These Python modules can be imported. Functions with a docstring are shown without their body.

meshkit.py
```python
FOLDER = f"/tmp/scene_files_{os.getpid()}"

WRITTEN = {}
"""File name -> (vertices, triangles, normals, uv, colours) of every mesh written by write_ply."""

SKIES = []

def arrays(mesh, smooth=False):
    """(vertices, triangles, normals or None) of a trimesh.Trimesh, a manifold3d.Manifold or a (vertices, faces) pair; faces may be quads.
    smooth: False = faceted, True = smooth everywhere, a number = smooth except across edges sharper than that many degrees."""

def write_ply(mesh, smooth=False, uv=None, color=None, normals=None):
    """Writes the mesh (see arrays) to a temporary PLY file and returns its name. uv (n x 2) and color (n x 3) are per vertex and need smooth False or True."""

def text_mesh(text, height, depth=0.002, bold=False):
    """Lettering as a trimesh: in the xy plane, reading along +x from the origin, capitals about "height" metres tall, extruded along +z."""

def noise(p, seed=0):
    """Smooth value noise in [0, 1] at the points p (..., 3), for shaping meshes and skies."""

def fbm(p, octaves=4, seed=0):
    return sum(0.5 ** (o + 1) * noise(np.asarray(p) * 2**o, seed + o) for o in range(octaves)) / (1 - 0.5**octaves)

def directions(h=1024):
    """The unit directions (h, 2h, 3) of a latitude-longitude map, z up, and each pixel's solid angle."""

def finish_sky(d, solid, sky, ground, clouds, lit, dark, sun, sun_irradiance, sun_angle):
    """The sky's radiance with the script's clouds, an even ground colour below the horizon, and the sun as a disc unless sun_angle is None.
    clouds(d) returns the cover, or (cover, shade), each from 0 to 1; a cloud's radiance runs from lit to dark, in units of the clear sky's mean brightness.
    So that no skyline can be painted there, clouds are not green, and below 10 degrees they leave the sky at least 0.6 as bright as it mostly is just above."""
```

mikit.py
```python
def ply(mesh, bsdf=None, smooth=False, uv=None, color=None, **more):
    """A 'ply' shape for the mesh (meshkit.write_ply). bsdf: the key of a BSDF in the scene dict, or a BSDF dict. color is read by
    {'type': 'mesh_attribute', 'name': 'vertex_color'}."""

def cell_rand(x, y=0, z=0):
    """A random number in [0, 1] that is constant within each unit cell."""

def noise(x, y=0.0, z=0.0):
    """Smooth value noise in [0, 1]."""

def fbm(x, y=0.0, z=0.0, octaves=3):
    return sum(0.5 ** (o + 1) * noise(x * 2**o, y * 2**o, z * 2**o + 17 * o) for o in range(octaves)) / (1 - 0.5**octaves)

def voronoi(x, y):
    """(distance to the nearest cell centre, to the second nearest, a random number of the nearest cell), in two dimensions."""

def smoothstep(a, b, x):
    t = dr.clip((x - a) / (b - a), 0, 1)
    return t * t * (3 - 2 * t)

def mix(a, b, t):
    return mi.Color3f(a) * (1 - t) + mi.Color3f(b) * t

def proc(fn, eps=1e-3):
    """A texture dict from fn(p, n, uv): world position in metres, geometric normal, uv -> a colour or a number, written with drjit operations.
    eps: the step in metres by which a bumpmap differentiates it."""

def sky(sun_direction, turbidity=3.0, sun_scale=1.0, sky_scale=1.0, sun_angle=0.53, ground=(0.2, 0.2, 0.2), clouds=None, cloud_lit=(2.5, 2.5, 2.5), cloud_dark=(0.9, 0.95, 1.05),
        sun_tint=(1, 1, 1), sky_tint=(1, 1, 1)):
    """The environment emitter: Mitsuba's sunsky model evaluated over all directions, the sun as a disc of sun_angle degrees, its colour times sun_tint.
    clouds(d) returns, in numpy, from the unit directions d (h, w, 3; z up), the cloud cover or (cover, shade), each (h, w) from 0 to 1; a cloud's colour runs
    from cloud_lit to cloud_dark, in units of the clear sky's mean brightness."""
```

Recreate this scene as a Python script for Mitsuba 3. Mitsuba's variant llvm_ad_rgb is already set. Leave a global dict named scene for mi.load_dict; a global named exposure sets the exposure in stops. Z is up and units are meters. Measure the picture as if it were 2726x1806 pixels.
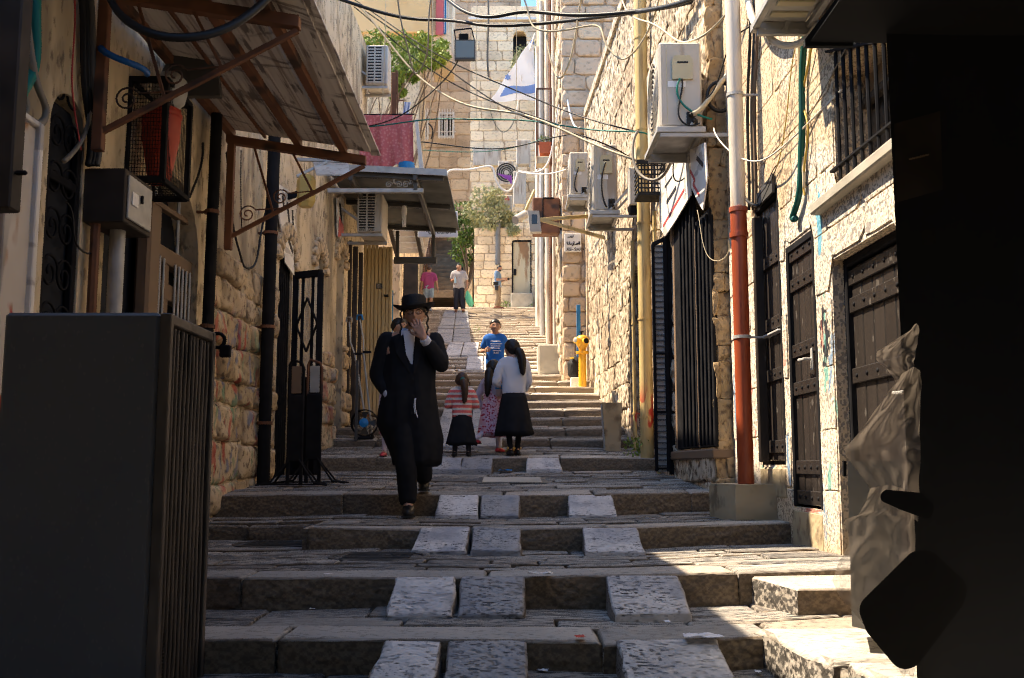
import math, random
import numpy as np, trimesh, drjit as dr, mitsuba as mi, mikit, meshkit
import manifold3d as m3
import shapely.geometry as sg, shapely.ops as so, shapely.affinity as sa
from mikit import noise, fbm, voronoi, cell_rand, smoothstep, mix
T = mi.ScalarTransform4f
pi = math.pi
# ---------------------------------------------------------------- camera, sky, exposure
EYE, FP, PITCH = 1.6, 2700.0, math.atan(337 / 2700)
scene, labels = {}, {}
scene['camera'] = {'type': 'perspective', 'fov': math.degrees(2 * math.atan(1363 / FP)), 'fov_axis': 'x', 'near_clip': 0.05, 'far_clip': 400.0,
                   'to_world': T().look_at([0, 0, EYE], [0, math.cos(PITCH), EYE + math.sin(PITCH)], [0, 0, 1])}
SUN = (-0.53, 0.13, 0.84)
scene['sky_light'] = mikit.sky(SUN, turbidity=3, sun_tint=(1.0, 0.985, 0.94), sky_scale=1.25, sun_scale=1.1, sky_tint=(0.96, 1.03, 1.05))
exposure = 3.15
# ---------------------------------------------------------------- measuring helpers: the ray through a pixel of the photograph (2726 x 1806)
cP, sP = math.cos(PITCH), math.sin(PITCH)
def ray(px, py):
    a, b = (px - 1363) / FP, (903 - py) / FP
    return np.array([a, cP - b * sP, sP + b * cP])
def D(px, py, y):                                  # point at depth y
    r = ray(px, py); t = y / r[1]
    return np.array([r[0] * t, y, EYE + r[2] * t])
def X(px, py, x):                                  # point at sideways position x
    r = ray(px, py); t = x / r[0]
    return np.array([x, r[1] * t, EYE + r[2] * t])
# ---------------------------------------------------------------- scene entries
def num(key):
    if key not in USED: USED.add(key); return key
    k = 1
    while f'{key}_{k:03d}' in USED: k += 1
    USED.add(f'{key}_{k:03d}'); return f'{key}_{k:03d}'
USED = set()
def thing(name, label, cat, group=None, kind=None):
    key = num(name); labels[key] = {'label': label, 'category': cat}
    if group: labels[key]['group'] = group
    if kind: labels[key]['kind'] = kind
    return key
def struct(name):
    key = num(name); labels[key] = {'kind': 'structure'}; return key
def put(key, mesh, mat, tint=None, smooth=False):
    if isinstance(mesh, list): mesh = cat(mesh)
    if not isinstance(mesh, trimesh.Trimesh):
        v, f, _ = meshkit.arrays(mesh); mesh = trimesh.Trimesh(v, f, process=False)
    if smooth not in (True, False): mesh = trimesh.graph.smooth_shade(mesh, angle=math.radians(smooth), facet_minarea=None); smooth = True
    n = len(mesh.vertices)
    uv = np.tile(np.array(tint if tint is not None else (0.5, 0.5), float), (n, 1)) if not hasattr(mesh, 'my_uv') else mesh.my_uv
    scene[key] = mikit.ply(mesh, 'mat_' + mat, smooth=smooth, uv=uv)
    return key
def part(parent, name, mesh, mat, tint=None, smooth=False, label=None, kind=None):
    key = num(parent + '__' + name)
    if label or kind: labels[key] = {k: v for k, v in (('label', label), ('kind', kind)) if v}
    return put(key, mesh, mat, tint, smooth)
def cat(ms): return trimesh.util.concatenate([m if isinstance(m, trimesh.Trimesh) else trimesh.Trimesh(*meshkit.arrays(m)[:2], process=False) for m in ms])
# ---------------------------------------------------------------- mesh makers
def tm(v, f): return trimesh.Trimesh(np.asarray(v, float), np.asarray(f, int), process=False)
def box(x0, x1, y0, y1, z0, z1, c=0.008):
    c = min(c, abs(x1 - x0) * .3, abs(y1 - y0) * .3, abs(z1 - z0) * .3)
    p = []
    for X_, a in ((x0, 1), (x1, -1)):
        for Y_, b in ((y0, 1), (y1, -1)):
            for Z_, d in ((z0, 1), (z1, -1)):
                p += [[X_ + a * c, Y_ + b * c, Z_], [X_ + a * c, Y_, Z_ + d * c], [X_, Y_ + b * c, Z_ + d * c]]
    return hull(p)
def hull(p):
    m = trimesh.convex.convex_hull(np.asarray(p, float)); return m
def frame(p, q, up=(0, 0, 1)):
    d = np.asarray(q, float) - p; L = np.linalg.norm(d); d /= L
    u = np.cross(d, up)
    if np.linalg.norm(u) < 1e-3: u = np.cross(d, (1, 0, 0))
    u /= np.linalg.norm(u); return d, u, np.cross(u, d), L
def bar(p, q, w, h, up=(0, 0, 1), c=0.15):
    d, u, v, L = frame(np.asarray(p, float), q, up); w /= 2; h /= 2; e = c * min(w, h)
    ring = [(w, h - e), (w - e, h), (e - w, h), (-w, h - e), (-w, e - h), (e - w, -h), (w - e, -h), (w, e - h)]
    return hull([np.asarray(s) + u * a + v * b for s in (p, q) for a, b in ring])
def tube(pts, r, seg=8, cap=True):
    pts = np.asarray(pts, float); n = len(pts); r = np.broadcast_to(r, n)
    t = np.gradient(pts, axis=0); t /= np.linalg.norm(t, axis=1, keepdims=True) + 1e-12
    u = np.cross(t[0], (0, 0, 1.0))
    if np.linalg.norm(u) < .05: u = np.cross(t[0], (1.0, 0, 0))
    rings = []; a = np.arange(seg) * 2 * pi / seg
    for i in range(n):
        u = u - t[i] * (u @ t[i]); u /= np.linalg.norm(u) + 1e-12; v = np.cross(t[i], u)
        rings.append(pts[i] + r[i] * (np.cos(a)[:, None] * u + np.sin(a)[:, None] * v))
    v = np.vstack(rings + [pts[:1], pts[-1:]]); f = []; k = np.arange(seg); k1 = (k + 1) % seg
    for i in range(n - 1):
        b = i * seg; f += list(np.stack([b + k, b + k1, b + seg + k1], 1)) + list(np.stack([b + k, b + seg + k1, b + seg + k], 1))
    if cap:
        f += list(np.stack([k1, k, k * 0 + n * seg], 1)) + list(np.stack([(n - 1) * seg + k, (n - 1) * seg + k1, k * 0 + n * seg + 1], 1))
    return tm(v, np.array(f))
def spline(pts, n=8):
    from scipy.interpolate import CubicSpline
    p = np.asarray(pts, float)
    if len(p) < 3: return np.linspace(p[0], p[-1], max(2, n))
    s = np.r_[0, np.cumsum(np.linalg.norm(np.diff(p, axis=0), axis=1) ** .7)]
    return CubicSpline(s, p)(np.linspace(0, s[-1], n * (len(p) - 1) + 1))
def sag(p, q, d, n=20, wob=0.0, seed=0):
    t = np.linspace(0, 1, n)[:, None]; c = np.asarray(p) * (1 - t) + np.asarray(q) * t
    c[:, 2] -= d * 4 * (t * (1 - t))[:, 0]
    if wob: c += (np.stack([meshkit.noise(np.c_[t[:, 0] * 7, t[:, 0] * 0 + k, t[:, 0] * 0 + seed], seed) for k in range(3)], 1) - .5) * wob * np.sqrt(np.clip(4 * t * (1 - t), 0, 1))
    return c
def lathe(prof, seg=24, at=(0, 0, 0)):
    prof = np.asarray(prof, float); a = np.arange(seg) * 2 * pi / seg; k = np.arange(seg); k1 = (k + 1) % seg
    v = np.vstack([np.c_[r * np.cos(a), r * np.sin(a), a * 0 + z] for r, z in prof]) + at; f = []
    for i in range(len(prof) - 1):
        b = i * seg; f += list(np.stack([b + k, b + k1, b + seg + k1], 1)) + list(np.stack([b + k, b + seg + k1, b + seg + k], 1))
    return tm(v, f)
def extr(poly, h0, h1, fn):
    """shapely polygon in (s, z), from out h0 to h1, mapped by fn(s, z, o)"""
    ms = []
    for g in getattr(poly, 'geoms', [poly]):
        if g.geom_type != 'Polygon' or g.area < 1e-6: continue
        m = trimesh.creation.extrude_polygon(g, h1 - h0, engine='earcut')
        v = m.vertices; m = tm(fn(v[:, 0], v[:, 1], v[:, 2] + h0), m.faces)
        if m.volume < 0: m.invert()
        ms.append(m)
    return cat(ms)
def pillow(poly, h, fn, rng, rough=.012, r=.02, res=.11, flat=False, freq=8):
    """a stone: polygon in wall coordinates -> rounded, displaced block standing h proud of the wall"""
    poly = poly.buffer(-r * .7).buffer(r * .7)
    if poly.is_empty: return None
    if poly.geom_type != 'Polygon': poly = max(poly.geoms, key=lambda g: g.area)
    n = int(np.clip(poly.exterior.length / res, 10, 26))
    b = np.array([poly.exterior.interpolate(i / n, normalized=True).coords[0] for i in range(n)])
    if not poly.exterior.is_ccw: b = b[::-1]
    c = np.array(poly.centroid.coords[0]); d = b - c; L = np.linalg.norm(d, axis=1, keepdims=True) + 1e-9
    rings, o = [], []
    for ins, hh in ((0, -.03), (0, h * .45), (r * .6, h * .85), (r * 1.6, h)):
        rings.append(c + d * np.maximum(1 - ins / L, .55)); o.append(np.full(n, hh))
    inner = (.45,) if flat else (.72, .48, .24)
    for q_ in inner: rings.append(c + d * np.minimum(q_, np.maximum(1 - r * 1.7 / L, .5))); o.append(np.full(n, h * (1.0 if flat else 1.08)))
    nr = len(rings)
    seed = int(rng.integers(1e6)); P = np.vstack(rings + [c[None]]); O = np.concatenate(o + [[h * (1.0 if flat else 1.1)]])
    nz = meshkit.fbm(np.c_[P * freq, np.full(len(P), seed * .37)], 3, seed % 97) - .5
    O = O + np.where(O > h * .5, nz * rough * 2.2, 0); P[n:] += (meshkit.noise(np.c_[P[n:] * 9, P[n:, :1] * 0 + 5], seed % 89) - .5)[:, None] * rough * .8
    k = np.arange(n); k1 = (k + 1) % n; f = []
    for i in range(nr - 1):
        a0 = i * n; f += list(np.stack([a0 + k, a0 + k1, a0 + n + k1], 1)) + list(np.stack([a0 + k, a0 + n + k1, a0 + n + k], 1))
    f += list(np.stack([(nr - 1) * n + k, (nr - 1) * n + k1, k * 0 + nr * n], 1))
    m = tm(fn(P[:, 0], P[:, 1], O), f); 
    return m
def fixn(m, out):                                  # faces outward along the given direction on balance
    if m is None: return None
    if (m.face_normals * m.area_faces[:, None]).sum(0) @ np.asarray(out) < 0: m.invert()
    return m
class Wall:
    """a wall in plan along a polyline; (s, z, o) = metres along it, absolute height, metres proud of it towards the street"""
    def __init__(w, pts, side):
        w.p = np.asarray(pts, float); d = np.diff(w.p, axis=0); w.L = np.linalg.norm(d, axis=1); w.t = d / w.L[:, None]
        w.S = np.r_[0, np.cumsum(w.L)]; w.n = np.c_[-w.t[:, 1], w.t[:, 0]] * side
    def at(w, s, z, o=0):
        s = np.asarray(s, float); i = np.clip(np.searchsorted(w.S, s, side='right') - 1, 0, len(w.L) - 1)
        xy = w.p[i] + w.t[i] * (s - w.S[i])[..., None] + w.n[i] * np.asarray(o, float)[..., None]
        return np.concatenate([xy, np.broadcast_to(np.asarray(z, float), s.shape)[..., None]], -1)
    def hit(w, px, py, o=0):
        r = ray(px, py); best = None
        for i in range(len(w.L)):
            a = w.p[i] + w.n[i] * o; A = np.array([[r[0], -w.t[i][0]], [r[1], -w.t[i][1]]])
            if abs(np.linalg.det(A)) < 1e-9: continue
            t, s = np.linalg.solve(A, a)
            if t > 0 and (-.01 <= s <= w.L[i] + .01 or best is None or (i == len(w.L) - 1 and s > 0)): best = (w.S[i] + s, EYE + r[2] * t)
        return best
    def pt(w, px, py, o=0):
        s, z = w.hit(px, py, o); return w.at(np.array(s), z, np.array(o))
    def box(w, s0, s1, z0, z1, o0, o1, c=.006):
        m = box(s0, s1, z0, z1, o0, o1, c); v = m.vertices; m = tm(w.at(v[:, 0], v[:, 1], v[:, 2]), m.faces)
        if m.volume < 0: m.invert()
        return m
    def slab(w, poly, o0, o1): return extr(poly, o0, o1, w.at)
def rect(a, b, c, d): return sg.box(a, c, b, d)    # s0, s1, z0, z1
def arch(s0, s1, z0, z1, n=14, pointed=0):
    """opening with a round (or slightly pointed) head that springs at z1"""
    c, r = (s0 + s1) / 2, (s1 - s0) / 2
    return sg.Polygon([(s0, z0), (s1, z0)] + [(c + r * math.cos(a), z1 + r * (1 + pointed) * math.sin(a)) for a in np.linspace(0, pi, n)])
def cells(region, rowh, wid, gap, jit, rng, rect_only=False):
    """stones of a coursed wall: list of polygons inside the region"""
    x0, z0, x1, z1 = region.bounds; out = []; z = z0; prep = region
    rows = [z0]
    while rows[-1] < z1: rows.append(rows[-1] + rng.uniform(*rowh))
    def wob(x, j): return (meshkit.noise(np.array([[x * .9, j * 3.7, 1.3]]), 5)[0] - .5) * 2 * jit
    for j in range(len(rows) - 1):
        x = x0 - rng.uniform(0, wid[0])
        cut = []
        while x < x1 + wid[1]: cut.append(x); x += rng.uniform(*wid)
        for a, b in zip(cut, cut[1:]):
            if rect_only: q = [(a, rows[j]), (b, rows[j]), (b, rows[j + 1]), (a, rows[j + 1])]
            else:
                q = [(a + wob(a + 9, j) * .8, rows[j] + wob(a, j)), (b + wob(b + 9, j) * .8, rows[j] + wob(b, j)), (b + wob(b + 9, j + .5) * .8, rows[j + 1] + wob(b, j + 1)), (a + wob(a + 9, j + .5) * .8, rows[j + 1] + wob(a, j + 1))]
            g = sg.Polygon(q).buffer(-gap / 2)
            if g.is_empty: continue
            if not prep.contains(g): g = g.intersection(region)
            if g.is_empty: continue
            if g.geom_type != 'Polygon': g = max(getattr(g, 'geoms', [g]), key=lambda q: q.area)
            if g.geom_type != 'Polygon' or g.area < .25 * rowh[0] * wid[0]: continue
            out.append(g)
    return out
CAM = np.array([0, 0, EYE])
def emit_pieces(parent, name, pieces, limit=290, stuff='rubble', maxdist=1e9):
    """pieces: (mesh, material, tint); the nearest are parts, the rest one part of kind stuff per material"""
    pieces = [p for p in pieces if p[0] is not None]
    def seen(m):
        c = m.vertices.mean(0) - CAM; w = c[1] * cP + c[2] * sP
        return w > .1 and abs(c[0] / w) < .53 and abs((c[2] * cP - c[1] * sP) / w) < .36
    vis = [(np.linalg.norm(p[0].vertices.mean(0) - CAM) + (0 if seen(p[0]) else 1000), i) for i, p in enumerate(pieces)]
    vis.sort(); rest = {}
    for r, (dist, i) in enumerate(vis):
        m, mat, tint = pieces[i]
        if r < limit and dist < min(900, maxdist): part(parent, name, m, mat, tint, smooth=40 if len(m.faces) < 60 else True)
        else: rest.setdefault(mat, []).append((m, tint))
    for mat, ms in rest.items():
        m = cat([q for q, _ in ms]); m.my_uv = np.vstack([np.tile(np.asarray(t, float), (len(q.vertices), 1)) for q, t in ms])
        part(parent, stuff, m, mat, smooth=True, kind='stuff')
# ---------------------------------------------------------------- materials
def C(*a): return mi.Color3f(*a)
def M(name, col, rough=.8, bump=None, two=True, eps=2e-3, **kw):
    c = mikit.proc(col) if callable(col) else {'type': 'rgb', 'value': list(col)}
    b = {'type': 'principled', 'base_color': c, 'roughness': rough, 'specular': kw.pop('specular', .3), **kw}
    if bump: b = {'type': 'bumpmap', 'arbitrary': mikit.proc(bump, eps), 'scale': 1.0, 'bsdf': b}
    scene['mat_' + name] = {'type': 'twosided', 'bsdf': b} if two else b
def shade(a, b, s=6.0, sz=None):                    # two tones of the same worn surface
    return lambda p, n, uv: mix(a, b, dr.clip(fbm(p.x * s, p.y * s, p.z * (sz or s), 3) * 1.4 - .2, 0, 1))
def sstep(lo, hi, *x): return smoothstep(lo, hi, fbm(*x))
def paving_c(p, n, uv):                             # uv.y: 0 smooth worn kerb .. 1 chiselled; 2 paler stone of the upper flight, sunlit tops and shaded risers painted in
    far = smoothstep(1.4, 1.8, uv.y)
    b = mix((.13, .124, .118), (.37, .342, .30), uv.x); b = mix(b, (.31, .235, .165), sstep(.5, .8, p.x * .9, p.y * .9, uv.x * 20, 2) * .5)
    f = fbm(p.x * 17, p.y * 85, p.z * 30, 3); pit = smoothstep(.44, .60, f) * smoothstep(.2, .6, uv.y) * (1 - far)
    g2 = sstep(.50, .78, p.x * 38, p.y * 60, p.z * 60, 4); pit = dr.maximum(pit, g2 * (.85 - .3 * uv.x))
    top = mix(b * 1.15, (.03, .031, .034), dr.clip(pit, 0, 1) * .9) * (.72 + .5 * fbm(p.x * 2.3, p.y * 2.3, p.z * 2.3, 4))
    g = fbm(p.x * 62, p.y * 62, p.z * 62, 4)
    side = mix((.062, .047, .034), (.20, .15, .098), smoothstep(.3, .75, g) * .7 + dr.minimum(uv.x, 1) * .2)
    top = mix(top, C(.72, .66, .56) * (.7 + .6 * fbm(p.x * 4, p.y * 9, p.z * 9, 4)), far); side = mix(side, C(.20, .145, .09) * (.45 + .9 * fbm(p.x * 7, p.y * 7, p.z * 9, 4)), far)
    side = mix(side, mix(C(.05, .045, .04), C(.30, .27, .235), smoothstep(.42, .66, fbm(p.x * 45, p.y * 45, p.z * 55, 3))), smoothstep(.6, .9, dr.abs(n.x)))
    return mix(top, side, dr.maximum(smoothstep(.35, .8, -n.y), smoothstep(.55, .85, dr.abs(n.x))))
def paving_b(p, n, uv): return .014 * fbm(p.x * 17, p.y * 85, p.z * 30, 3) + .006 * noise(p.x * 37, p.y * 37, p.z * 37)
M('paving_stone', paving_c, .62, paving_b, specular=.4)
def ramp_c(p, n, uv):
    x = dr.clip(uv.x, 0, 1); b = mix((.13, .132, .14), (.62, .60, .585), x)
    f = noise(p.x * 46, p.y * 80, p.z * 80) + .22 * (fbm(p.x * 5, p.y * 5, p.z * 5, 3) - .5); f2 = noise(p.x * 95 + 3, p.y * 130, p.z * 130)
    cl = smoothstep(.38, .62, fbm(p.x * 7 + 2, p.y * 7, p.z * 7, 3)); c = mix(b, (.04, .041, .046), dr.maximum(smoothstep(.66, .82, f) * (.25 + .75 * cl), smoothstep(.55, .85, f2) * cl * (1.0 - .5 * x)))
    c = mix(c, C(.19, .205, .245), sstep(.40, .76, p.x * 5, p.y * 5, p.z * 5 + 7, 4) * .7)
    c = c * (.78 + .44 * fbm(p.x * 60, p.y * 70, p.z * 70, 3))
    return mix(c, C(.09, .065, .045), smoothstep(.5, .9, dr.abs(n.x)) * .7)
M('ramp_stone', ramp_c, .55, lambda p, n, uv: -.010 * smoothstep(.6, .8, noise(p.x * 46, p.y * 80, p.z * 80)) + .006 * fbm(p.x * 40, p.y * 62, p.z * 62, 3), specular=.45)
def streaks(p, sx, sz, seed, lo, hi):              # vertical runs of spray paint
    w = fbm(p.y * 2.3 + seed, p.z * 1.7, 3.1, 2)
    return smoothstep(lo, hi, fbm(p.y * sx + w * 2.5, p.z * sz + w * 2 + seed, seed * 1.7, 3))
def rubble_c(p, n, uv):
    t = .45 * uv.x + .75 * fbm(p.x * 3, p.y * 3, p.z * 3, 3) - .12
    c = mix((.27, .18, .092), (.66, .505, .30), dr.clip(t, 0, 1)); c = mix(c, (.56, .45, .32), uv.y * .5)
    c = mix(c, (.075, .052, .035), sstep(.48, .76, p.x * 36, p.y * 36, p.z * 20, 4) * .75)
    c = mix(c, (.11, .085, .06), smoothstep(.58, .75, fbm(p.x * 1.1 + 9, p.y * 1.1, p.z * .8, 2)) * .45)
    zone = smoothstep(7.95, 8.1, p.y) * smoothstep(9.7, 9.3, p.y) * smoothstep(3.05, 2.7, p.z) * smoothstep(1.1, 1.5, p.z) * smoothstep(-2, -2.2, p.x)
    far = smoothstep(11.0, 11.3, p.y) * smoothstep(13.4, 13.0, p.y) * smoothstep(3.3, 2.9, p.z) * smoothstep(-1.9, -2.1, p.x) * .6
    zone = dr.maximum(zone, far)
    c = mix(c, (.045, .21, .13), zone * streaks(p, 12, 4.5, 3.3, .57, .68) * .6)
    c = mix(c, (.05, .11, .24), zone * streaks(p, 11, 5, 8.1, .60, .70) * .6)
    c = mix(c, (.36, .035, .03), zone * streaks(p, 13, 4, 14.2, .60, .68) * .7)
    return c
def rubble_b(p, n, uv): return .024 * fbm(p.x * 9, p.y * 9, p.z * 7, 4) + .010 * noise(p.x * 42, p.y * 42, p.z * 30)
M('rubble_stone', rubble_c, .85, rubble_b)
def cream_c(p, n, uv):                             # paler, pitted limestone of the sunny side
    t = .4 * uv.x + .7 * fbm(p.x * 3, p.y * 3, p.z * 3, 3) - .1
    c = mix((.36, .28, .185), (.68, .59, .455), dr.clip(t, 0, 1))
    c = mix(c, (.10, .066, .04), sstep(.45, .66, p.x * 30, p.y * 30, p.z * 13, 4) * .85)
    c = mix(c, (.27, .19, .12), smoothstep(.6, .75, fbm(p.x * 1.3 + 4, p.y * 1.3, p.z * .9, 2)) * .35)
    red = smoothstep(10.5, 11.2, p.y) * smoothstep(14, 12.5, p.y) * smoothstep(3.2, 2.8, p.z) * smoothstep(.6, 1.2, p.x)
    return mix(c, (.34, .09, .08), red * streaks(p, 5, 2, 5.5, .6, .66) * .6)
def cream_b(p, n, uv): return .038 * fbm(p.x * 13, p.y * 13, p.z * 7, 4) + .016 * noise(p.x * 34, p.y * 34, p.z * 22)
M('pitted_limestone', cream_c, .85, cream_b)
def ell(p, y, z, ry, rz): return dr.sqrt(dr.square((p.y - y) / ry) + dr.square((p.z - z) / rz))
def ashlar_c(p, n, uv):                            # bush-hammered blocks, lower part washed white and sprayed
    c = mix((.46, .35, .225), (.60, .49, .345), dr.clip(uv.x * .6 + .6 * fbm(p.y * 2, p.z * 2, 1, 2) - .1, 0, 1))
    w = smoothstep(.42, .55, fbm(p.y * 1.4, p.z * .9, 7.7, 3) + .30 * smoothstep(3.9, 2.9, p.z) - .10 - .18 * smoothstep(1.6, .8, p.z) - .1)
    c = mix(c, (.66, .62, .55), w * .5 * smoothstep(.4, .9, -n.x))
    pit = dr.maximum(smoothstep(.56, .68, noise(p.y * 88, p.z * 88, p.x * 88)), smoothstep(.62, .74, noise(p.y * 44 + 5, p.z * 44, p.x * 44)))
    c = mix(c, mix((.12, .085, .06), (.10, .10, .11), w), pit * .68)
    z = smoothstep(.3, .8, -n.x)
    c = mix(c, (.03, .29, .26), z * smoothstep(.05, .035, dr.abs(p.y - 6.14 + .05 * noise(p.z * 4)) * (1 + .0 * p.z)) * smoothstep(.5, .62, noise(p.y * 30, p.z * 14, 2)) * .7 * smoothstep(2.75, 2.6, p.z) * smoothstep(1.95, 2.05, p.z))
    c = mix(c, (.03, .27, .42), z * smoothstep(1.0, .85, ell(p, 6.13, 3.08, .06, .24) + 1.1 * noise(p.y * 26, p.z * 12, 4) - .4) * .8)
    c = mix(c, (.02, .02, .025), z * smoothstep(1.0, .9, ell(p, 6.12, 2.38, .12, .20) + .35 * noise(p.y * 40, p.z * 40, 4) - .15) * smoothstep(.3, .45, noise(p.y * 50, p.z * 26, 4)))
    lowz = smoothstep(2.6, 2.2, p.z) * smoothstep(1.0, 1.3, p.z) * z
    c = mix(c, (.03, .16, .33), lowz * streaks(p, 9, 3.5, 2.2, .66, .70) * .7); c = mix(c, (.05, .30, .27), lowz * streaks(p, 9, 3, 9.2, .67, .71) * .7); c = mix(c, (.40, .06, .04), lowz * streaks(p, 9, 3, 12.9, .68, .71) * .7)
    return mix(c, (.42, .27, .12), smoothstep(1.25, .95, p.z + .5 * noise(p.y * 5, p.z * 5, 3) - .1) * .6)
M('bush_hammered_stone', ashlar_c, .85, lambda p, n, uv: .008 * fbm(p.y * 62, p.z * 62, p.x * 62, 2))
def plaster_c(p, n, uv):
    c = mix((.49, .37, .21), (.70, .575, .385), fbm(p.x * 1.6, p.y * 1.6, p.z * .8, 3) * .8 + uv.x * .3); c = mix(c, (.55, .52, .47), uv.y * .4)
    c = mix(c, (.17, .115, .07), sstep(.46, .80, p.x * 9, p.y * 9, p.z * 3.2, 4) * .6)
    c = mix(c, (.05, .04, .035), sstep(.56, .74, p.x * 24 + 3, p.y * 24, p.z * 10, 4) * .6)
    c = mix(c, (.10, .078, .055), sstep(.50, .74, p.x * 3, p.y * 3, p.z * .45, 4) * .65)
    return mix(c, (.12, .115, .11), smoothstep(.5, .8, fbm(p.x + 3, p.y * 1.2, p.z * .5, 3)) * .5)
M('old_plaster', plaster_c, .85, lambda p, n, uv: .03 * fbm(p.x * 5, p.y * 5, p.z * 3, 4) + .008 * noise(p.x * 40, p.y * 40, p.z * 30))
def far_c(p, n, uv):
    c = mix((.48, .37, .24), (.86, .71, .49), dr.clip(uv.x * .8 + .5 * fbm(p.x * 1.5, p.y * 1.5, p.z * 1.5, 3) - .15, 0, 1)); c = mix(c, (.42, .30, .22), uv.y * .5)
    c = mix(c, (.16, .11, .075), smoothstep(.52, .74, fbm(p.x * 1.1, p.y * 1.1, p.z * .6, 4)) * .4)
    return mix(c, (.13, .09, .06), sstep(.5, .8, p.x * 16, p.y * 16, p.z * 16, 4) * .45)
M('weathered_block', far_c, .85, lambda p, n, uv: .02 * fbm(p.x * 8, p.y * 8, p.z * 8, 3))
def board_c(p, n, uv):                             # bleached plywood with mould, grain along the street
    c = mix((.50, .455, .415), (.72, .68, .63), fbm(p.x * 40, p.y * 1.5, 3, 3) * .7 + .4 * fbm(p.x * 3, p.y * 2, 1, 2) - .1)
    c = mix(c, (.20, .12, .075), sstep(.50, .72, p.x * 34, p.y * .8, 9, 3) * .6)
    m = sstep(.56, .80, p.x * 2.6, p.y * 10 + fbm(p.x * 2, p.y * 2, 4, 2) * 4, 6, 4); m = dr.maximum(m, sstep(.58, .76, p.x * 22, p.y * 3.0, 2, 4))
    c = mix(c, (.075, .055, .05), m * .8)
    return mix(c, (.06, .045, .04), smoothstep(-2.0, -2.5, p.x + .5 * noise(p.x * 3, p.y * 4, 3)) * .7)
M('mouldy_board', board_c, .8)
def plank_c(p, n, uv):
    c = mix((.028, .022, .020), (.075, .060, .052), uv.x * .5 + .6 * fbm(p.x * 30, p.y * 30, p.z * 2.5, 3))
    return mix(c, (.30, .27, .24), smoothstep(.70, .78, fbm(p.x * 26, p.y * 26, p.z * 10, 3)) * .6)
M('dark_stair', shade((.12, .08, .05), (.24, .17, .105), 5), .85); M('dark_plank', lambda p, n, uv: plank_c(p, n, uv) * .38, .42, specular=.5)
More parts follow.
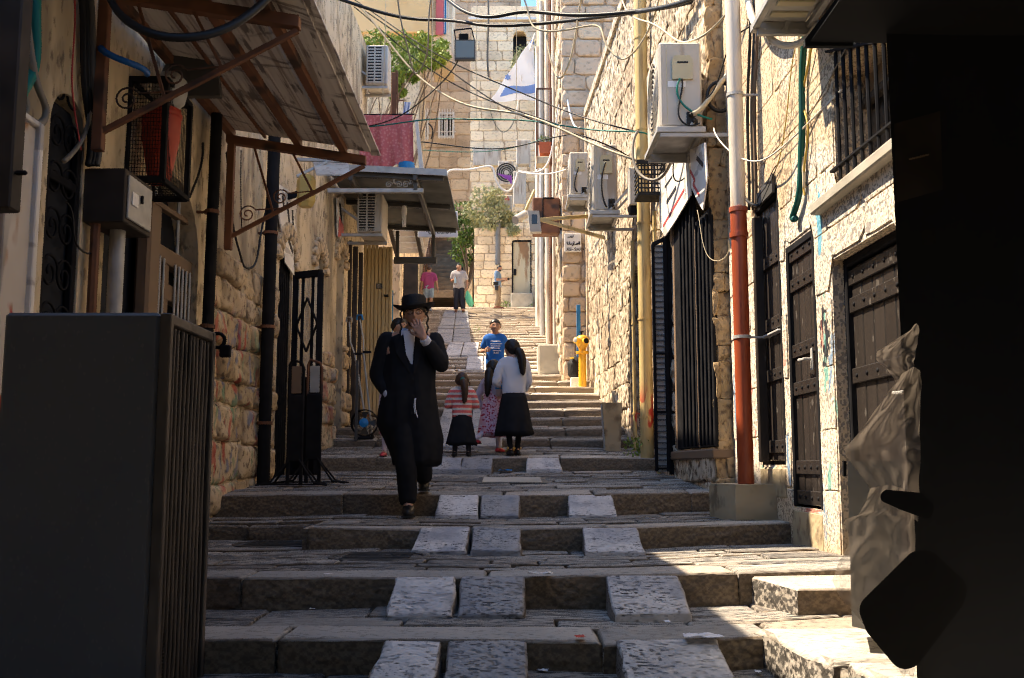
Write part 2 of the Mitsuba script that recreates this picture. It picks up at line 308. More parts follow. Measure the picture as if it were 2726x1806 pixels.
def rust_c(p, n, uv):
    c = mix((.10, .045, .027), (.20, .088, .045), fbm(p.x * 9, p.y * 9, p.z * 9, 3)); c = mix(c, (.045, .03, .025), smoothstep(.55, .7, fbm(p.x * 4, p.y * 4, p.z * 4, 3)))
    return c
M('rusty_iron', rust_c, .7)
def door_rust_c(p, n, uv):
    c = mix((.46, .40, .27), (.52, .47, .34), noise(p.x * 3, p.z * 3))
    return mix(c, (.23, .115, .05), smoothstep(.52, .74, fbm(p.x * 5.5, p.z * 1.6, 5, 4) + .12 * smoothstep(9.0, 10.3, p.z)) * .85)
M('rusty_door_paint', door_rust_c, .6)
M('black_iron', shade((.007, .007, .009), (.017, .017, .019), 9), .75, specular=.08)
M('black_cable', (.012, .013, .015), .5); M('white_cable', (.62, .58, .50), .55); M('green_cable', (.01, .16, .13), .5); M('yellow_cable', (.42, .29, .06), .5); M('blue_hose', (.01, .10, .36), .4); M('grey_cable', (.20, .18, .15), .6); M('cream_cable', (.48, .41, .28), .6)
M('unit_shell', lambda p, n, uv: mix(mix((.38, .345, .29), (.52, .485, .43), fbm(p.x * 5, p.y * 5, p.z * 3, 3)), C(.22, .14, .08), sstep(.52, .78, p.x * 15, p.y * 15, p.z * 1.4, 3) * .55), .5, specular=.35); M('unit_cover', (.46, .41, .27), .5); M('unit_dark', (.02, .02, .02), .6)
M('pipe_grey', shade((.12, .12, .125), (.2, .2, .2), 6), .5); M('galvanised', shade((.30, .30, .29), (.46, .45, .43), 11), .5, metallic=.25)
def yellow_pipe_c(p, n, uv):
    c = mix((.46, .33, .13), (.60, .46, .22), fbm(p.y * 5, p.z * 2, 3, 3)); c = mix(c, (.20, .12, .05), sstep(.56, .76, p.x * 22, p.y * 22, p.z * 1.6, 3) * .6)
    return mix(c, (.42, .05, .03), smoothstep(.56, .62, fbm(p.x * 9, p.y * 9, p.z * 3.2, 3)) * smoothstep(2.6, 2.2, p.z))
M('yellow_pipe_paint', yellow_pipe_c, .5); M('white_pipe_paint', lambda p, n, uv: mix(mix((.48, .42, .34), (.64, .58, .50), fbm(p.x * 5, p.y * 5, p.z * 1.4, 3)), C(.24, .15, .08), sstep(.55, .76, p.x * 22, p.y * 22, p.z * 1.8, 3) * .6), .5)
M('red_pipe_paint', lambda p, n, uv: mix(mix((.26, .045, .014), (.36, .07, .024), fbm(p.x * 7, p.y * 7, p.z * 2, 3)), C(.55, .33, .26), smoothstep(.1, .6, p.z - 3.3) * .8) * (.62 + .6 * fbm(p.x * 20, p.y * 20, p.z * 1.6, 4)), .4, specular=.5)
M('hydrant_yellow', shade((.60, .30, .012), (.72, .40, .03), 9), .4, specular=.5)
M('fridge_paint', shade((.05, .05, .051), (.075, .073, .07), 2), .5); M('cabinet_paint', lambda p, n, uv: mix(mix((.085, .098, .118), (.12, .127, .14), fbm(p.x * 2.5, p.y * 2.5, p.z * 2.5, 4)), C(.23, .21, .19), sstep(.70, .80, p.x * 90, p.y * 20, p.z * 40, 3) * .25), .5, lambda p, n, uv: .012 * fbm(p.x * 3, p.y * 3, p.z * 2, 2)); M('fridge_grill', shade((.03, .028, .026), (.12, .10, .085), 14, 5), .5)
M('concrete', lambda p, n, uv: mix(mix((.27, .205, .12), (.48, .395, .26), fbm(p.x * 4, p.y * 4, p.z * 6, 4)), C(.09, .065, .04), sstep(.50, .74, p.x * 9 + 3, p.y * 9, p.z * 6, 4) * .7), .85, lambda p, n, uv: .012 * fbm(p.x * 22, p.y * 22, p.z * 22, 3)); M('grey_stone', shade((.25, .23, .19), (.42, .385, .32), 4), .8)
M('beige_metal', shade((.44, .33, .16), (.52, .40, .21), 2, .7), .5, specular=.35); M('dark_board', shade((.02, .018, .016), (.06, .045, .035), 5), .7)
def board_white_c(p, n, uv):
    c = mix((.46, .40, .33), (.58, .52, .45), fbm(p.y * 3, p.z * 2, 4, 3)); c = mix(c, (.34, .14, .05), smoothstep(.6, .7, fbm(p.y * 7, p.z * 3, 1, 3)) * .8)
    c = mix(c, (.27, .25, .22), streaks(p, 6, .6, 1.2, .54, .58) * smoothstep(2.9, 2.5, p.z) * .8)
    return mix(c, (.42, .03, .03), streaks(p, 6, 3.0, 6.6, .54, .58) * smoothstep(2.42, 2.3, p.z))
M('sprayed_board', board_white_c, .55)
def sign_c(p, n, uv):                               # enamel sheet, with worn brush marks
    c = mix((.62, .58, .52), (.72, .69, .64), fbm(p.y * 3, p.z * 3, 2, 2)); return mix(c, (.25, .22, .20), smoothstep(.60, .68, fbm(p.y * 5, p.z * 12, 3, 3)) * .6)
M('worn_sign', sign_c, .5); M('sign_white', (.66, .66, .66), .45); M('letter_black', (.02, .02, .025), .6); M('letter_red', (.45, .06, .06), .6); M('sign_pink', (.55, .13, .13), .5)
def redcloth_c(p, n, uv):
    c = mix((.46, .10, .11), (.56, .17, .17), noise(p.x * 2, p.z * 2)); d, e, w = voronoi(p.x * 26, p.z * 26); return mix(c, (.66, .34, .31), smoothstep(.45, .25, d) * smoothstep(.2, .5, w) * .55)
M('red_cloth', redcloth_c, .9)
def flag_c(p, n, uv): return mix((.74, .75, .77), (.16, .26, .55), uv.x)
M('mauve_cloth', (.22, .07, .36), .85); M('flag_cloth', flag_c, .85)
M('leaf', lambda p, n, uv: mix((.04, .085, .014), (.20, .28, .045), uv.x) + C(.06, .04, .0) * uv.y, .6)
M('grey_leaf', lambda p, n, uv: mix((.10, .125, .055), (.34, .35, .20), uv.x) + C(.10, .06, .0) * uv.y, .7)
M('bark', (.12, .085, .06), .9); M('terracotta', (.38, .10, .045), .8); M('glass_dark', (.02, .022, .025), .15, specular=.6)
M('ochre_plaster', shade((.58, .39, .18), (.70, .50, .26), 1.2, .7), .85); M('near_black', (.015, .017, .022), .9); M('blue_paint', shade((.02, .12, .30), (.03, .2, .42), 6), .5)  # the near-black puts the darkness of openings and passage into the colour
M('yellow_plastic', shade((.40, .28, .075), (.52, .38, .13), 5), .35); M('red_plastic', shade((.36, .035, .02), (.45, .06, .03), 8), .4); M('brown_board', (.17, .115, .075), .7); M('white_paint', (.66, .64, .60), .5); M('paper_white', (.68, .68, .72), .7); M('paper_red', (.5, .05, .03), .5); M('plastic_blue', (.02, .22, .55), .35); M('paper_yellow', (.62, .4, .04), .5); M('lamp_glass', (.17, .18, .15), .12, specular=.6)
M('corrugated_sheet', shade((.17, .178, .17), (.32, .325, .31), 5), .45, metallic=.2)
scene['mat_gauze'] = {'type': 'mask', 'opacity': .36, 'bsdf': {'type': 'principledthin', 'base_color': {'type': 'rgb', 'value': [.30, .255, .215]}, 'roughness': .6, 'diff_trans': 1.0}}
# people
M('skin', shade((.42, .235, .165), (.47, .27, .19), 9), .5, specular=.35); M('skin_tan', (.34, .185, .12), .5); M('hair_black', (.012, .010, .010), .45); M('hair_brown', (.05, .026, .018), .45)
M('black_wool', shade((.008, .009, .012), (.014, .015, .019), 20), .85, specular=.15); M('black_felt', (.007, .008, .011), .7); M('white_cotton', (.55, .56, .62), .8); M('shoe_black', (.012, .012, .013), .4)
M('striped_cotton', lambda p, n, uv: mix((.62, .55, .52), (.62, .13, .12), smoothstep(.30, .36, dr.abs(p.z * 17.5 + .5 - dr.floor(p.z * 17.5 + .5) - .5) * 1.0 + .1)), .85)
def floral_c(p, n, uv):
    d, e, w = voronoi(p.x * 40 + p.y * 17, p.z * 40); c = mix((.58, .36, .44), (.42, .03, .06), smoothstep(.38, .3, d) * smoothstep(.3, .35, w)); return mix(c, (.66, .62, .62), smoothstep(.3, .2, d) * smoothstep(.3, .2, w))
M('floral_cotton', floral_c, .85); M('lilac_knit', (.44, .37, .42), .85); M('pale_blue_knit', (.52, .55, .64), .85); M('grey_knit', (.36, .34, .34), .85)
M('blue_tee', (.015, .115, .42), .8); M('grey_tee', (.36, .34, .34), .85); M('slate_tee', (.12, .19, .30), .85); M('magenta_tee', (.25, .045, .14), .85); M('denim', shade((.13, .19, .27), (.26, .34, .42), 9), .85); M('navy_cloth', (.018, .02, .03), .85); M('khaki', shade((.17, .125, .085), (.21, .155, .105), 6), .85); M('white_tights', (.55, .48, .55), .8); M('red_shoe', (.46, .04, .06), .4); M('brown_shoe', (.16, .06, .035), .5); M('yellow_trim', (.5, .3, .07), .6); M('green_bag', (.12, .50, .30), .4); M('black_canvas', (.012, .012, .013), .7)
# ---------------------------------------------------------------- the stepped street
def slab(q, th, r, amp, seed, nx=5, ny=4, side_rough=.008):
    """a worn stone: q = four top corners (front left, front right, back right, back left), thickness th"""
    q = np.asarray(q, float); rng = np.random.default_rng(seed)
    w = max(np.linalg.norm(q[1] - q[0]), .01); d = max(np.linalg.norm(q[3] - q[0]), .01)
    A = np.r_[0, min(r / w, .3), np.linspace(0, 1, nx)[1:-1], 1 - min(r / w, .3), 1]; B = np.r_[0, min(r / d, .3), np.linspace(0, 1, ny)[1:-1], 1 - min(r / d, .3), 1]
    A.sort(); B.sort(); a, b = np.meshgrid(A, B); sh = a.shape
    P = (q[0] * ((1 - a) * (1 - b))[..., None] + q[1] * (a * (1 - b))[..., None] + q[2] * (a * b)[..., None] + q[3] * ((1 - a) * b)[..., None])
    edge = np.zeros(sh, bool); edge[0] = edge[-1] = True; edge[:, 0] = edge[:, -1] = True
    n3 = (meshkit.fbm(np.c_[P.reshape(-1, 3) * 5, ][:, :3] + seed % 13, 3, seed % 91) - .5).reshape(sh)
    P[..., 2] += n3 * amp * 2 - edge * r * .8
    P[..., 0] += np.where(edge, (meshkit.noise(P.reshape(-1, 3) * 9 + 3, seed % 71).reshape(sh) - .5) * side_rough * 2, 0)
    P[..., 1] += np.where(edge, (meshkit.noise(P.reshape(-1, 3) * 9 + 8, seed % 73).reshape(sh) - .5) * side_rough * 2, 0)
    ny_, nx_ = sh; idx = np.arange(ny_ * nx_).reshape(sh); f = []
    for j in range(ny_ - 1):
        for i in range(nx_ - 1): f += [[idx[j, i], idx[j, i + 1], idx[j + 1, i + 1]], [idx[j, i], idx[j + 1, i + 1], idx[j + 1, i]]]
    loop = list(idx[0, :]) + list(idx[1:, -1]) + list(idx[-1, -2::-1]) + list(idx[-2:0:-1, 0]); L = len(loop)
    V = [P.reshape(-1, 3)]; base = ny_ * nx_; prev = np.array(loop)
    c = P.reshape(-1, 3).mean(0)
    for h in (.5, 1.0):
        ring = P.reshape(-1, 3)[loop].copy(); ring[:, 2] -= th * h
        out = ring - c; out[:, 2] = 0; out /= np.linalg.norm(out, axis=1, keepdims=True) + 1e-9
        ring += out * ((meshkit.noise(ring * 11, seed % 67) - .3) * side_rough * 1.6)[:, None]
        V.append(ring); cur = base + np.arange(L); base += L
        for i in range(L): j = (i + 1) % L; f += [[prev[i], cur[i], cur[j]], [prev[i], cur[j], prev[j]]]
        prev = cur
    return tm(np.vstack(V), f)
# steps: depth of the edge, height at its foot, height of its edge (both from eye level)
STEPS = [(.9, -1.36, -1.22), (2.0, -1.22, -1.08), (3.1, -1.03, -.90), (4.16, -.815, -.69), (5.08, -.69, -.54), (6.75, -.545, -.405), (8.4, -.405, -.24), (11.2, -.06, .085)]
y_, z_ = 12.9, .235
while y_ < 37.2:
    rs_ = .095 if y_ < 18.5 else .055; STEPS.append((y_, z_, z_ + rs_)); t_ = .64 if y_ < 19 else .70; z_ = z_ + (.16 if y_ < 19 else .155); y_ += t_
LAND_Y, LAND_Z = y_, z_                             # the landing at the top
def zg(y):                                          # street surface, absolute
    e = [s for s in STEPS if s[0] <= y]
    if not e: return EYE + STEPS[0][1]
    i = len(e) - 1; s = STEPS[i]
    n = STEPS[i + 1] if i + 1 < len(STEPS) else (LAND_Y, LAND_Z, LAND_Z)
    return EYE + s[2] + (n[1] - s[2]) * min(1, (y - s[0]) / (n[0] - s[0]))
LW = [(-2.5, -7), (-2.5, 4), (-2.45, 8.4), (-2.28, 13.5), (-2.3, 15.5), (-3.4, 36), (-3.4, 60)]
RW = [(1.95, -7), (1.93, 4.3), (1.86, 8.55), (1.735, 8.6), (1.34, 17.6), (.88, 17.7), (.92, 37), (.95, 60)]
def xl(y): return float(np.interp(y, [p[1] for p in LW], [p[0] for p in LW]))
def xr(y): return float(np.interp(y, [p[1] for p in RW], [p[0] for p in RW]))
ground = struct('ground')
g = []                                              # earth under the stones, reaching far beyond the houses
ys = np.r_[-60, -7, -1, [s[0] + .1 for s in STEPS], LAND_Y + 1, 60, 140]; zs = np.array([zg(y) - .22 if y < 45 else EYE + 6.0 for y in ys]); xs = np.array([-120, -3.3, 2.6, 120.0])
gv = np.array([[x, y, z] for y, z in zip(ys, zs) for x in xs]); gf = []
for j in range(len(ys) - 1):
    for i in range(3): a = j * 4 + i; gf += [[a, a + 1, a + 5], [a, a + 5, a + 4]]
put(ground, tm(gv, gf), 'concrete')
street = struct('stepped_street'); rng = np.random.default_rng(7); pieces, ramps = [], []
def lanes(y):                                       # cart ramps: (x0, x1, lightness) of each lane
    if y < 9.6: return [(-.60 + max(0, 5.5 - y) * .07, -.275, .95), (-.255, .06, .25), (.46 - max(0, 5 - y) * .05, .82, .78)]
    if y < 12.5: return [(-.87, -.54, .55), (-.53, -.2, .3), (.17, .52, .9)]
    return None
def tint(): return (float(rng.uniform(.1, .9)), float(rng.uniform(0, 1)))
for i, (ye, zb, zt) in enumerate(STEPS):
    if ye < 2.8: continue
    yn, zn = (STEPS[i + 1][0], STEPS[i + 1][1]) if i + 1 < len(STEPS) else (LAND_Y, LAND_Z)
    far = ye > 12
    def bend(x, y): return .16 * max(0, (x - .7)) ** 1.2 * (ye < 9) + .03 * math.sin(x * 2.1 + i * 1.7)
    def zz(x, y, zt=zt, zn=zn, ye=ye, yn=yn): return EYE + zt + (zn - zt) * np.clip((y - ye) / (yn - ye), 0, 1) + (.03 * max(0, x - .8) if ye < 9 else 0) + .008 * math.sin(x * 3 + i)
    def corner(x, y): return (x, y + bend(x, y), zz(x, y))
    x, x1 = xl(ye) - .08, xr(ye) + .06
    lowz = abs(ye - 6.75) < .01
    if abs(ye - 6.75) < .01: x = -1.34
    kd = min(.36, (yn - ye) * .55)
    kerbs = []
    while x < x1 - .05:
        w = rng.uniform(.7, 1.35) if not far else rng.uniform(.55, 1.2)
        if x + w > x1 - .35: w = x1 - x
        j0, dz = rng.uniform(-.012, .012), rng.uniform(-.006, .006)
        q = [corner(x + .005, ye + j0), corner(x + w - .005, ye + j0 + rng.uniform(-.01, .01)), corner(x + w - .005, ye + kd - .008), corner(x + .005, ye + kd - .008)]
        q = [(a, b, c + dz) for a, b, c in q]
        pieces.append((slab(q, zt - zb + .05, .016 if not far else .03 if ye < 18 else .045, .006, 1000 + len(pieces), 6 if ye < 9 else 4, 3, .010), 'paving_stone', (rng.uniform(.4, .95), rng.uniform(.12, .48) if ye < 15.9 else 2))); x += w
    y = ye + kd                                     # paving rows behind the kerb
    while y < yn - .04:
        d = rng.uniform(.13, .27)
        if y + d > yn - .14: d = yn - y + .06
        x = xl(y) - .08 if not (lowz and y < 7.6) else -1.335; x1r = xr(min(y + d, 60)) + .06 if not (8.2 < y < 8.7) else 1.9
        while x < x1r - .05:
            w = rng.uniform(.26, .80)
            if x + w > x1r - .3: w = x1r - x
            dz = rng.uniform(-.009, .005); sk = rng.uniform(-.015, .015)
            q = [corner(x + .006, y + .006), corner(x + w - .006, y + .006 + sk), corner(x + w - .006, y + d - .006 + sk), corner(x + .006, y + d - .006)]
            q = [(a, b, c + dz) for a, b, c in q]
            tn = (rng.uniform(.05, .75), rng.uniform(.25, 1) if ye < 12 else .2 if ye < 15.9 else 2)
            pieces.append((slab(q, .12, .010, .005, 2000 + len(pieces), 5 if ye < 9 else 3, 3), 'paving_stone', tn)); x += w
        y += d
    L = lanes(ye)
    if L and ye > 4:
        for (a, b, tn) in L:
            dep = .40 if ye < 9 else .30
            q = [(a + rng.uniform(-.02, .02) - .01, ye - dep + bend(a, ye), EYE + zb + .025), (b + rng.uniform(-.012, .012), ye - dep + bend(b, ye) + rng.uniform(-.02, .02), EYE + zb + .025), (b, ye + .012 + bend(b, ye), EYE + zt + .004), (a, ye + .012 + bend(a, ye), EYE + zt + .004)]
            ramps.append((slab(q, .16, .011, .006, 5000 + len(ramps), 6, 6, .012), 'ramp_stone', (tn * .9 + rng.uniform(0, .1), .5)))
# the long smooth ramp that climbs the upper flight in dog-legs
for y0, y1, a, b, c, d, tn in ((12.5, 14.9, -.98, -.12, -1.0, -.16, .50), (15.0, 18.6, -.24, .12, -.34, .02, .95), (18.7, 20.9, -.86, -.2, -.92, -.26, .92), (21.0, 23.8, -1.42, -.72, -1.48, -.78, .97), (23.9, 35.2, -1.86, -.97, -2.36, -1.55, .50)):
    n = max(1, int((y1 - y0) / 1.1))
    for k in range(n):
        s, e = k / n, (k + 1) / n; ya, yb = y0 + (y1 - y0) * s, y0 + (y1 - y0) * e - .01
        f = lambda p, q, t: p + (q - p) * t
        for u, v in ((0, .49), (.51, 1)):
            q = [(f(f(a, c, s), f(b, d, s), u), ya, zg(ya) + .05), (f(f(a, c, s), f(b, d, s), v), ya, zg(ya) + .05), (f(f(a, c, e), f(b, d, e), v), yb, zg(yb - .05) + .05), (f(f(a, c, e), f(b, d, e), u), yb, zg(yb - .05) + .05)]
            mid = max(zg(yy) - (q[0][2] + (q[3][2] - q[0][2]) * (yy - ya) / (yb - ya)) for yy in np.linspace(ya, yb, 12)); q = [(X_, Y_, Z_ + mid + .015) for X_, Y_, Z_ in q]
            ramps.append((slab(q, .35, .012, .006, 6000 + len(ramps), 4, 5, .006), 'ramp_stone', (tn - rng.uniform(0, .12), .5)))
emit_pieces(street, 'paving_stone', pieces, 292, 'far_paving')
emit_pieces(street, 'ramp_stone', ramps, 290, 'far_ramp')
# sunny corner on the right: raised edge blocks, a loose slab, kerb of the lower platform
ep = [(1.0, 4.3, 1.32, 3.62), (1.13, 3.61, 1.5, 2.95), (1.30, 2.94, 1.7, 2.3)]
for a, y1, b, y0 in ep:
    q = [(a + .10, y0, EYE - .668), (b + .7, y0, EYE - .655), (b + .62, y1, EYE - .655), (a, y1, EYE - .668)]
    part(street, 'edge_block', slab(q, .42, .025, .012, int(y0 * 100), 7, 6, .03), 'paving_stone', (.98, .1), smooth=True)
q = [(1.30, 4.72, EYE - .555), (1.95, 4.70, EYE - .555), (1.95, 5.36, EYE - .545), (1.16, 5.30, EYE - .545)]
part(street, 'loose_slab', slab(q, .13, .012, .003, 77, 5, 5, .004), 'paving_stone', (1.1, 0), smooth=True)
for a, b in ((-2.5, -1.95), (-1.94, -1.36)):          # low step left of the man
    q = [(a, 7.55, EYE - .44), (b, 7.6, EYE - .44), (b, 8.42, EYE - .415), (a, 8.42, EYE - .415)]
    part(street, 'low_step', slab(q, .14, .018, .008, int(-a * 99), 6, 5, .014), 'paving_stone', (.3, .8), smooth=True)
k_ = 0
y = 6.74
while y < 7.56:                                     # sunk corner on the left with the manhole
    d = .16; x = -2.6
    while x < -1.36:
        w = min(rng.uniform(.4, .8), -1.35 - x); z = EYE - .545; k_ += 1
        part(street, 'corner_paving', slab([(x + .005, y + .005, z), (x + w - .005, y + .005, z), (x + w - .005, y + d, z + .004), (x + .005, y + d, z + .004)], .1, .01, .005, 800 + k_, 4, 3), 'paving_stone', tint(), smooth=40); x += w
    y += d
part(street, 'step_end', slab([(-1.37, 6.76, EYE - .405), (-1.335, 6.76, EYE - .405), (-1.335, 7.6, EYE - .40), (-1.37, 7.6, EYE - .40)], .17, .01, .004, 55, 3, 6), 'paving_stone', (.3, .2), smooth=40)
# ---------------------------------------------------------------- right side houses
R1 = Wall([(1.935, 4.3), (1.86, 8.55)], 1); R2 = Wall([(1.735, 8.6), (1.34, 17.6)], 1)
def hs(w, px0, px1, py, o=0): return w.hit(px0, py, o)[0], w.hit(px1, py, o)[0]
def near_far(w, pxa, pxb, py):
    a, b = sorted(hs(w, pxa, pxb, py)); return a, b
d1 = near_far(R1, 2021, 2086, 1000); d2 = near_far(R1, 2101, 2178, 1000); d3 = near_far(R1, 2224, 2420, 1000)
d1z = (R1.hit(2050, 1238)[1], R1.hit(2060, 505)[1]); d2z = (R1.hit(2140, 1352)[1], R1.hit(2140, 625)[1]); d3z = (.95, R1.hit(2300, 640)[1])
wn = near_far(R1, 2222, 2420, 400); wnz = (R1.hit(2240, 500)[1], R1.hit(2345, 100)[1])
HOLE1 = so.unary_union([rect(*d1, *d1z), rect(*d2, *d2z), rect(*d3, *d3z), rect(wn[0], wn[1], wnz[0], wnz[1] + .1)])
house_right = thing('stone_house', 'bush hammered stone house with three plank doors beside the red drainpipe', 'house')
part(house_right, 'wall', R1.slab(rect(0, R1.S[-1], -.4, 8.6).difference(HOLE1), -.45, -.004), 'bush_hammered_stone', (.7, .3))
part(house_right, 'back_wall', R1.slab(rect(0, R1.S[-1], -.4, 8.6), -.75, -.46), 'near_black')
rng = np.random.default_rng(11); ps = []
for p in cells(rect(.0, R1.S[-1] - .02, .25, 8.0).difference(HOLE1.buffer(.015)), (.36, .46), (.45, .95), .006, .0, rng, True):
    ps.append((fixn(pillow(p, .005, R1.at, rng, .003, .006, .12, True), (-1, 0, 0)), 'bush_hammered_stone', (rng.uniform(0, 1), rng.uniform(0, 1))))
emit_pieces(house_right, 'stone', ps, 200, 'upper_stones')
house_rubble = thing('stone_house', 'rough sunlit stone house with yellow drainpipes, behind the black shop gate', 'house')
gate = near_far(R2, 1799, 1908, 1000); gz = (R2.hit(1840, 1204)[1], R2.hit(1850, 525)[1])
arc = near_far(R2, 1676, 1718, 1000); az = (R2.hit(1700, 1165)[1], R2.hit(1700, 830)[1])
HOLE2 = so.unary_union([rect(gate[0], gate[1], *gz), arch(arc[0], arc[1], az[0], az[1])])
ROOF2 = EYE + 6.2
part(house_rubble, 'wall', R2.slab(rect(0, R2.S[-1], -.4, ROOF2).difference(HOLE2), -.6, -.006), 'pitted_limestone', (.4, .5))
part(house_rubble, 'back_wall', R2.slab(rect(0, R2.S[-1], -.4, ROOF2 - .1), -1.4, -1.2), 'near_black')
part(house_rubble, 'roof', R2.slab(rect(-.03, R2.S[-1] + .04, ROOF2, ROOF2 + .14), -5.5, .05), 'pitted_limestone', (.8, .5))
part(house_rubble, 'end_wall', box(1.3, 6.5, 17.5, 17.66, 0, ROOF2), 'weathered_block', (.5, .5))
ps = []
for p in cells(rect(.02, R2.S[-1] - .01, .6, ROOF2 - .02).difference(HOLE2.buffer(.02)), (.22, .38), (.24, .62), .010, .04, rng):
    zc = p.centroid.y; rub = zc < 3.2
    ps.append((fixn(pillow(p.buffer(0 if rub else .003), rng.uniform(.008, .04) if rub else rng.uniform(.001, .012), R2.at, rng, .034 if rub else .03, .012 if rub else .004, .07, freq=9), (-1, 0, 0)), 'pitted_limestone', (rng.uniform(0, 1), rng.uniform(0, 1))))
emit_pieces(house_rubble, 'stone', ps, 290, 'upper_stones')
# the jog between both houses, facing the camera, its shade put into the dark tint
JG = Wall([(1.92, 8.575), (1.715, 8.575)], 1)
ps = [(fixn(pillow(p.buffer(.004), rng.uniform(.0, .03), JG.at, rng, .05, .005, .05, freq=7), (0, -1, 0)), 'rubble_stone', (rng.uniform(0, .25), 0)) for p in cells(rect(0, .205, .5, 7.6), (.16, .34), (.12, .3), .0, .05, rng)]
emit_pieces(house_rubble, 'corner_stone', ps, 60)
# further right: wall facing the camera, then the narrow sunlit side
house_brown = thing('stone_house', 'reddish coursed stone house facing down the street with the street name tile', 'house')
R3 = Wall([(4.5, 17.72), (.90, 17.72)], 1)
part(house_brown, 'wall', R3.slab(rect(0, 3.6, 0, 16), -.5, -.02), 'weathered_block', (.2, 1))
ps = [(fixn(pillow(p, rng.uniform(.015, .05), R3.at, rng, .014, .025, .12), (0, -1, 0)), 'weathered_block', (rng.uniform(.15, .6), rng.uniform(.6, 1.3))) for p in cells(rect(1.6, 3.6, .8, 12.4), (.24, .36), (.3, .62), .02, .014, rng)]
emit_pieces(house_brown, 'stone', ps, 290, 'upper_stones')
house_narrow = thing('stone_house', 'narrow sunlit stone house front with thin pipes and a stone block at its foot', 'house')
R4 = Wall([(.90, 17.9), (.94, 37.8)], 1)
part(house_narrow, 'wall', R4.slab(rect(0, R4.S[-1], 0, 20), -2.5, -.02), 'pitted_limestone', (.5, .5))
ps = [(fixn(pillow(p, rng.uniform(.015, .06), R4.at, rng, .02, .03, .14), (-1, 0, 0)), 'pitted_limestone', (rng.uniform(0, 1), rng.uniform(0, 1))) for p in cells(rect(0, R4.S[-1], 2.4, 14), (.3, .45), (.5, 1.1), .025, .02, rng)]
emit_pieces(house_narrow, 'stone', ps, 240, 'upper_stones')
# ---------------------------------------------------------------- left side houses
L1 = Wall([(-2.5, 4.0), (-2.45, 8.4), (-2.28, 13.5), (-2.3, 15.5)], -1)
def lz(px, py): return L1.hit(px, py)[1]
la = near_far(L1, 383, 524, 800); laz = (.9, lz(500, 690))
lo = near_far(L1, 268, 378, 800); lb = near_far(L1, 112, 208, 700)
l3 = near_far(L1, 738, 774, 900); l4 = near_far(L1, 836, 858, 800); l5 = near_far(L1, 893, 912, 900)
HOLEL = so.unary_union([arch(la[0], la[1], laz[0], laz[1]), rect(lo[0], lo[1] + .0, .9, lz(300, 560)), arch(lb[0], lb[1], .8, lz(150, 330)), arch(l3[0], l3[1], 1.0, lz(750, 700)), arch(l4[0], l4[1], 1.45, lz(845, 720)), arch(l5[0], l5[1], 1.9, lz(900, 700))])
HL, HL2 = EYE + 4.7, EYE + 6.6
s76 = 3.6
house_left = thing('stone_house', 'plastered stone house in shade with arched barred doors under the wooden awning', 'house')
outer = sg.Polygon([(0, -.5), (L1.S[-1], -.5), (L1.S[-1], HL2), (s76, HL2), (s76, HL), (0, HL)])
part(house_left, 'wall', L1.slab(outer.difference(HOLEL), -.5, 0), 'old_plaster', (.4, .2))
part(house_left, 'back_wall', L1.slab(rect(0, L1.S[-1], -.4, HL - .1), -1.3, -1.1), 'near_black')
part(house_left, 'roof', cat([box(-9, -2.52, 4.0, 7.6, HL, HL + .15), box(-9, -2.40, 7.6, 15.5, HL2, HL2 + .15)]), 'concrete')
part(house_left, 'end_wall', box(-9, -2.31, 15.48, 15.6, 0, HL2), 'old_plaster', (.4, .5))
RUB = so.unary_union([rect(la[1] + .22, l3[0] - .1, .9, 3.4), rect(l3[1] + .1, l4[0] - .04, 1.3, 2.6), rect(l4[1] + .05, l5[0] - .03, 1.3, 3.0), rect(l5[1] + .02, L1.S[-1], 1.4, 3.2)]).difference(HOLEL.buffer(.03))
ps = [(fixn(pillow(p, rng.uniform(.01, .07), L1.at, rng, .04, .025, .07, freq=6), (1, 0, 0)), 'rubble_stone', (rng.uniform(0, 1), rng.uniform(0, 1))) for p in cells(RUB, (.18, .34), (.2, .5), .012, .06, rng)]
emit_pieces(house_left, 'stone', ps, 280, 'far_stones')
ps = []                                             # dressed stones round the far openings
for (a, b, z0, z1) in ((l4[0], l4[1], 1.45, lz(845, 720)), (l5[0], l5[1], 1.9, lz(900, 700)), (l3[0], l3[1], 1.0, lz(750, 700))):
    c, r = (a + b) / 2, (b - a) / 2; n = 9
    for k in range(n):
        t0, t1 = pi * k / n + .02, pi * (k + 1) / n - .02
        q = sg.Polygon([(c + q_ * math.cos(t), z1 + q_ * math.sin(t)) for t, q_ in ((t0, r), (t1, r), (t1, r + .2), (t0, r + .2))])
        ps.append((fixn(pillow(q, .05, L1.at, rng, .01, .015, .06), (1, 0, 0)), 'rubble_stone', (rng.uniform(.5, 1), .9)))
emit_pieces(house_left, 'arch_stone', ps, 60)
# upper left: lower courtyard wall climbing with the steps
L3 = Wall([(-2.32, 15.6), (-3.4, 36.0)], -1)
house_court = thing('courtyard_wall', 'low shaded wall beside the upper steps behind the beige door', 'wall')
cp = sg.Polygon([(0, 0), (L3.S[-1], 0), (L3.S[-1], EYE + 8.2), (0, EYE + 4.2)])
part(house_court, 'wall', L3.slab(cp, -.5, -.02), 'weathered_block', (.4, .2))
ps = [(fixn(pillow(p, rng.uniform(.015, .05), L3.at, rng, .015, .03, .14), (1, 0, 0)), 'weathered_block', (rng.uniform(0, 1), rng.uniform(0, 1))) for p in cells(cp.intersection(rect(0, 30, 2, 12)), (.3, .42), (.5, 1.0), .02, .02, rng)]
emit_pieces(house_court, 'stone', ps, 120, 'far_stones')
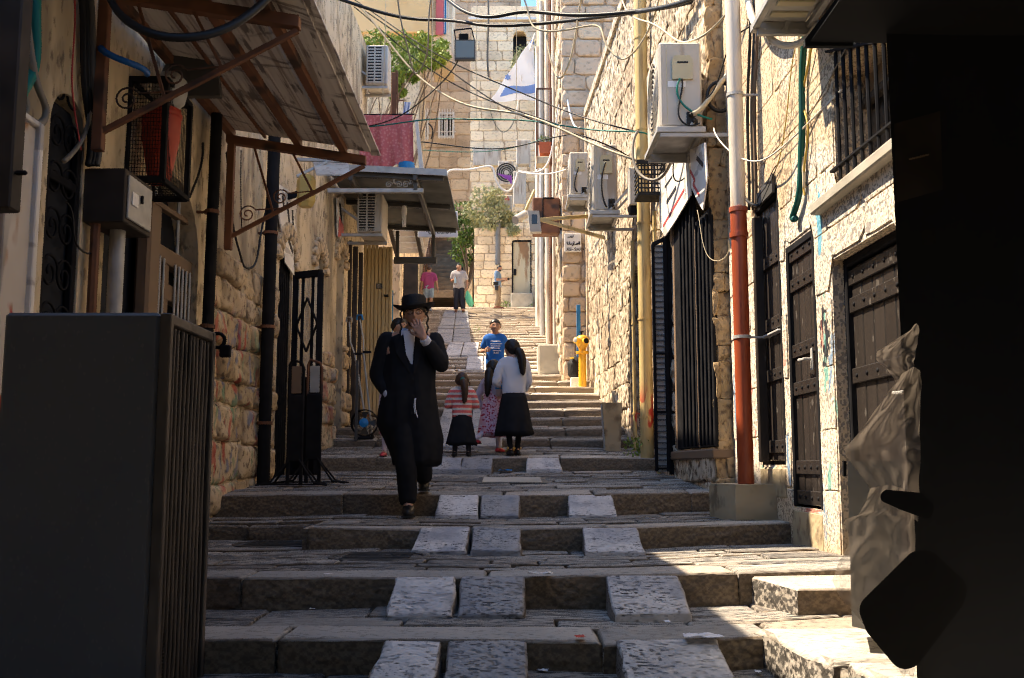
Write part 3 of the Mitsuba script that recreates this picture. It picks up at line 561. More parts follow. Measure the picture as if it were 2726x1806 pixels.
# ---------------------------------------------------------------- covered passage around the camera; unseen roof and rear wall shaped to darken the foreground
passage = thing('covered_passage', 'dark covered passage, its unseen roof and rear wall shaped to shade the foreground', 'building')
part(passage, 'roof', box(-4.5, 4.5, -7, 2.9, EYE + 2.75, EYE + 3.2, .02), 'near_black')
part(passage, 'rear_wall', cat([box(-4.5, -1.6, -7.3, -7, -.6, EYE + 2.745, .02), box(1.2, 4.5, -7.3, -7, -.6, EYE + 2.745, .02), box(-1.599, 1.199, -7.3, -7, EYE + 1.2, EYE + 2.745, .02)]), 'concrete')  # partial wall added out of view to cut light from behind
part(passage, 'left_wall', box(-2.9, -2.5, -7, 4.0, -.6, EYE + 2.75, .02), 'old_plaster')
part(passage, 'right_wall', box(1.95, 2.4, -7, 4.3, -.6, EYE + 2.75, .02), 'near_black')
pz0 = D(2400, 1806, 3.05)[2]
part(passage, 'pier', hull([(D(2358, 60, 3.05)[0], 3.05, EYE - 1.3), (2.6, 3.05, EYE - 1.3), (2.6, 4.3, EYE - 1.3), (D(2358, 60, 3.05)[0] + .16, 3.35, EYE - 1.3), (D(2358, 60, 3.05)[0], 3.05, EYE + 2.75), (2.6, 3.05, EYE + 2.75), (2.6, 4.3, EYE + 2.75), (D(2358, 60, 3.05)[0] + .16, 3.35, EYE + 2.75)]), 'near_black')
# ---------------------------------------------------------------- the far end of the street
rng = np.random.default_rng(21)
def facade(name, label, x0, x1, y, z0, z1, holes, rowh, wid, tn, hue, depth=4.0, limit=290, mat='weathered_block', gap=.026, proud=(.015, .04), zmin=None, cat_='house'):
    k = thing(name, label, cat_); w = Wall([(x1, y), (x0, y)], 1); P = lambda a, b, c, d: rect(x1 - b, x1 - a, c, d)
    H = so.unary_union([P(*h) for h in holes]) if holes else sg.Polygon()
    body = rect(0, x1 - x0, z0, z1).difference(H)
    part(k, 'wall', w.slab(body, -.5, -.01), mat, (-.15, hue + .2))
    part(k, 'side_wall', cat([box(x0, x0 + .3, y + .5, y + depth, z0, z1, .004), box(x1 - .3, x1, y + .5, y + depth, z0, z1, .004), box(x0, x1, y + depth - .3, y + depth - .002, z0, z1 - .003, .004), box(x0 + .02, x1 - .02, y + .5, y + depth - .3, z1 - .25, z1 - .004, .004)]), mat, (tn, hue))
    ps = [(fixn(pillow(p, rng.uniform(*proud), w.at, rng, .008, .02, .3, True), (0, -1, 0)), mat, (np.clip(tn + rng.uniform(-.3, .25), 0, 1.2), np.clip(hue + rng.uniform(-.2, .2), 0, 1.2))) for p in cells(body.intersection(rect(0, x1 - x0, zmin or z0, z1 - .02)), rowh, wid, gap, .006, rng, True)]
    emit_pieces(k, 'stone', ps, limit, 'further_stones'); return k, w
P0 = lambda px, py, y: D(px, py, y)
LZ = EYE + LAND_Z
# the landing and its approach
land = struct('landing'); lp = []
y = LAND_Y
while y < 42:
    x = -4.2
    while x < 1.4:
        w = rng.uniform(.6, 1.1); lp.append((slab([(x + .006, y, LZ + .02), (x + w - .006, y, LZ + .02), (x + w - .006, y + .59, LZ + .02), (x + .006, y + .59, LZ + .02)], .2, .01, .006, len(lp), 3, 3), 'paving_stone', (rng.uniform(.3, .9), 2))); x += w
    y += .6
emit_pieces(land, 'paving_stone', lp, 60, 'far_paving')
# one-storey block with the rusty door
yF = 38.8; a, b = P0(1262, 800, yF)[0], P0(1424, 800, yF)[0]; zt = P0(1300, 607, yF)[2]
dr_ = (P0(1363, 700, yF)[0], P0(1415, 700, yF)[0], P0(1400, 785, yF)[2], P0(1400, 640, yF)[2])
kF, wF = facade('stone_block_house', 'small pale stone house with a rusty metal door and plants on its roof terrace', a, b + .3, yF, LZ - .6, zt, [dr_], (.30, .36), (.42, .75), .75, .1, 3.2)
part(kF, 'back_wall', box(dr_[0] - .2, dr_[1] + .2, yF + .52, yF + .6, dr_[2] - .3, dr_[3] + .2), 'near_black')
dk = part(kF, 'door', box(dr_[0] + .03, dr_[1] - .03, yF + .04, yF + .10, dr_[2] + .02, dr_[3] - .03), 'rusty_door_paint', label='cream metal door streaked with rust')
part(dk, 'frame', cat([box(dr_[0], dr_[0] + .05, yF - .02, yF + .14, dr_[2], dr_[3]), box(dr_[1] - .05, dr_[1], yF - .02, yF + .14, dr_[2], dr_[3]), box(dr_[0] + .05, dr_[1] - .05, yF - .02, yF + .14, dr_[3] - .06, dr_[3])]), 'black_iron')
hp = P0(1371, 725, yF); part(dk, 'handle', box(hp[0] - .05, hp[0] + .05, yF - .03, yF + .05, hp[2] - .12, hp[2] + .12), 'black_iron')
part(kF, 'doorstep', box(dr_[0] - .05, dr_[1] + .05, yF - .55, yF + .02, LZ - .2, dr_[2] - .02, .03), 'grey_stone')
for i, (px, py) in enumerate(((1326, 597), (1326, 700), (1326, 790))): pass
t = thing('drainpipe', 'grey drainpipe down the small house left of the rusty door', 'pipe')
q0, q1 = P0(1326, 596, yF - .1), P0(1325, 705, yF - .1); put(t, tube([q0, (q0 + q1) / 2, q1], .10, 10), 'pipe_grey', smooth=40)
# tall pale facade behind
yT = 42.6; a, b = P0(1252, 300, yT)[0], P0(1436, 300, yT)[0]; z1 = P0(1300, 55, yT)[2]
hw = (P0(1366, 200, yT)[0], P0(1402, 200, yT)[0], P0(1380, 235, yT)[2], P0(1380, 85, yT)[2])
kT, wT = facade('tall_house', 'tall pale stone house at the head of the street with a white and blue flag', a, b + .4, yT, LZ, z1, [hw], (.42, .48), (.55, 1.0), .95, .0, 5)
part(kT, 'back_wall', box(hw[0] - .2, hw[1] + .2, yT + .55, yT + .6, hw[2] - .2, hw[3] + .2), 'near_black')
# arched head of the window
ac = (hw[0] + hw[1]) / 2; ar = (hw[1] - hw[0]) / 2
for k in range(9):
    t0, t1 = pi * k / 9, pi * (k + 1) / 9 - .03
    part(kT, 'arch_stone', hull([(ac + r * math.cos(t), yy, hw[3] - ar * .9 + r * math.sin(t) * 1.1) for t in (t0, t1) for r in (ar * 1.0, ar * 1.45) for yy in (yT - .05, yT + .2)]), 'weathered_block', (.7, 0))
part(kT, 'roof_edge', box(a - .1, b + .5, yT - .12, yT + .3, z1, z1 + .12), 'white_paint')
part(kT, 'parapet', cat([box(a, b + .4, yT + .5, yT + .7, z1 - .1, z1 + .9)]), 'weathered_block', (.9, 0))
# corrugated rooftop screen and things beyond the roof edge
yS = 45.5
t = thing('rooftop_screen', 'corrugated rooftop screen at the very top behind the pale house', 'screen')
q0, q1 = P0(1258, 18, yS), P0(1440, 30, yS); n = 40
sx = np.linspace(q0[0], q1[0], n * 2 + 1); v = np.array([[x, yS + .06 * (i % 2), z] for i, x in enumerate(sx) for z in (z1 - .6, q0[2])]); f = []
for i in range(2 * n): f += [[2 * i, 2 * i + 2, 2 * i + 3], [2 * i, 2 * i + 3, 2 * i + 1]]
put(t, tm(v, f), 'galvanised')
for (px0, px1, py0, py1, col, nm) in ((1262, 1318, 20, 52, 'rusty_iron', 'brown'), (1336, 1362, 30, 48, 'rusty_door_paint', 'rust stained')):
    t = thing('wooden_shutter', f'{nm} wooden shutter on the roof of the tall pale house', 'shutter'); p, q = P0(px0, py1, yS - .6), P0(px1, py0, yS - .6)
    m = [box(p[0], q[0], yS - .6, yS - .55, p[2], q[2], .01)] + [box(p[0] + .03, q[0] - .03, yS - .63, yS - .59, p[2] + (q[2] - p[2]) * (k + .2) / 6, p[2] + (q[2] - p[2]) * (k + .8) / 6, .005) for k in range(6)]
    put(t, m, col)
# brown shaded facade with barred windows, behind the far stairs
yB = 52.0; a, b = P0(1000, 300, yB)[0], P0(1262, 300, yB)[0]
W1 = [P0(x, y, yB) for x, y in ((1108, 372), (1142, 300))]; W2 = [P0(x, y, yB) for x, y in ((1166, 368), (1210, 300))]
hb = [(W1[0][0], W1[1][0], W1[0][2], W1[1][2]), (W2[0][0], W2[1][0], W2[0][2], W2[1][2])]
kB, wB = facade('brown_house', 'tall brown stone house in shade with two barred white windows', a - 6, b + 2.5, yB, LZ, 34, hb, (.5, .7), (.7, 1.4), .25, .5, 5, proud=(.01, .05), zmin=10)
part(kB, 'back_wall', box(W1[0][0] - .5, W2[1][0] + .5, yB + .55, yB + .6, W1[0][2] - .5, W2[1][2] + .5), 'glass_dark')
for (x0, x1, z0, z1_) in hb:
    wk = part(kB, 'window', cat([box(x0, x0 + .12, yB - .06, yB + .1, z0, z1_), box(x1 - .12, x1, yB - .06, yB + .1, z0, z1_), box(x0 + .12, x1 - .12, yB - .06, yB + .1, z1_ - .12, z1_), box(x0 + .12, x1 - .12, yB - .06, yB + .1, z0, z0 + .12), box((x0 + x1) / 2 - .04, (x0 + x1) / 2 + .04, yB - .03, yB + .05, z0 + .12, z1_ - .12)]), 'white_paint')
    for k in range(6): x = x0 + (x1 - x0) * (k + .5) / 6; part(wk, 'bar', tube([(x, yB - .14, z0 - .1), (x, yB - .14, (z0 + z1_) / 2), (x, yB - .14, z1_ + .15)], .025, 5), 'white_paint')
    for z in (z0 + .3, z1_ - .3): part(wk, 'rail', bar((x0 - .1, yB - .14, z), (x1 + .1, yB - .14, z), .04, .04), 'white_paint')
# dark arch over the far stairs
# the far stair
fs = thing('far_stair', 'narrow dark stone stair climbing away behind the grey sign', 'stair'); n = 15; ya, yb = 41.5, 48.0
p0, p1 = P0(1180, 772, ya), P0(1180, 622, yb); x0, x1 = P0(1143, 700, 44)[0], P0(1240, 700, 44)[0]
for k in range(n):
    y0 = ya + (yb - ya) * k / n; z = p0[2] + (p1[2] - p0[2]) * k / n
    part(fs, 'step', slab([(x0 - .2, y0, z), (x1 + .1, y0, z), (x1 + .1, yb + 1, z + .0), (x0 - .2, yb + 1, z)], (p1[2] - p0[2]) / n + .05, .02, .012, 40 + k, 8, 3, .02), 'dark_stair', smooth=True)
for px, c, ph in ((1141, 'rusty_iron', 'rusty red'), (1238, 'black_iron', 'black')):
    t = thing('handrail', f'{ph} handrail beside the far dark stair', 'handrail'); x = P0(px, 700, 44)[0]
    put(t, [tube([(x, ya + .3, p0[2] + 1.0), (x, (ya + yb) / 2, (p0[2] + p1[2]) / 2 + 1), (x, yb, p1[2] + 1.0)], .035, 6)] + [tube([(x, ya + .3 + (yb - ya - .3) * k / 5, p0[2] + (p1[2] - p0[2]) * k / 5 - .3), (x, ya + .3 + (yb - ya - .3) * k / 5, p0[2] + (p1[2] - p0[2]) * k / 5 + 1)], .03, 6) for k in range(6)], c, smooth=40)
# side walls of the stair
t = thing('stair_wall', 'pale plastered stair wall left of the far dark stair', 'wall'); part(t, 'wall', box(x0 - 3.0, x0 - .25, 40.6, 48, LZ - .5, p0[2] + 1.8, .02), 'old_plaster', (.3, .6))
t = thing('stair_wall', 'leaning stone post wall between the dark stair and the small pale house', 'wall'); part(t, 'wall', hull([(x1 + .12, 41.2, LZ - .5), (x1 + .4, 41.2, LZ - .5), (x1 + .12, 48, LZ - .5), (x1 + .4, 48, LZ - .5), (x1 + .15, 41.2, p0[2] + 3.0), (x1 + .4, 41.2, p0[2] + 3.0), (x1 + .12, 48, p1[2] + 2.6), (x1 + .4, 48, p1[2] + 2.6)]), 'old_plaster', (.5, .5))
# ochre house with a jettied upper storey, upper left
yO = 44.0; q0, q1 = P0(962, 86, yO), P0(1188, 86, yO); ko = thing('ochre_house', 'ochre plastered house whose upper storey juts over the steps at the top left', 'house')
o0 = P0(1155, 40, yO)[0]
hw2 = (P0(1158, 40, yO)[0], P0(1184, 40, yO)[0], P0(1160, 70, yO)[2], P0(1160, -60, yO)[2])
part(ko, 'jetty', box(-12, o0 - .2, yO, yO + 3.5, q0[2], q0[2] + 6, .03), 'ochre_plaster')
part(ko, 'wall', box(o0 - .2, q1[0] + .2, yO + .9, yO + 3.5, q0[2] - 1.0, q0[2] + 6, .03), 'weathered_block', (.7, .1))
part(ko, 'lower_wall', box(-9.5, -4.2, yO + .5, yO + 3.5, LZ - 4, q0[2] - .02, .03), 'old_plaster', (.5, .3))
part(ko, 'corbel', hull([(q0[0] + .1, yO + .1, q0[2] + .02), (q0[0] + .9, yO + .1, q0[2] + .02), (q0[0] + .1, yO + .1, q0[2] - 1.2), (q0[0] + .1, yO + .8, q0[2] + .02), (q0[0] + .9, yO + .8, q0[2] + .02), (q0[0] + .1, yO + .8, q0[2] - 1.2)]), 'ochre_plaster')
wk = part(ko, 'window', box(hw2[0], hw2[1], yO + .78, yO + .9, hw2[2], hw2[3], .01), 'blue_paint')
part(wk, 'shutter', cat([box(hw2[0] - .02, hw2[0] + .34, yO + .7, yO + .77, hw2[2] - .1, hw2[3])]), 'sign_pink')
for k in range(3): part(wk, 'bar', tube([(hw2[0] + .38 + .1 * k, yO + .72, hw2[2]), (hw2[0] + .38 + .1 * k, yO + .72, hw2[3] - 1), (hw2[0] + .38 + .1 * k, yO + .72, hw2[3])], .012, 5), 'white_paint')
# ---------------------------------------------------------------- greenery
def leaves(n, centers, size, rng, spread, ctint, droop=.5):
    V, F, U = [], [], []
    for i in range(n):
        c, r, tn = centers[rng.integers(len(centers))]
        d = rng.normal(size=3); d /= np.linalg.norm(d) + 1e-9; p = np.asarray(c) + d * np.asarray(r) * rng.uniform(.35, 1.0) ** .6
        a = rng.normal(size=3); a[2] -= droop; a /= np.linalg.norm(a); b = np.cross(a, rng.normal(size=3)); b /= np.linalg.norm(b) + 1e-9; s = size * rng.uniform(.6, 1.3)
        k = len(V); V += [p, p + a * s * .5 + b * s * .22, p + a * s, p + a * s * .5 - b * s * .22]; F += [[k, k + 1, k + 2], [k, k + 2, k + 3]]
        t = (np.clip(tn + rng.uniform(-.3, .3), 0, 1), 1.0 if rng.uniform() < ctint else 0.0); U += [t] * 4
    m = tm(V, F); m.my_uv = np.array(U); return m
def tree(label, base, blobs, n, size, mat, tr, cat_='tree', name='tree', ctint=.06, trunk=.12, droop=.5, limbs=True):
    k = thing(name, label, cat_); base = np.asarray(base, float)
    part(k, 'trunk' if name == 'tree' else 'stem', cat([tube(spline([base, base * .5 + np.asarray(c) * .5 + tr.normal(size=3) * .08 * np.linalg.norm(np.asarray(c) - base), np.asarray(c)], 5), np.linspace(trunk, trunk * .2, 11), 6) for c, r, t_ in (blobs if limbs else blobs[:2])]), 'bark', smooth=True)
    part(k, 'crown' if name == 'tree' else 'foliage', leaves(n, blobs, size, tr, 1, ctint, droop), mat, smooth=False); return k
tr = np.random.default_rng(5)
yt = 33.0; bl = []
for px, py, r, t_ in ((1040, 130, 1.0, .6), (1075, 115, .9, .8), (1110, 118, .9, .75), (1142, 130, .85, .85), (1165, 140, .55, .8), (1060, 165, .8, .5), (1095, 160, .85, .55), (1125, 165, .6, .6), (1062, 198, .55, .4), (1085, 190, .45, .5), (1058, 225, .3, .4), (1015, 110, .9, .6), (985, 120, .9, .5), (1178, 120, .35, .9), (1185, 150, .3, .8), (1150, 170, .35, .7), (1070, 245, .22, .5), (1048, 255, .2, .4), (1100, 205, .3, .5), (1128, 105, .5, .9), (1172, 165, .2, .8)):
    bl.append((P0(px, py, yt + tr.uniform(-.6, .6)), (r * .56, r * .65, r * .5), t_))
tree('bright green leafy tree spreading under the ochre jetty', (P0(1010, 300, yt + 1)[0] - .6, yt + 1, 7.5), bl, 4600, .16, 'leaf', tr, trunk=.06)
# plants on the terrace of the small house
yq = 38.6; bl = [(P0(px, py, yq + tr.uniform(-.3, .5)), (r, r * .8, r * .8), t_) for px, py, r, t_ in ((1262, 560, .5, .5), (1290, 520, .55, .7), (1275, 590, .4, .4), (1312, 545, .5, .7), (1300, 590, .45, .6), (1330, 560, .45, .6), (1345, 590, .35, .8), (1322, 520, .4, .8), (1360, 580, .3, .6), (1365, 612, .25, .7))]
tree('tangled grey green shrub spilling over the terrace of the small pale house', P0(1310, 606, 39.2), bl, 2700, .15, 'grey_leaf', tr, 'shrub', 'shrub', .25, .04, .3)
bl = [(P0(px, py, 39.6 + tr.uniform(-.3, .3)), (r, r * .7, r), t_) for px, py, r, t_ in ((1225, 560, .45, .1), (1232, 600, .45, .15), (1215, 630, .35, .1), (1238, 640, .4, .1), (1222, 670, .35, .08), (1240, 690, .3, .05), (1213, 590, .3, .2), (1250, 620, .35, .2), (1256, 580, .4, .3))]
tree('dark ivy hanging down left of the small pale house', P0(1243, 770, 39.8), bl, 1700, .16, 'leaf', tr, 'climber', 'climbing_plant', .08, .05, .8)
yg = 41.5; bl = [(P0(px, py, yg + tr.uniform(-.3, .3)), (r, r, r), t_) for px, py, r, t_ in ((1395, 150, .5, .6), (1420, 145, .5, .7), (1392, 185, .55, .7), (1415, 180, .5, .6), (1430, 170, .45, .5), (1405, 215, .45, .7), (1425, 205, .4, .6), (1398, 240, .3, .6), (1385, 165, .4, .8))]
kb = tree('pale grey green bush hanging from the window of the tall house over the flag', P0(1428, 165, 42.4), bl, 2400, .15, 'grey_leaf', tr, 'bush', 'hanging_bush', .1, .03, .9)
# ---------------------------------------------------------------- left side objects
def V3(*a): return np.array(a, float)
def scroll(c, u, v, r, turns=1.75, tail=None, rad=.006):
    """a wrought iron spiral in the plane (u, v)"""
    a = np.linspace(0, turns * 2 * pi, int(18 * turns)); q = np.linspace(r, r * .18, len(a))
    pts = [np.asarray(c) + u * (q[i] * math.cos(a[i])) + v * (q[i] * math.sin(a[i])) for i in range(len(a))]
    if tail is not None: pts = [np.asarray(tail)] + pts
    return tube(pts, rad, 5)
UX, UY, UZ = V3(1, 0, 0), V3(0, 1, 0), V3(0, 0, 1)
# refrigerator in the near left
fr = thing('refrigerator', 'dark grey metal refrigerator shell standing in the near left corner', 'refrigerator')
fx0, fx1, fy0, fy1 = D(8, 900, 3.6)[0], D(431, 900, 3.6)[0], 3.6, 4.16; fz1, fz0 = D(430, 832, 3.6)[2], zg(3.7) - .02
part(fr, 'body', box(fx0, fx1 - .012, fy0, fy1, fz0, fz1, .012), 'cabinet_paint')
fg = part(fr, 'back_panel', box(fx1 - .012, fx1 + .004, fy0 + .05, fy1 - .03, fz0 + .03, fz1 - .045, .003), 'near_black')
part(fg, 'rim', cat([box(fx1 - .01, fx1 + .03, fy0 + .002, fy0 + .035, fz0 + .02, fz1 - .002, .004), box(fx1 - .01, fx1 + .03, fy1 - .035, fy1 - .002, fz0 + .02, fz1 - .002, .004), box(fx1 - .01, fx1 + .028, fy0 + .036, fy1 - .036, fz1 - .04, fz1 - .003, .004)]), 'fridge_grill')
for k in range(10):
    y = fy0 + .075 + (fy1 - fy0 - .15) * k / 9; rr = np.random.default_rng(k)
    part(fg, 'rib', tube([(fx1 + .014 + rr.uniform(-.002, .002), y + rr.uniform(-.003, .003), z) for z in np.linspace(fz0 + .05, fz1 - .05, 9)], .0105, 6), 'fridge_grill', smooth=True)
m = [box(fx1 + .012, fx1 + .0155, fy0 + .05, fy1 - .05, z, z + .003, .0005) for z in np.linspace(fz0 + .06, fz1 - .08, 110)]
part(fg, 'wire_rungs', cat(m), 'fridge_grill', kind='stuff')
t = thing('padlock_hasp', 'iron hasp with padlock at the top corner of the refrigerator', 'padlock')
c = V3(fx1 + .03, fy1 + .02, fz1 - .03); part(t, 'ring', tube([c + (UY * .0 + UX * math.cos(a) + UZ * math.sin(a)) * .03 for a in np.linspace(0, 6.28, 14)], .008, 6), 'black_iron', smooth=True); part(t, 'body', box(c[0] + .01, c[0] + .055, c[1] - .01, c[1] + .02, c[2] - .07, c[2] - .02, .005), 'black_iron')
# sprayed white board and the dark plank in front
t = thing('sprayed_board', 'white metal shutter board with red and grey spray paint at the far left edge', 'board')
a = L1.pt(30, 300, .14); b = L1.pt(110, 300, .14); bz = (1.3, L1.hit(100, 345, .14)[1])
part(t, 'panel', L1.box(a[1] - 4.0, b[1] - 4.0, bz[0], bz[1], .09, .14), 'sprayed_board')
part(t, 'frame', cat([L1.box(b[1] - 4.045, b[1] - 4.002, bz[0], bz[1] + .03, .10, .165), L1.box(a[1] - 4.0, b[1] - 4.05, bz[1], bz[1] + .03, .10, .165)]), 'board_frame' if 0 else 'worn_sign')
t = thing('dark_plank', 'dark upright timber post with a hinge at the top left corner', 'post')
a = L1.pt(20, 300, .30); part(t, 'post', box(a[0] - .10, a[0] + .06, a[1] - .05, a[1] + .05, L1.hit(30, 575, .3)[1], EYE + 2.6), 'dark_board')
part(t, 'hinge', box(a[0] + .06, a[0] + .11, a[1] - .03, a[1] - .01, L1.hit(45, 490, .3)[1], L1.hit(45, 490, .3)[1] + .02), 'black_iron')
# scrolled iron gate in the first arch
t = thing('scroll_gate', 'black wrought iron gate of spirals inside the first arch on the left', 'gate'); s0, s1 = lb
part(t, 'backing', L1.box(s0 - .1, s1 + .1, .8, lz(150, 250), -.10, -.06), 'near_black')
part(t, 'frame', cat([L1.box(s0, s0 + .05, .8, lz(150, 330), -.05, -.01), L1.box(s1 - .05, s1, .8, lz(150, 330), -.05, -.01), L1.box(s0 + .05, s1 - .05, lz(150, 480), lz(150, 480) + .05, -.05, -.01)]), 'black_iron')
for k in range(9):
    z = 1.6 + k * .26; 
    for q in (.3, .7):
        c = L1.at(np.array(s0 + (s1 - s0) * q), z, np.array(-.02)); part(t, 'spiral', scroll(c, UY, UZ, .11, 1.6, None, .008), 'black_iron', smooth=True)
# plaster pier with painted numbers
zt_ = (lz(240, 470), lz(240, 540))
for txt, z in (('26', lz(245, 500)), ('24', lz(247, 552))):
    m = meshkit.text_mesh(txt, .085, .003, True); v = m.vertices; sp = L1.hit(232, 500)[0]; m2 = tm(L1.at(sp + v[:, 0], z + v[:, 1], v[:, 2] + .002), m.faces); m2 = fixn(m2, (1, 0, 0)); part(house_left, 'painted_number', m2, 'letter_black')
# electric box
eb = thing('meter_box', 'rusty grey electric meter box on the plaster pier', 'electric box')
s0, s1 = near_far(L1, 228, 262, 520); e0, e1 = L1.pt(230, 610, .0), L1.pt(305, 610, .25)
sA = L1.hit(231, 520, .02)[0]; z0, z1 = L1.hit(232, 594, .02)[1], L1.hit(232, 446, .02)[1]
sB = sA + .16; part(eb, 'body', L1.box(sA, sB + .26, z0, z1, .0, .24), 'dark_board', label='rust brown box body')
dk = part(eb, 'door', L1.box(sA + .03, sB + .23, z0 + .03, z1 - .03, .24, .255), 'galvanised')
part(dk, 'pane', L1.box(sA + .07, sA + .16, z0 + .12, z1 - .12, .255, .262), 'sign_white'); part(dk, 'lock', L1.box(sA + .20, sA + .22, (z0 + z1) / 2, (z0 + z1) / 2 + .05, .255, .27), 'black_iron')
t = thing('conduit', 'grey steel conduit running down from the meter box', 'pipe'); q = L1.at(np.array(sA + .22), z0, np.array(.12)); put(t, tube([q, q - UZ * .8, q - UZ * 2.2], .045, 10), 'galvanised', smooth=40)
t = thing('conduit', 'rusty thin pipe beside the grey conduit under the meter box', 'pipe'); q = L1.at(np.array(sA + .05), z0, np.array(.06)); put(t, tube([q, q - UZ * .8, q - UZ * 2.2], .03, 8), 'rusty_iron', smooth=40)
# dark doorway, its darkness added as a black sheet, and its post
t = thing('dark_doorway_shutter', 'black sheet standing for the darkness inside the tall doorway right of the meter box', 'shutter'); part(t, 'sheet', L1.box(lo[0] - .02, lo[1] + .02, .9, lz(300, 560) + .05, -.09, -.05), 'near_black'); part(t, 'edge_strip', L1.box(lo[0] + .01, lo[0] + .05, .95, lz(300, 560), -.049, -.03), 'black_iron')
t = thing('door_post', 'old wooden door post sprayed red beside the barred arch', 'post'); q = near_far(L1, 352, 384, 800); part(t, 'post', L1.box(q[0], q[1], 1.0, lz(365, 530), .0, .10, .02), 'brown_board')
part(t, 'spray', hull([L1.at(np.array(q[0] + a), z, np.array(.103)) for a, z in ((.12, 1.95), (.16, 1.5), (.10, 1.35), (.2, 1.9), (.17, 1.3))]), 'red_plastic')
# barred door in the big arch
bd = thing('barred_door', 'weathered wooden double door with iron bars in the big left arch', 'door'); s0, s1 = la; zz_ = laz[1] - .1
part(bd, 'backing', L1.box(s0 - .2, s1 + .2, .9, laz[1] + .9, -.22, -.18), 'near_black')
for a, b in ((s0, s0 + .07), ((s0 + s1) / 2 - .05, (s0 + s1) / 2 + .05), (s1 - .07, s1)): part(bd, 'stile', L1.box(a, b, .9, zz_, -.12, -.05), 'brown_board')
for z, h in ((zz_, .12), (zz_ - .26, .12), (1.0, .2)): part(bd, 'rail', L1.box(s0, s1, z, z + h, -.13 if z != zz_ else -.14, -.045), 'brown_board')
for k in range(12):
    s = s0 + .1 + (s1 - s0 - .2) * k / 11; c, r = (s0 + s1) / 2, (s1 - s0) / 2
    if abs(s - c) < .06: continue
    part(bd, 'bar', tube([L1.at(np.array(s), z, np.array(-.03)) for z in (1.0, 1.8, zz_ + .02)], .010, 6), 'galvanised')
    zt2 = laz[1] + math.sqrt(max(.01, r * r - (s - c) ** 2))
    if k % 3 == 0: part(bd, 'top_bar', tube([L1.at(np.array(s), z, np.array(-.08)) for z in (zz_ + .1, (zz_ + zt2) / 2, zt2)], .014, 6), 'galvanised')
part(bd, 'fan_rail', bar(L1.at(np.array(s0 + .1), laz[1] + .3, np.array(-.08)), L1.at(np.array(s1 - .1), laz[1] + .32, np.array(-.08)), .05, .04), 'brown_board')
# drain poles
for (px, py, r, lab) in ((563, 600, .045, 'dark drainpipe down the left wall just behind the refrigerator'), (718, 700, .06, 'thick dark drainpipe on the left wall before the black iron gate')):
    t = thing('drainpipe', lab, 'pipe'); q = L1.pt(px, py, .12); zb = zg(q[1]) - .05
    part(t, 'pipe', tube([(q[0], q[1], zb), (q[0], q[1], 2.5), (q[0] + .01, q[1], EYE + (2.75 if px < 600 else 3.2))], r, 12), 'black_iron', smooth=40)
    for z in (zb + .6, zb + 1.5, zb + 2.4): part(t, 'clamp', cat([lathe([(r + .012, z), (r + .012, z + .03)], 12, (q[0], q[1], 0)), bar((q[0] - .15, q[1], z + .015), (q[0], q[1], z + .015), .02, .02)]), 'rusty_iron')
# big wooden awning
aw = thing('wooden_awning', 'mouldy bleached board awning on rusty iron beams over the left side', 'awning')
AX0, AX1, AY0, AY1 = -2.42, D(985, 415, 8.3)[0], 4.35, 8.3; AZ0, AZ1 = D(606, 343, 8.3)[2], D(985, 402, 8.3)[2]
def az_(x): return AZ0 + (AZ1 - AZ0) * (x - AX0) / (AX1 - AX0)
sh = np.linspace(AX0, AX1, 5); g_ = []
for k in range(4):
    x0, x1 = sh[k] + .002, sh[k + 1] - .002; dz = [.0, .004, -.003, .002][k]
    part(aw, 'board', hull([(x, y, az_(x) + z + dz) for x in (x0, x1) for y in (AY0, AY1 + [.0, .02, -.01, .05][k]) for z in (.0, .015)]), 'mouldy_board')
for x, w in ((AX0 + .05, .06), (AX0 + .62, .055), (AX1 - .22, .055), (AX0 + .33, .02)): part(aw, 'beam', hull([(x + a, y, az_(x) + z) for a in (-w / 2, w / 2) for y in (AY0, AY1 + .01) for z in (-.065 if w > .03 else -.03, -.008)]), 'rusty_iron')
for y in (AY1 - .03, 5.6): part(aw, 'cross_beam', hull([(x, y + b, az_(x) + z) for x in (AX0 + .02, AX1 - .03) for b in (-.035, .035) for z in (-.135, -.066)]), 'rusty_iron')
part(aw, 'overhang', hull([(x, y, z) for x, z in ((AX1 - .02, AZ1 + .016), (AX1 + .06, AZ1 + .012)) for y in (AY0, AY1 + .22) for z in (z, z + .012)]), 'mouldy_board')
for y in (AY1 - .03, 5.6):
    pb = V3(AX0 + .06, y, az_(AX0) - .95); pt_ = V3(AX1 - .04, y, az_(AX1) - .14)
    sb = part(aw, 'strut', bar(pb, pt_, .035, .03), 'rusty_iron')
    part(sb, 'wall_post', bar(pb + UZ * -.1, V3(pb[0], y, az_(AX0) - .13), .06, .06, (0, 1, 0)), 'rusty_iron')
    d = (pt_ - pb) / np.linalg.norm(pt_ - pb); nrm = np.cross(UY, d) * -1
    if nrm[2] < 0: nrm = -nrm
    for q, r in ((.18, .075), (.42, .07)): part(sb, 'scroll', scroll(pb + (pt_ - pb) * q + nrm * (r + .03), d, nrm, r, 1.7, pb + (pt_ - pb) * (q + .2) + nrm * .02), 'rusty_iron', smooth=True)
    for q in (.33, .62): part(sb, 'brace', bar(pb + (pt_ - pb) * q, V3((pb + (pt_ - pb) * (q - .16))[0], y, az_((pb + (pt_ - pb) * (q - .16))[0]) - .13), .018, .018), 'rusty_iron')
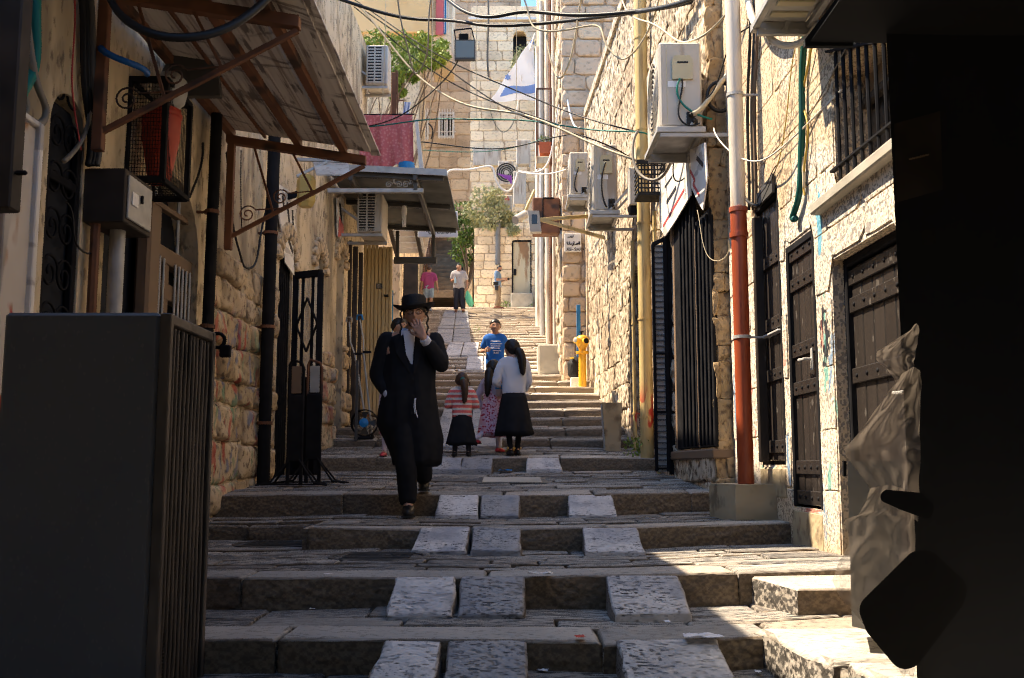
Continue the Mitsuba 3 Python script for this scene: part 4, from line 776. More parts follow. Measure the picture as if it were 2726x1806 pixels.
# wire cage with plastic barrels
cg = thing('wire_cage', 'black wire mesh cage fixed high on the left wall holding barrels', 'cage')
cx0, cx1, cy0, cy1 = -2.47, D(440, 300, 6.3)[0], 6.3, 6.78; cz1, cz0 = D(438, 212, 6.3)[2], D(438, 478, 6.3)[2]
E = [((x0, y0, z0), (x1, y1, z1)) for x0, y0, z0, x1, y1, z1 in ((cx0, cy0, cz0, cx1, cy0, cz0), (cx0, cy1, cz0, cx1, cy1, cz0), (cx0, cy0, cz1, cx1, cy0, cz1), (cx0, cy1, cz1, cx1, cy1, cz1), (cx0, cy0, cz0, cx0, cy1, cz0), (cx1, cy0, cz0, cx1, cy1, cz0), (cx0, cy0, cz1, cx0, cy1, cz1), (cx1, cy0, cz1, cx1, cy1, cz1), (cx0, cy0, cz0, cx0, cy0, cz1), (cx1, cy0, cz0, cx1, cy0, cz1), (cx0, cy1, cz0, cx0, cy1, cz1), (cx1, cy1, cz0, cx1, cy1, cz1))]
part(cg, 'frame', cat([bar(a, b, .035, .035) for a, b in E]), 'black_iron')
def mesh_grid(o, u, v, nu, nv, r=.0022): return cat([tube([o + u * (i / nu), o + u * (i / nu) + v * .5, o + u * (i / nu) + v], r, 4, False) for i in range(1, nu)] + [tube([o + v * (j / nv), o + v * (j / nv) + u * .5, o + v * (j / nv) + u], r, 4, False) for j in range(1, nv)])
part(cg, 'front_mesh', mesh_grid(V3(cx0, cy0, cz0), UX * (cx1 - cx0), UZ * (cz1 - cz0), 13, 26), 'black_iron', kind='stuff')
part(cg, 'side_mesh', mesh_grid(V3(cx1, cy0, cz0), UY * (cy1 - cy0), UZ * (cz1 - cz0), 16, 26), 'black_iron', kind='stuff')
part(cg, 'floor_mesh', mesh_grid(V3(cx0, cy0, cz0), UX * (cx1 - cx0), UY * (cy1 - cy0), 10, 12, .003), 'black_iron', kind='stuff')
t = thing('plastic_barrel', 'red plastic barrel with a tapered foot in the wire cage', 'barrel'); c = V3(cx0 + .155, 6.47, cz0 + .02)
part(t, 'body', lathe([(0, 0), (.07, 0), (.085, .1), (.12, .30), (.125, .46), (.12, .50), (.0, .505)], 28, c), 'red_plastic', smooth=40); part(t, 'rim', lathe([(.122, .44), (.131, .45), (.131, .47), (.122, .48)], 28, c), 'red_plastic', smooth=40)
t = thing('plastic_jug', 'clear greyish jug upside down above the red barrel in the cage', 'jug'); c = V3(cx0 + .19, 6.5, cz0 + .53)
part(t, 'body', lathe([(0, 0), (.05, .0), (.10, .05), (.115, .12), (.11, .2), (.06, .25), (0, .255)], 20, c), 'galvanised', smooth=40)
t = thing('cage_cowl', 'dark round top metal cowl behind the cage under the awning', 'cowl'); w = [(cx0 + .02 + .22 + .22 * math.cos(a), cz1 + .05 + .34 * math.sin(a)) for a in np.linspace(0, pi, 14)]
put(t, extr(sg.Polygon(w), 0, .06, lambda s, z, o: np.c_[s, 6.72 + o, z]), 'fridge_paint')
# lantern on the left wall
t = thing('wall_lantern', 'yellowed hexagonal plastic wall lantern on the left wall', 'lamp'); q = L1.pt(815, 500, .22); zb, zt2 = L1.hit(815, 553, .22)[1], L1.hit(815, 468, .22)[1]; h = zt2 - zb
part(t, 'shade', lathe([(0, 0), (.07, 0), (.10, .05 * h / .3), (.10, h * .85), (.075, h), (0, h)], 6, (q[0], q[1], zb)), 'yellow_plastic'); part(t, 'arm', bar((q[0], q[1], zb + h * .5), (q[0] - .24, q[1] + .02, zb + h * .3), .04, .06), 'black_iron')
# painted tin signs on the left wall
def tin_sign(w, pts, lab, mat, strokes, o=.03, nm='tin_sign'):
    t = thing(nm, lab, 'sign'); P = [w.hit(x, y, o) for x, y in pts]; poly = sg.Polygon(P)
    part(t, 'sheet', w.slab(poly, o - .012, o), mat)
    for (line, col, wd) in strokes:
        L_ = sg.LineString([w.hit(x, y, o) for x, y in line]).buffer(wd, cap_style=2); L_ = L_.intersection(poly)
        if not L_.is_empty: part(t, 'lettering', w.slab(L_, o + .001, o + .004), col)
    return t
tin_sign(L1, [(742, 490), (790, 522), (789, 630), (780, 640), (784, 735), (760, 700), (745, 580)], 'faded white tin sign with black brush lettering over the left gate', 'worn_sign', [([(752, 520), (756, 560)], 'letter_black', .03), ([(764, 540), (769, 585), (772, 610)], 'letter_black', .03), ([(778, 560), (780, 600)], 'letter_black', .03), ([(768, 640), (779, 672)], 'letter_black', .025)])
tin_sign(L1, [(897, 528), (915, 523), (914, 650), (899, 628)], 'narrow sign sheet with a red foot on the left wall', 'worn_sign', [([(901, 606), (913, 632)], 'sign_pink', .16), ([(904, 540), (909, 590)], 'letter_black', .05)])
# open iron gate leaf
ig = thing('iron_gate', 'open black iron gate leaf with wire mesh on the left', 'gate'); gy = 10.25; gx0, gx1 = D(770, 900, gy)[0], D(850, 900, gy)[0]; gzb = zg(gy) + .05; gzt = D(775, 722, gy)[2]
G = lambda u, z, o=0: V3(gx0 + (gx1 - gx0) * u, gy + .25 * (1 - u) + o, z)
part(ig, 'frame', cat([bar(G(0, gzb), G(0, gzt), .06, .04, (0, 1, 0)), bar(G(1, gzb), G(1, gzt - .02), .06, .04, (0, 1, 0)), bar(G(0, gzt), G(1, gzt - .02), .05, .07), bar(G(0, gzb), G(1, gzb), .05, .05), bar(G(0, gzb + .95), G(1, gzb + .95), .05, .04)]), 'black_iron')
part(ig, 'lower_sheet', hull([G(u, z, o) for u in (.05, .95) for z in (gzb + .02, gzb + .93) for o in (-.008, .008)]), 'black_iron')
part(ig, 'mesh', mesh_grid(G(.05, gzb + .97, .02), G(.95, 0) - G(.05, 0), UZ * (gzt - gzb - 1.0), 18, 44, .0016), 'galvanised', kind='stuff')
for u in (.3, .7): part(ig, 'bar', bar(G(u, gzb + .97), G(u, gzt - .03), .03, .02, (0, 1, 0)), 'black_iron')
zc = (gzb + gzt + .97) / 2
for a, b in (((.5, .28), (.92, 0)), ((.92, 0), (.5, -.28)), ((.5, -.28), (.08, 0)), ((.08, 0), (.5, .28))): part(ig, 'diamond_bar', bar(G(a[0], zc + a[1], -.02), G(b[0], zc + b[1], -.02), .022, .012), 'black_iron')
t = thing('iron_door', 'dark iron double door with bars set in the left wall behind the drainpipe', 'door'); s0, s1 = l3
part(t, 'leaf', L1.box(s0, s1, 1.05, lz(750, 905), -.10, -.06), 'black_iron'); part(t, 'backing', L1.box(s0 - .1, s1 + .1, .9, lz(750, 600), -.2, -.16), 'near_black')
part(t, 'rail', L1.box(s0, s1, lz(750, 700), lz(750, 700) + .07, -.1, -.03), 'brown_board')
for k in range(7): s = s0 + (s1 - s0) * (k + .5) / 7; part(t, 'bar', tube([L1.at(np.array(s), z, np.array(-.03)) for z in (1.1, 2.0, lz(750, 640) - abs(k - 3) * .05)], .012, 6), 'black_iron')
t = thing('side_door', 'narrow pale green door in the small left arch', 'door'); part(t, 'leaf', L1.box(l4[0], l4[1], 1.45, lz(845, 690), -.08, -.04), 'galvanised')
t = thing('blocked_window', 'small arched opening blocked with grey stones on the left', 'window')
ps = [(fixn(pillow(p, .04, lambda s, z, o: L1.at(s, z, o - .18), rng, .015, .02, .12), (1, 0, 0)), 'grey_stone', (.5, .5)) for p in cells(rect(l5[0], l5[1], 1.9, lz(900, 665)), (.3, .36), (.3, .5), .02, .02, rng)]
emit_pieces(t, 'stone', ps, 40)
# folding stands
for k, (px, lab) in enumerate(((783, 'black folding display stand nearest the left wall'), (832, 'black folding display stand with a crooked handle, right one of the pair'))):
    t = thing('folding_stand', lab, 'stand'); y = 9.25 + .25 * k; q = D(px, 1265, y); zb = zg(y); zt2 = D(px, 958, y)[2]; w = .075; x = q[0]
    part(t, 'panel', box(x - w, x + w, y - .015, y + .015, zb + .22, zt2 - .32, .01), 'black_iron')
    part(t, 'handle', tube([(x - w + .01, y, zt2 - .34), (x - w + .01, y, zt2 - .05), (x - w * .6, y, zt2), (x + w * .6, y, zt2 - .03), (x + w - .01, y, zt2 - .08), (x + w - .01, y, zt2 - .34)], .014, 6), 'rusty_iron' if k else 'black_iron', smooth=True)
    part(t, 'board', box(x - w + .03, x + w - .03, y - .01, y + .0, zt2 - .31, zt2 - .06, .004), 'brown_board' if k == 0 else 'galvanised')
    for a, b in ((-1, -1), (1, -1), (-1, 1), (1, 1)):
        lg = part(t, 'leg', tube([(x + a * .04, y + b * .02, zb + .24), (x + a * .20, y + b * .10, zb + .03), (x + a * .32, y + b * .12, zb + .012)], .009, 6), 'black_iron', smooth=40)
    part(t, 'post', cat([bar((x + a * .06, y, zb + .01), (x + a * .06, y, zb + .25), .03, .03, (0, 1, 0)) for a in (-1, 1)]), 'black_iron')
    part(t, 'foot_bar', bar((x - .25, y - .1, zb + .02), (x + .25, y - .1, zb + .02), .014, .014), 'black_iron')
# crutches, fan, boards before the beige door
for k, ((x0, y0), (x1, y1), lab) in enumerate((((984, 1032), (930, 858), 'aluminium crutch with a bent elbow cuff leaning left of the beige door'), ((994, 1020), (958, 852), 'aluminium crutch with a blue cuff leaning right against the other crutch'))):
    t = thing('crutch', lab, 'crutch'); yb = 13.1; a, b = D(x0, y0, yb), D(x1, y1, yb + .25); a[2] = zg(yb)
    n = b - a; c = a + n * .72
    part(t, 'shaft', tube([a, a + n * .4, c], .013, 7), 'galvanised', smooth=True); part(t, 'upper_tube', tube([c, c + n * .1 + V3(-.03 + .05 * k, 0, 0), b], .011, 7), 'galvanised', smooth=True)
    part(t, 'grip', bar(c, c + V3(.10, -.02, 0), .03, .03), 'black_iron'); part(t, 'cuff', tube([b + V3(-.04, 0, .0), b + V3(-.03, -.03, .06), b + V3(.03, -.03, .06), b + V3(.04, 0, .0)], .014, 6), 'plastic_blue' if k else 'galvanised', smooth=True)
    part(t, 'foot', tube([a - n * .0, a + n * .02, a + n * .03], .02, 7), 'black_iron')
t = thing('floor_fan', 'round black floor fan on the ground by the crutches', 'fan'); q = D(972, 1050, 13.0); q[2] = zg(13.0) + .2
F_ = lambda m: tm((m.vertices @ np.array([[1, 0, 0], [0, 0, 1], [0, -1, 0]])) + q, m.faces)
part(t, 'cage', cat([F_(lathe([(r, -.03), (r + .006, -.03), (r + .006, -.036), (r, -.036)], 24)) for r in (.04, .08, .12, .16)] + [F_(lathe([(.165, -.04), (.175, -.04), (.175, .06), (.165, .06)], 24))]), 'black_iron'); part(t, 'motor', F_(lathe([(0, -.02), (.05, -.02), (.06, .08), (0, .1)], 16)), 'plastic_blue')
for k in range(4): part(t, 'blade', F_(tm(np.array([[.03 * math.cos(a + k * pi / 2), .03 * math.sin(a + k * pi / 2), z] if r == 0 else [.15 * math.cos(a + k * pi / 2), .15 * math.sin(a + k * pi / 2), z + dz] for r, a, z, dz in ((0, 0, 0, 0), (1, -.35, 0, .02), (1, .35, 0, -.02))]), [[0, 1, 2], [0, 2, 1]])), 'fridge_paint')
part(t, 'base', box(q[0] - .12, q[0] + .12, q[1] - .08, q[1] + .08, zg(13.0) - .01, zg(13.0) + .03), 'black_iron')
t = thing('timber_board', 'dark old timber boards stacked in the shop entrance left of the crutches', 'boards')
for k, (a, b) in enumerate(((918, 934), (935, 950), (951, 964))): p, q = D(a, 900, 13.9 + .1 * k), D(b, 900, 13.9 + .1 * k); part(t, 'board', box(p[0], q[0] - .01, 13.9 + .1 * k, 13.95 + .1 * k, zg(13.9) - .02, D(a, 640 + 12 * k, 13.9)[2]), 'dark_board')
t = thing('iron_post', 'thin grey post beside the floor fan', 'post'); q = D(951, 1000, 12.9); put(t, bar((q[0], 12.9, zg(12.9) - .02), (q[0], 12.9, D(951, 960, 12.9)[2]), .035, .035, (0, 1, 0)), 'fridge_paint')
# beige ribbed metal door leaf facing the camera
bt = thing('beige_door', 'beige ribbed metal door leaf standing open under the corrugated canopy', 'door'); y = 14.7; x0, x1 = D(966, 800, y)[0], D(1036, 800, y)[0]; z0, z1 = zg(y) + .03, D(1000, 640, y)[2]
n = 7
for k in range(n): a, b = x0 + (x1 - x0) * k / n, x0 + (x1 - x0) * (k + 1) / n; part(bt, 'panel_rib', box(a + .004, b - .004, y - .02 - .008 * (k % 2), y + .02, z0, z1 - (.10 if k > 3 else 0)), 'beige_metal')
part(bt, 'frame', cat([box(x1, x1 + .04, y - .03, y + .03, z0, z1 - .1), box(x0, x1, y + .02, y + .05, z0, z1 - .12)]), 'beige_metal')
part(bt, 'handle', bar(D(1022, 788, y - .06), D(1034, 788, y - .06), .03, .03), 'black_iron')
pl = part(bt, 'name_plate', box(D(1002, 765, y)[0], D(1018, 765, y)[0], y - .036, y - .029, D(1002, 770, y)[2], D(1002, 756, y)[2], .001), 'letter_black')
for k in range(4): part(pl, 'text_line', box(D(1004, 765, y)[0], D(1016 - 2 * (k % 2), 765, y)[0], y - .0395, y - .0365, D(1002, 768.2 - 3 * k, y)[2], D(1002, 767 - 3 * k, y)[2], .0005), 'grey_stone')
t = thing('blue_post', 'faded blue painted post behind the beige door', 'post'); q = D(1040, 840, 15.0); put(t, box(q[0] - .02, q[0] + .03, 15.0, 15.05, zg(15) - .02, D(1040, 772, 15)[2]), 'blue_paint')
# window type air conditioners facing the camera
def grille_ac(lab, px0, px1, px2, py0, py1, y, rows, dark, deep=.6):
    t = thing('air_conditioner', lab, 'air conditioner', 'air conditioners on the left side' if 0 else None); a, b, c = D(px0, py0, y), D(px1, py1, y), D(px2, py1, y)
    part(t, 'casing', box(a[0], c[0], y, y + deep, b[2], a[2], .015), 'unit_shell')
    gk = part(t, 'grille', box(a[0] + .015, b[0], y - .012, y - .001, b[2] + .02, a[2] - .02, .004), 'unit_shell' if not dark else 'unit_dark')
    h = (a[2] - b[2] - .06); w = b[0] - a[0] - .03
    for r in range(rows):
        z = b[2] + .035 + h * r / rows
        if dark: part(gk, 'slat', box(a[0] + .015, b[0], y - .022, y - .0125, z - .006, z + .006, .002), 'unit_shell')
        else:
            for u in (.06, .54): part(gk, 'slot', box(a[0] + .02 + w * u, a[0] + .02 + w * (u + .38), y - .016, y - .0122, z + h / rows * .25, z + h / rows * .75, .001), 'unit_dark')
    if dark: part(gk, 'rim', cat([box(x, x + .022, y - .024, y - .0121, b[2], a[2], .003) for x in (a[0], (a[0] + b[0]) / 2 - .01, b[0] - .02)]), 'unit_shell')
    br = part(t, 'bracket', cat([bar((a[0] - .25, yy, b[2] - .03), (c[0], yy, b[2] - .03), .04, .04) for yy in (y + .05, y + deep - .05)] + [bar((a[0] - .25, y + .05, b[2] + .35), (c[0] - .05, y + .05, b[2] - .02), .03, .03)]), 'galvanised'); return t
grille_ac('slotted cream air conditioner high on the left beside the green tree', 975, 1020, 1031, 120, 225, 14.9, 12, False, .45)
grille_ac('air conditioner with a dark barred grille under the corrugated canopy', 953, 1001, 1017, 513, 618, 13.1, 13, True)
# corrugated canopy over the shop
cc = thing('corrugated_canopy', 'dark corrugated metal canopy with an iron frame over the left shop', 'canopy'); ya, yb, x0, x1 = 12.2, 15.2, -2.3, D(1190, 460, 12.2)[0]; zA, zB = D(940, 447, 12.2)[2], D(1187, 463, 12.2)[2]
n = 28; v, f = [], []
for i in range(2 * n + 1):
    y = ya + (yb - ya) * i / (2 * n)
    for x, z in ((x0, zA), ((x0 + x1) / 2, (zA + zB) / 2), (x1, zB - .02)): v.append((x, y, z + .034 * (i % 2)))
for i in range(2 * n):
    for j in range(2): a = i * 3 + j; f += [[a, a + 1, a + 4], [a, a + 4, a + 3]]
part(cc, 'sheet', tm(v, f), 'corrugated_sheet')
part(cc, 'front_edge', hull([(x, ya + b, z + dz) for x, z in ((x0, zA), (x1, zB)) for b in (-.02, -.005) for dz in (-.03, .05)]), 'galvanised')
xm = D(1128, 600, 13.5)[0]
for y in (ya + .1, (ya + yb) / 2, yb - .1): part(cc, 'rafter', hull([(x, y + b, zA + (zB - zA) * (x - x0) / (x1 - x0) + dz) for x in (x0, x1 - .05) for b in (-.03, .03) for dz in (-.07, -.01)]), 'fridge_paint')
for x in (x0 + .3, xm): part(cc, 'purlin', box(x - .03, x + .03, ya, yb, zA - .16, zA - .075), 'fridge_paint')
zb_ = D(1020, 508, 12.3)[2]; part(cc, 'front_bar', box(x0, xm + .1, 12.28, 12.33, zb_ - .03, zb_ + .03), 'galvanised')
part(cc, 'rear_bar', box(x0 + .5, xm + .05, yb - .03, yb + .03, D(1080, 694, yb)[2] - .05, D(1080, 694, yb)[2] + .05), 'fridge_paint')
for x, y, z in ((xm, 12.3, zb_), (xm, yb, D(1080, 694, yb)[2]), (x0 + .55, yb, D(1080, 694, yb)[2])): part(cc, 'hanger', bar((x, y, zA - .1), (x, y, z), .05, .05, (0, 1, 0)), 'fridge_paint')
for q, s in ((1035, 1), (1062, -1), (1080, 1), (1105, -1)): part(cc, 'scroll', scroll(D(q, 492, 12.3), UX * s, UZ, .045, 1.6, D(q + 18 * s, 470, 12.3)), 'galvanised', smooth=True)
# hanging bulb lamp, hooks
t = thing('hanging_lamp', 'energy saving lamp hanging under the corrugated canopy', 'lamp'); q = D(1076, 572, 13.4)
part(t, 'socket', lathe([(0, 0), (.035, 0), (.04, .05), (.03, .12), (0, .13)], 14, q), 'white_paint', smooth=40)
for a in range(4): part(t, 'tube', tube([q + V3(.02 * math.cos(a * pi / 2), .02 * math.sin(a * pi / 2), z) for z in (0, -.08, -.17)], .008, 6), 'sign_white')
# grey sign with arabic lettering and numbers
sgn = thing('shop_sign', 'pale grey sign with arabic lettering and a phone number behind the canopy', 'sign'); y = 15.7; p, q = D(1112, 632, y), D(1219, 562, y)
part(sgn, 'panel', box(p[0], q[0], y, y + .03, p[2], q[2], .008), 'sign_white')
def put_text(par, txt, h, px, py, y, mat='letter_black', bold=True):
    m = meshkit.text_mesh(txt, h, .004, bold); v = m.vertices; o = D(px, py, y); part(par, 'lettering', tm(np.c_[o[0] + v[:, 0], np.full(len(v), y - .001) - v[:, 2], o[2] + v[:, 1]], m.faces), mat)
put_text(sgn, '02', .075, 1139, 624, y); put_text(sgn, '8187', .075, 1162, 622, y)
def arabic(par, strokes, px, py, sc, y, wd=.009, mat='letter_black', nm='lettering'):
    o = D(px, py, y)
    for s in strokes:
        g = (sg.Point(s[0]).buffer(.09) if len(s) == 1 else sg.LineString(s)); g = sa.scale(g, sc, sc, origin=(0, 0)); g = g.buffer(wd) if len(s) > 1 else g
        m = extr(g, 0, .004, lambda a, b, c: np.c_[o[0] + a, y - .001 - c, o[2] + b]); part(par, nm, m, mat)
arabic(sgn, [[(0, 0), (1.2, 0), (1.4, .3), (1.6, 0), (2.6, 0), (2.7, .3), (2.8, 0), (3.6, 0), (3.8, .35), (4, 0), (5, 0)], [(5.3, 0), (5.3, 1.1)], [(5.6, 0), (5.7, 1.2)], [(5.7, 0), (6.4, 0), (6.6, .4)], [(2.6, -.35)], [(1.4, .65)], [(3.8, .7)], [(4.3, -.35)]], 1130, 612, .058, y)
arabic(sgn, [[(0, .3), (.2, 0), (.9, 0), (1.1, .3)], [(1.5, .4), (1.6, -.1), (1.2, -.4)], [(2.2, 0), (3, 0), (3.1, .5)]], 1145, 598, .055, y)
t = thing('timber_canopy', 'small pale slatted timber canopy behind the beige door', 'canopy'); y0, y1 = 16.2, 17.8
for k in range(7): u = k / 7; z = D(1080, 650, 17)[2]; part(t, 'slat', hull([(x, y0 + (y1 - y0) * (u + e), z + .35 * (1 - u - e) + dz) for x in (D(1035, 650, 17)[0], D(1122, 650, 17)[0]) for e in (0, .13) for dz in (0, .02)]), 'white_paint' if k in (1, 4) else 'worn_sign')
for x in (D(1045, 650, 17)[0], D(1112, 650, 17)[0]): part(t, 'beam', hull([(x + a, y, z2 + dz) for a in (-.03, .03) for y, z2 in ((y0, D(1080, 650, 17)[2] + .32), (y1, D(1080, 650, 17)[2] - .03)) for dz in (-.08, -.02)]), 'dark_board')
t = thing('courtyard_front', 'dim plastered doorway wall under the timber canopy', 'wall'); part(t, 'wall', box(D(1036, 700, 20)[0], D(1066, 700, 20)[0], 20, 20.3, 2, D(1050, 690, 20)[2], .02), 'old_plaster', (.4, .4)); part(t, 'opening', box(D(1068, 700, 20)[0], D(1108, 700, 20)[0], 20.4, 20.5, 2, D(1050, 690, 20)[2], .02), 'dark_board')
# laundry
def sheet(px, y, nu, nv, fold, seed, mat):
    """hanging cloth through four photo corners (top left, top right, bottom right, bottom left) at depth y with soft folds"""
    q = [D(a, b, y) for a, b in px]; u, v = np.meshgrid(np.linspace(0, 1, nu), np.linspace(0, 1, nv)); u, v = u.ravel(), v.ravel()
    P = q[0] * ((1 - u) * (1 - v))[:, None] + q[1] * (u * (1 - v))[:, None] + q[2] * (u * v)[:, None] + q[3] * ((1 - u) * v)[:, None]
    P[:, 1] += fold * (v + .15) * (np.sin(u * 17 + seed + v * 1.5) + .6 * np.sin(u * 31 + 2 * seed - v * 3)) + .3 * fold * meshkit.fbm(P * 6, 2, seed); P[:, 2] -= .02 * np.sin(u * 9 + seed) * v
    f = []; 
    for j in range(nv - 1):
        for i in range(nu - 1): a = j * nu + i; f += [[a, a + 1, a + nu + 1], [a, a + nu + 1, a + nu]]
    m = tm(P, f); back = tm(P + [0, .004, 0], np.array(f)[:, ::-1]); return cat([m, back])
t = thing('red_cloth', 'red patterned bedspread hung over the rail above the corrugated canopy', 'cloth'); put(t, sheet([(955, 306), (1098, 306), (1101, 432), (958, 452)], 14.0, 46, 20, .028, 3, 'red_cloth'), 'red_cloth', smooth=True)
t = thing('laundry_rail', 'thin rail carrying the red bedspread', 'rail'); put(t, tube([D(930, 306, 14.03), D(1015, 306, 14.03), D(1104, 305, 14.03)], .012, 6), 'black_iron')
t = thing('striped_towel', 'small white towel with blue stripes beside the red bedspread', 'towel'); put(t, sheet([(1076, 272), (1094, 272), (1088, 304), (1070, 303)], 14.4, 12, 8, .012, 1, 'flag_cloth'), 'flag_cloth', (0, 0), smooth=True)
for k in (0, 1): part(t, 'stripe', sheet([(1079 + 9 * k, 272), (1081 + 9 * k, 272), (1076 + 9 * k, 304), (1074 + 9 * k, 304)], 14.385, 4, 8, .012, 1, 'flag_cloth'), 'flag_cloth', (1, 0), smooth=True)
t = thing('white_post', 'leaning white post right of the red bedspread', 'post'); put(t, hull([D(x, yy, 13.9) + V3(0, b, 0) for x, yy in ((1104, 320), (1112, 318), (1129, 458), (1117, 458)) for b in (0, .06)]), 'white_paint')
t = thing('blue_bucket', 'blue and black bundle below the hem of the red bedspread', 'bundle'); q = D(1082, 452, 13.7); put(t, lathe([(0, -.06), (.09, -.06), (.12, .0), (.11, .09), (0, .10)], 16, q), 'plastic_blue', smooth=40)
t = thing('shutter_leaf', 'dark red shutter and frame right of the slotted air conditioner', 'shutter'); p, q = D(1040, 305, 15.6), D(1056, 192, 15.6); part(t, 'leaf', box(p[0], q[0], 15.6, 15.64, p[2], q[2]), 'rusty_iron'); part(t, 'frame', cat([bar(D(1058, 190, 15.6), D(1058, 305, 15.6), .02, .02, (0, 1, 0)), bar(D(1058, 268, 15.6), D(1074, 268, 15.6), .02, .02), bar(D(1058, 190, 15.6), D(1050, 188, 15.6), .02, .02)]), 'rusty_iron')
t = thing('drainpipe', 'dark green drainpipe at the end corner of the left house', 'pipe'); q = D(944, 150, 14.6); put(t, tube([(q[0], 14.6, 4.2), (q[0], 14.6, 6), (q[0], 14.6, EYE + 6.6)], .05, 10), 'fridge_paint', smooth=40)
t = thing('flat_box', 'pale flat tray air conditioner bracket between the wooden awning and the canopy', 'bracket'); p = D(800, 440, 10.6); q = D(932, 440, 10.6)
part(t, 'tray', hull([D(830, 425, 10.8), D(925, 430, 10.8), D(932, 468, 10.1), D(842, 468, 10.1), D(830, 421, 10.8), D(925, 426, 10.8), D(932, 464, 10.1), D(842, 464, 10.1)]), 'unit_shell'); part(t, 'arm', cat([bar(D(788, 425, 10.5), D(925, 430, 10.5), .035, .035), bar(D(790, 470, 10.4), D(870, 432, 10.5), .03, .03)]), 'galvanised')
# ---------------------------------------------------------------- right side objects
# red and white drainpipe on its concrete footing
dp = thing('drainpipe', 'big drainpipe white above and orange red below, standing on a concrete block', 'pipe')
q = X(1992, 1285, 1.70); px_, py_ = 1.70, R1.hit(1975, 900, .16)[0] + 4.3; py_ = X(1975, 900, 1.70)[1]; zf = X(1992, 1285, 1.70)[2]
zc = [X(1972, y, 1.70)[2] for y in (623, 553, 900)]
part(dp, 'lower_pipe', tube([(px_, py_, z) for z in np.linspace(zf - .05, zc[0], 6)], .058, 18), 'red_pipe_paint', smooth=40, label='orange red lower length')
part(dp, 'faded_sleeve', tube([(px_, py_, z) for z in (zc[0], (zc[0] + zc[1]) / 2, zc[1])], .061, 18), 'red_pipe_paint', smooth=40, label='faded pinkish sleeve')
part(dp, 'upper_pipe', tube([(px_, py_, zc[1]), (px_ + .0, py_, 4.0), (px_, py_, EYE + 6.0)], .057, 18), 'white_pipe_paint', smooth=40, label='white upper length')
for z in zc[:2]: part(dp, 'collar', lathe([(.055, -.02), (.070, -.015), (.070, .02), (.055, .025)], 18, (px_, py_, z)), 'red_pipe_paint', smooth=40)
for z in (zc[2], zc[1] + .9, zc[1] + 2.0): part(dp, 'clamp', cat([lathe([(.058, -.012), (.066, -.012), (.066, .012), (.058, .012)], 18, (px_, py_, z)), bar((px_ + .05, py_, z), (px_ + .25, py_, z), .02, .015)]), 'galvanised')
t = thing('concrete_block', 'squat concrete block under the red drainpipe', 'block'); a, b = X(1912, 1300, 1.36), X(2090, 1300, 1.86)
z0 = zg(7.4) - .06
put(t, cat([hull([(x, y, z) for x, y in ((1.50, 7.80), (1.585, 7.27), (1.93, 7.27), (1.93, 7.85)) for z in (z0, zf - .03)]), hull([(x, y, z) for x, y in ((1.507, 7.793), (1.592, 7.28), (1.93, 7.28), (1.93, 7.84)) for z in (zf - .04, zf - .012)])]), 'concrete')
# plank doors
def plank_door(lab, s0, s1, z0, z1, n, straps, depth, handle, top=None):
    t = thing('plank_door', lab, 'door'); w = R1
    part(t, 'backing', w.box(s0 - .05, s1 + .05, z0 - .05, z1 + .05, -depth - .09, -depth - .05), 'near_black')
    part(t, 'frame', cat([w.box(s0 + .002, s0 + .045, z0, z1, -depth - .05, -depth + .03), w.box(s1 - .045, s1 - .002, z0, z1, -depth - .05, -depth + .03), w.box(s0 + .046, s1 - .046, z1 - .05, z1 - .002, -depth - .05, -depth + .03)]), 'black_iron')
    rr = np.random.default_rng(int(s0 * 100))
    for k in range(n):
        a, b = s0 + .05 + (s1 - s0 - .1) * k / n, s0 + .05 + (s1 - s0 - .1) * (k + 1) / n
        part(t, 'plank', w.box(a + .004, b - .004, z0 + .03, z1 - .055, -depth - .04, -depth + rr.uniform(-.003, .003), .006), 'dark_plank', (rr.uniform(0, 1), .5))
    for z in straps:
        st = part(t, 'strap', w.box(s0 + .05, s1 - .05, z - .045, z + .045, -depth + .004, -depth + .018, .004), 'dark_plank', (.1, .5))
        for k in range(n):
            s = s0 + .05 + (s1 - s0 - .1) * (k + .5) / n; c = w.at(np.array(s), z, np.array(-depth + .018))
            part(st, 'stud', tm(trimesh.creation.icosphere(1, .014).vertices * V3(.7, 1, 1) + c, trimesh.creation.icosphere(1).faces), 'black_iron', smooth=True)
    if handle:
        c = w.at(np.array(handle[0]), handle[1], np.array(-depth + .02)); part(t, 'handle', cat([tube([c, c + V3(-.05, 0, 0), c + V3(-.055, .05, 0), c + V3(-.05, .12, .005)], .010, 7), box(c[0] - .006, c[0] + .004, c[1] - .02, c[1] + .02, c[2] - .07, c[2] + .07, .003)]), 'galvanised', smooth=40)
    return t
hz = lambda px, py: R1.hit(px, py)[1]
t1 = plank_door('farthest plank door with its dark shutter folded in two, beside the red drainpipe', d1[0], d1[1], *d1z, 4, [hz(2050, y) for y in (690, 862, 1000, 1190)], .03, None)
part(t1, 'folded_leaf', cat([R1.box(d1[1] - .16, d1[1] - .10, d1z[0] + .02, d1z[1] - .1, -.02, .05)]), 'dark_plank', (.3, .5)); part(t1, 'lock', R1.box(d1[0] + .05, d1[1] - .2, hz(2040, 900), hz(2040, 893), -.03, .02), 'galvanised')
c = R1.at(np.array((d1[0] + d1[1]) / 2), d1z[1] - .3, np.array(.02))
part(t1, 'tin_panel', R1.slab(sg.Polygon([R1.hit(x, y) for x, y in ((2024, 520), (2066, 462), (2066, 512), (2024, 555))]), .01, .03), 'fridge_paint', label='grey tin panel above the door')
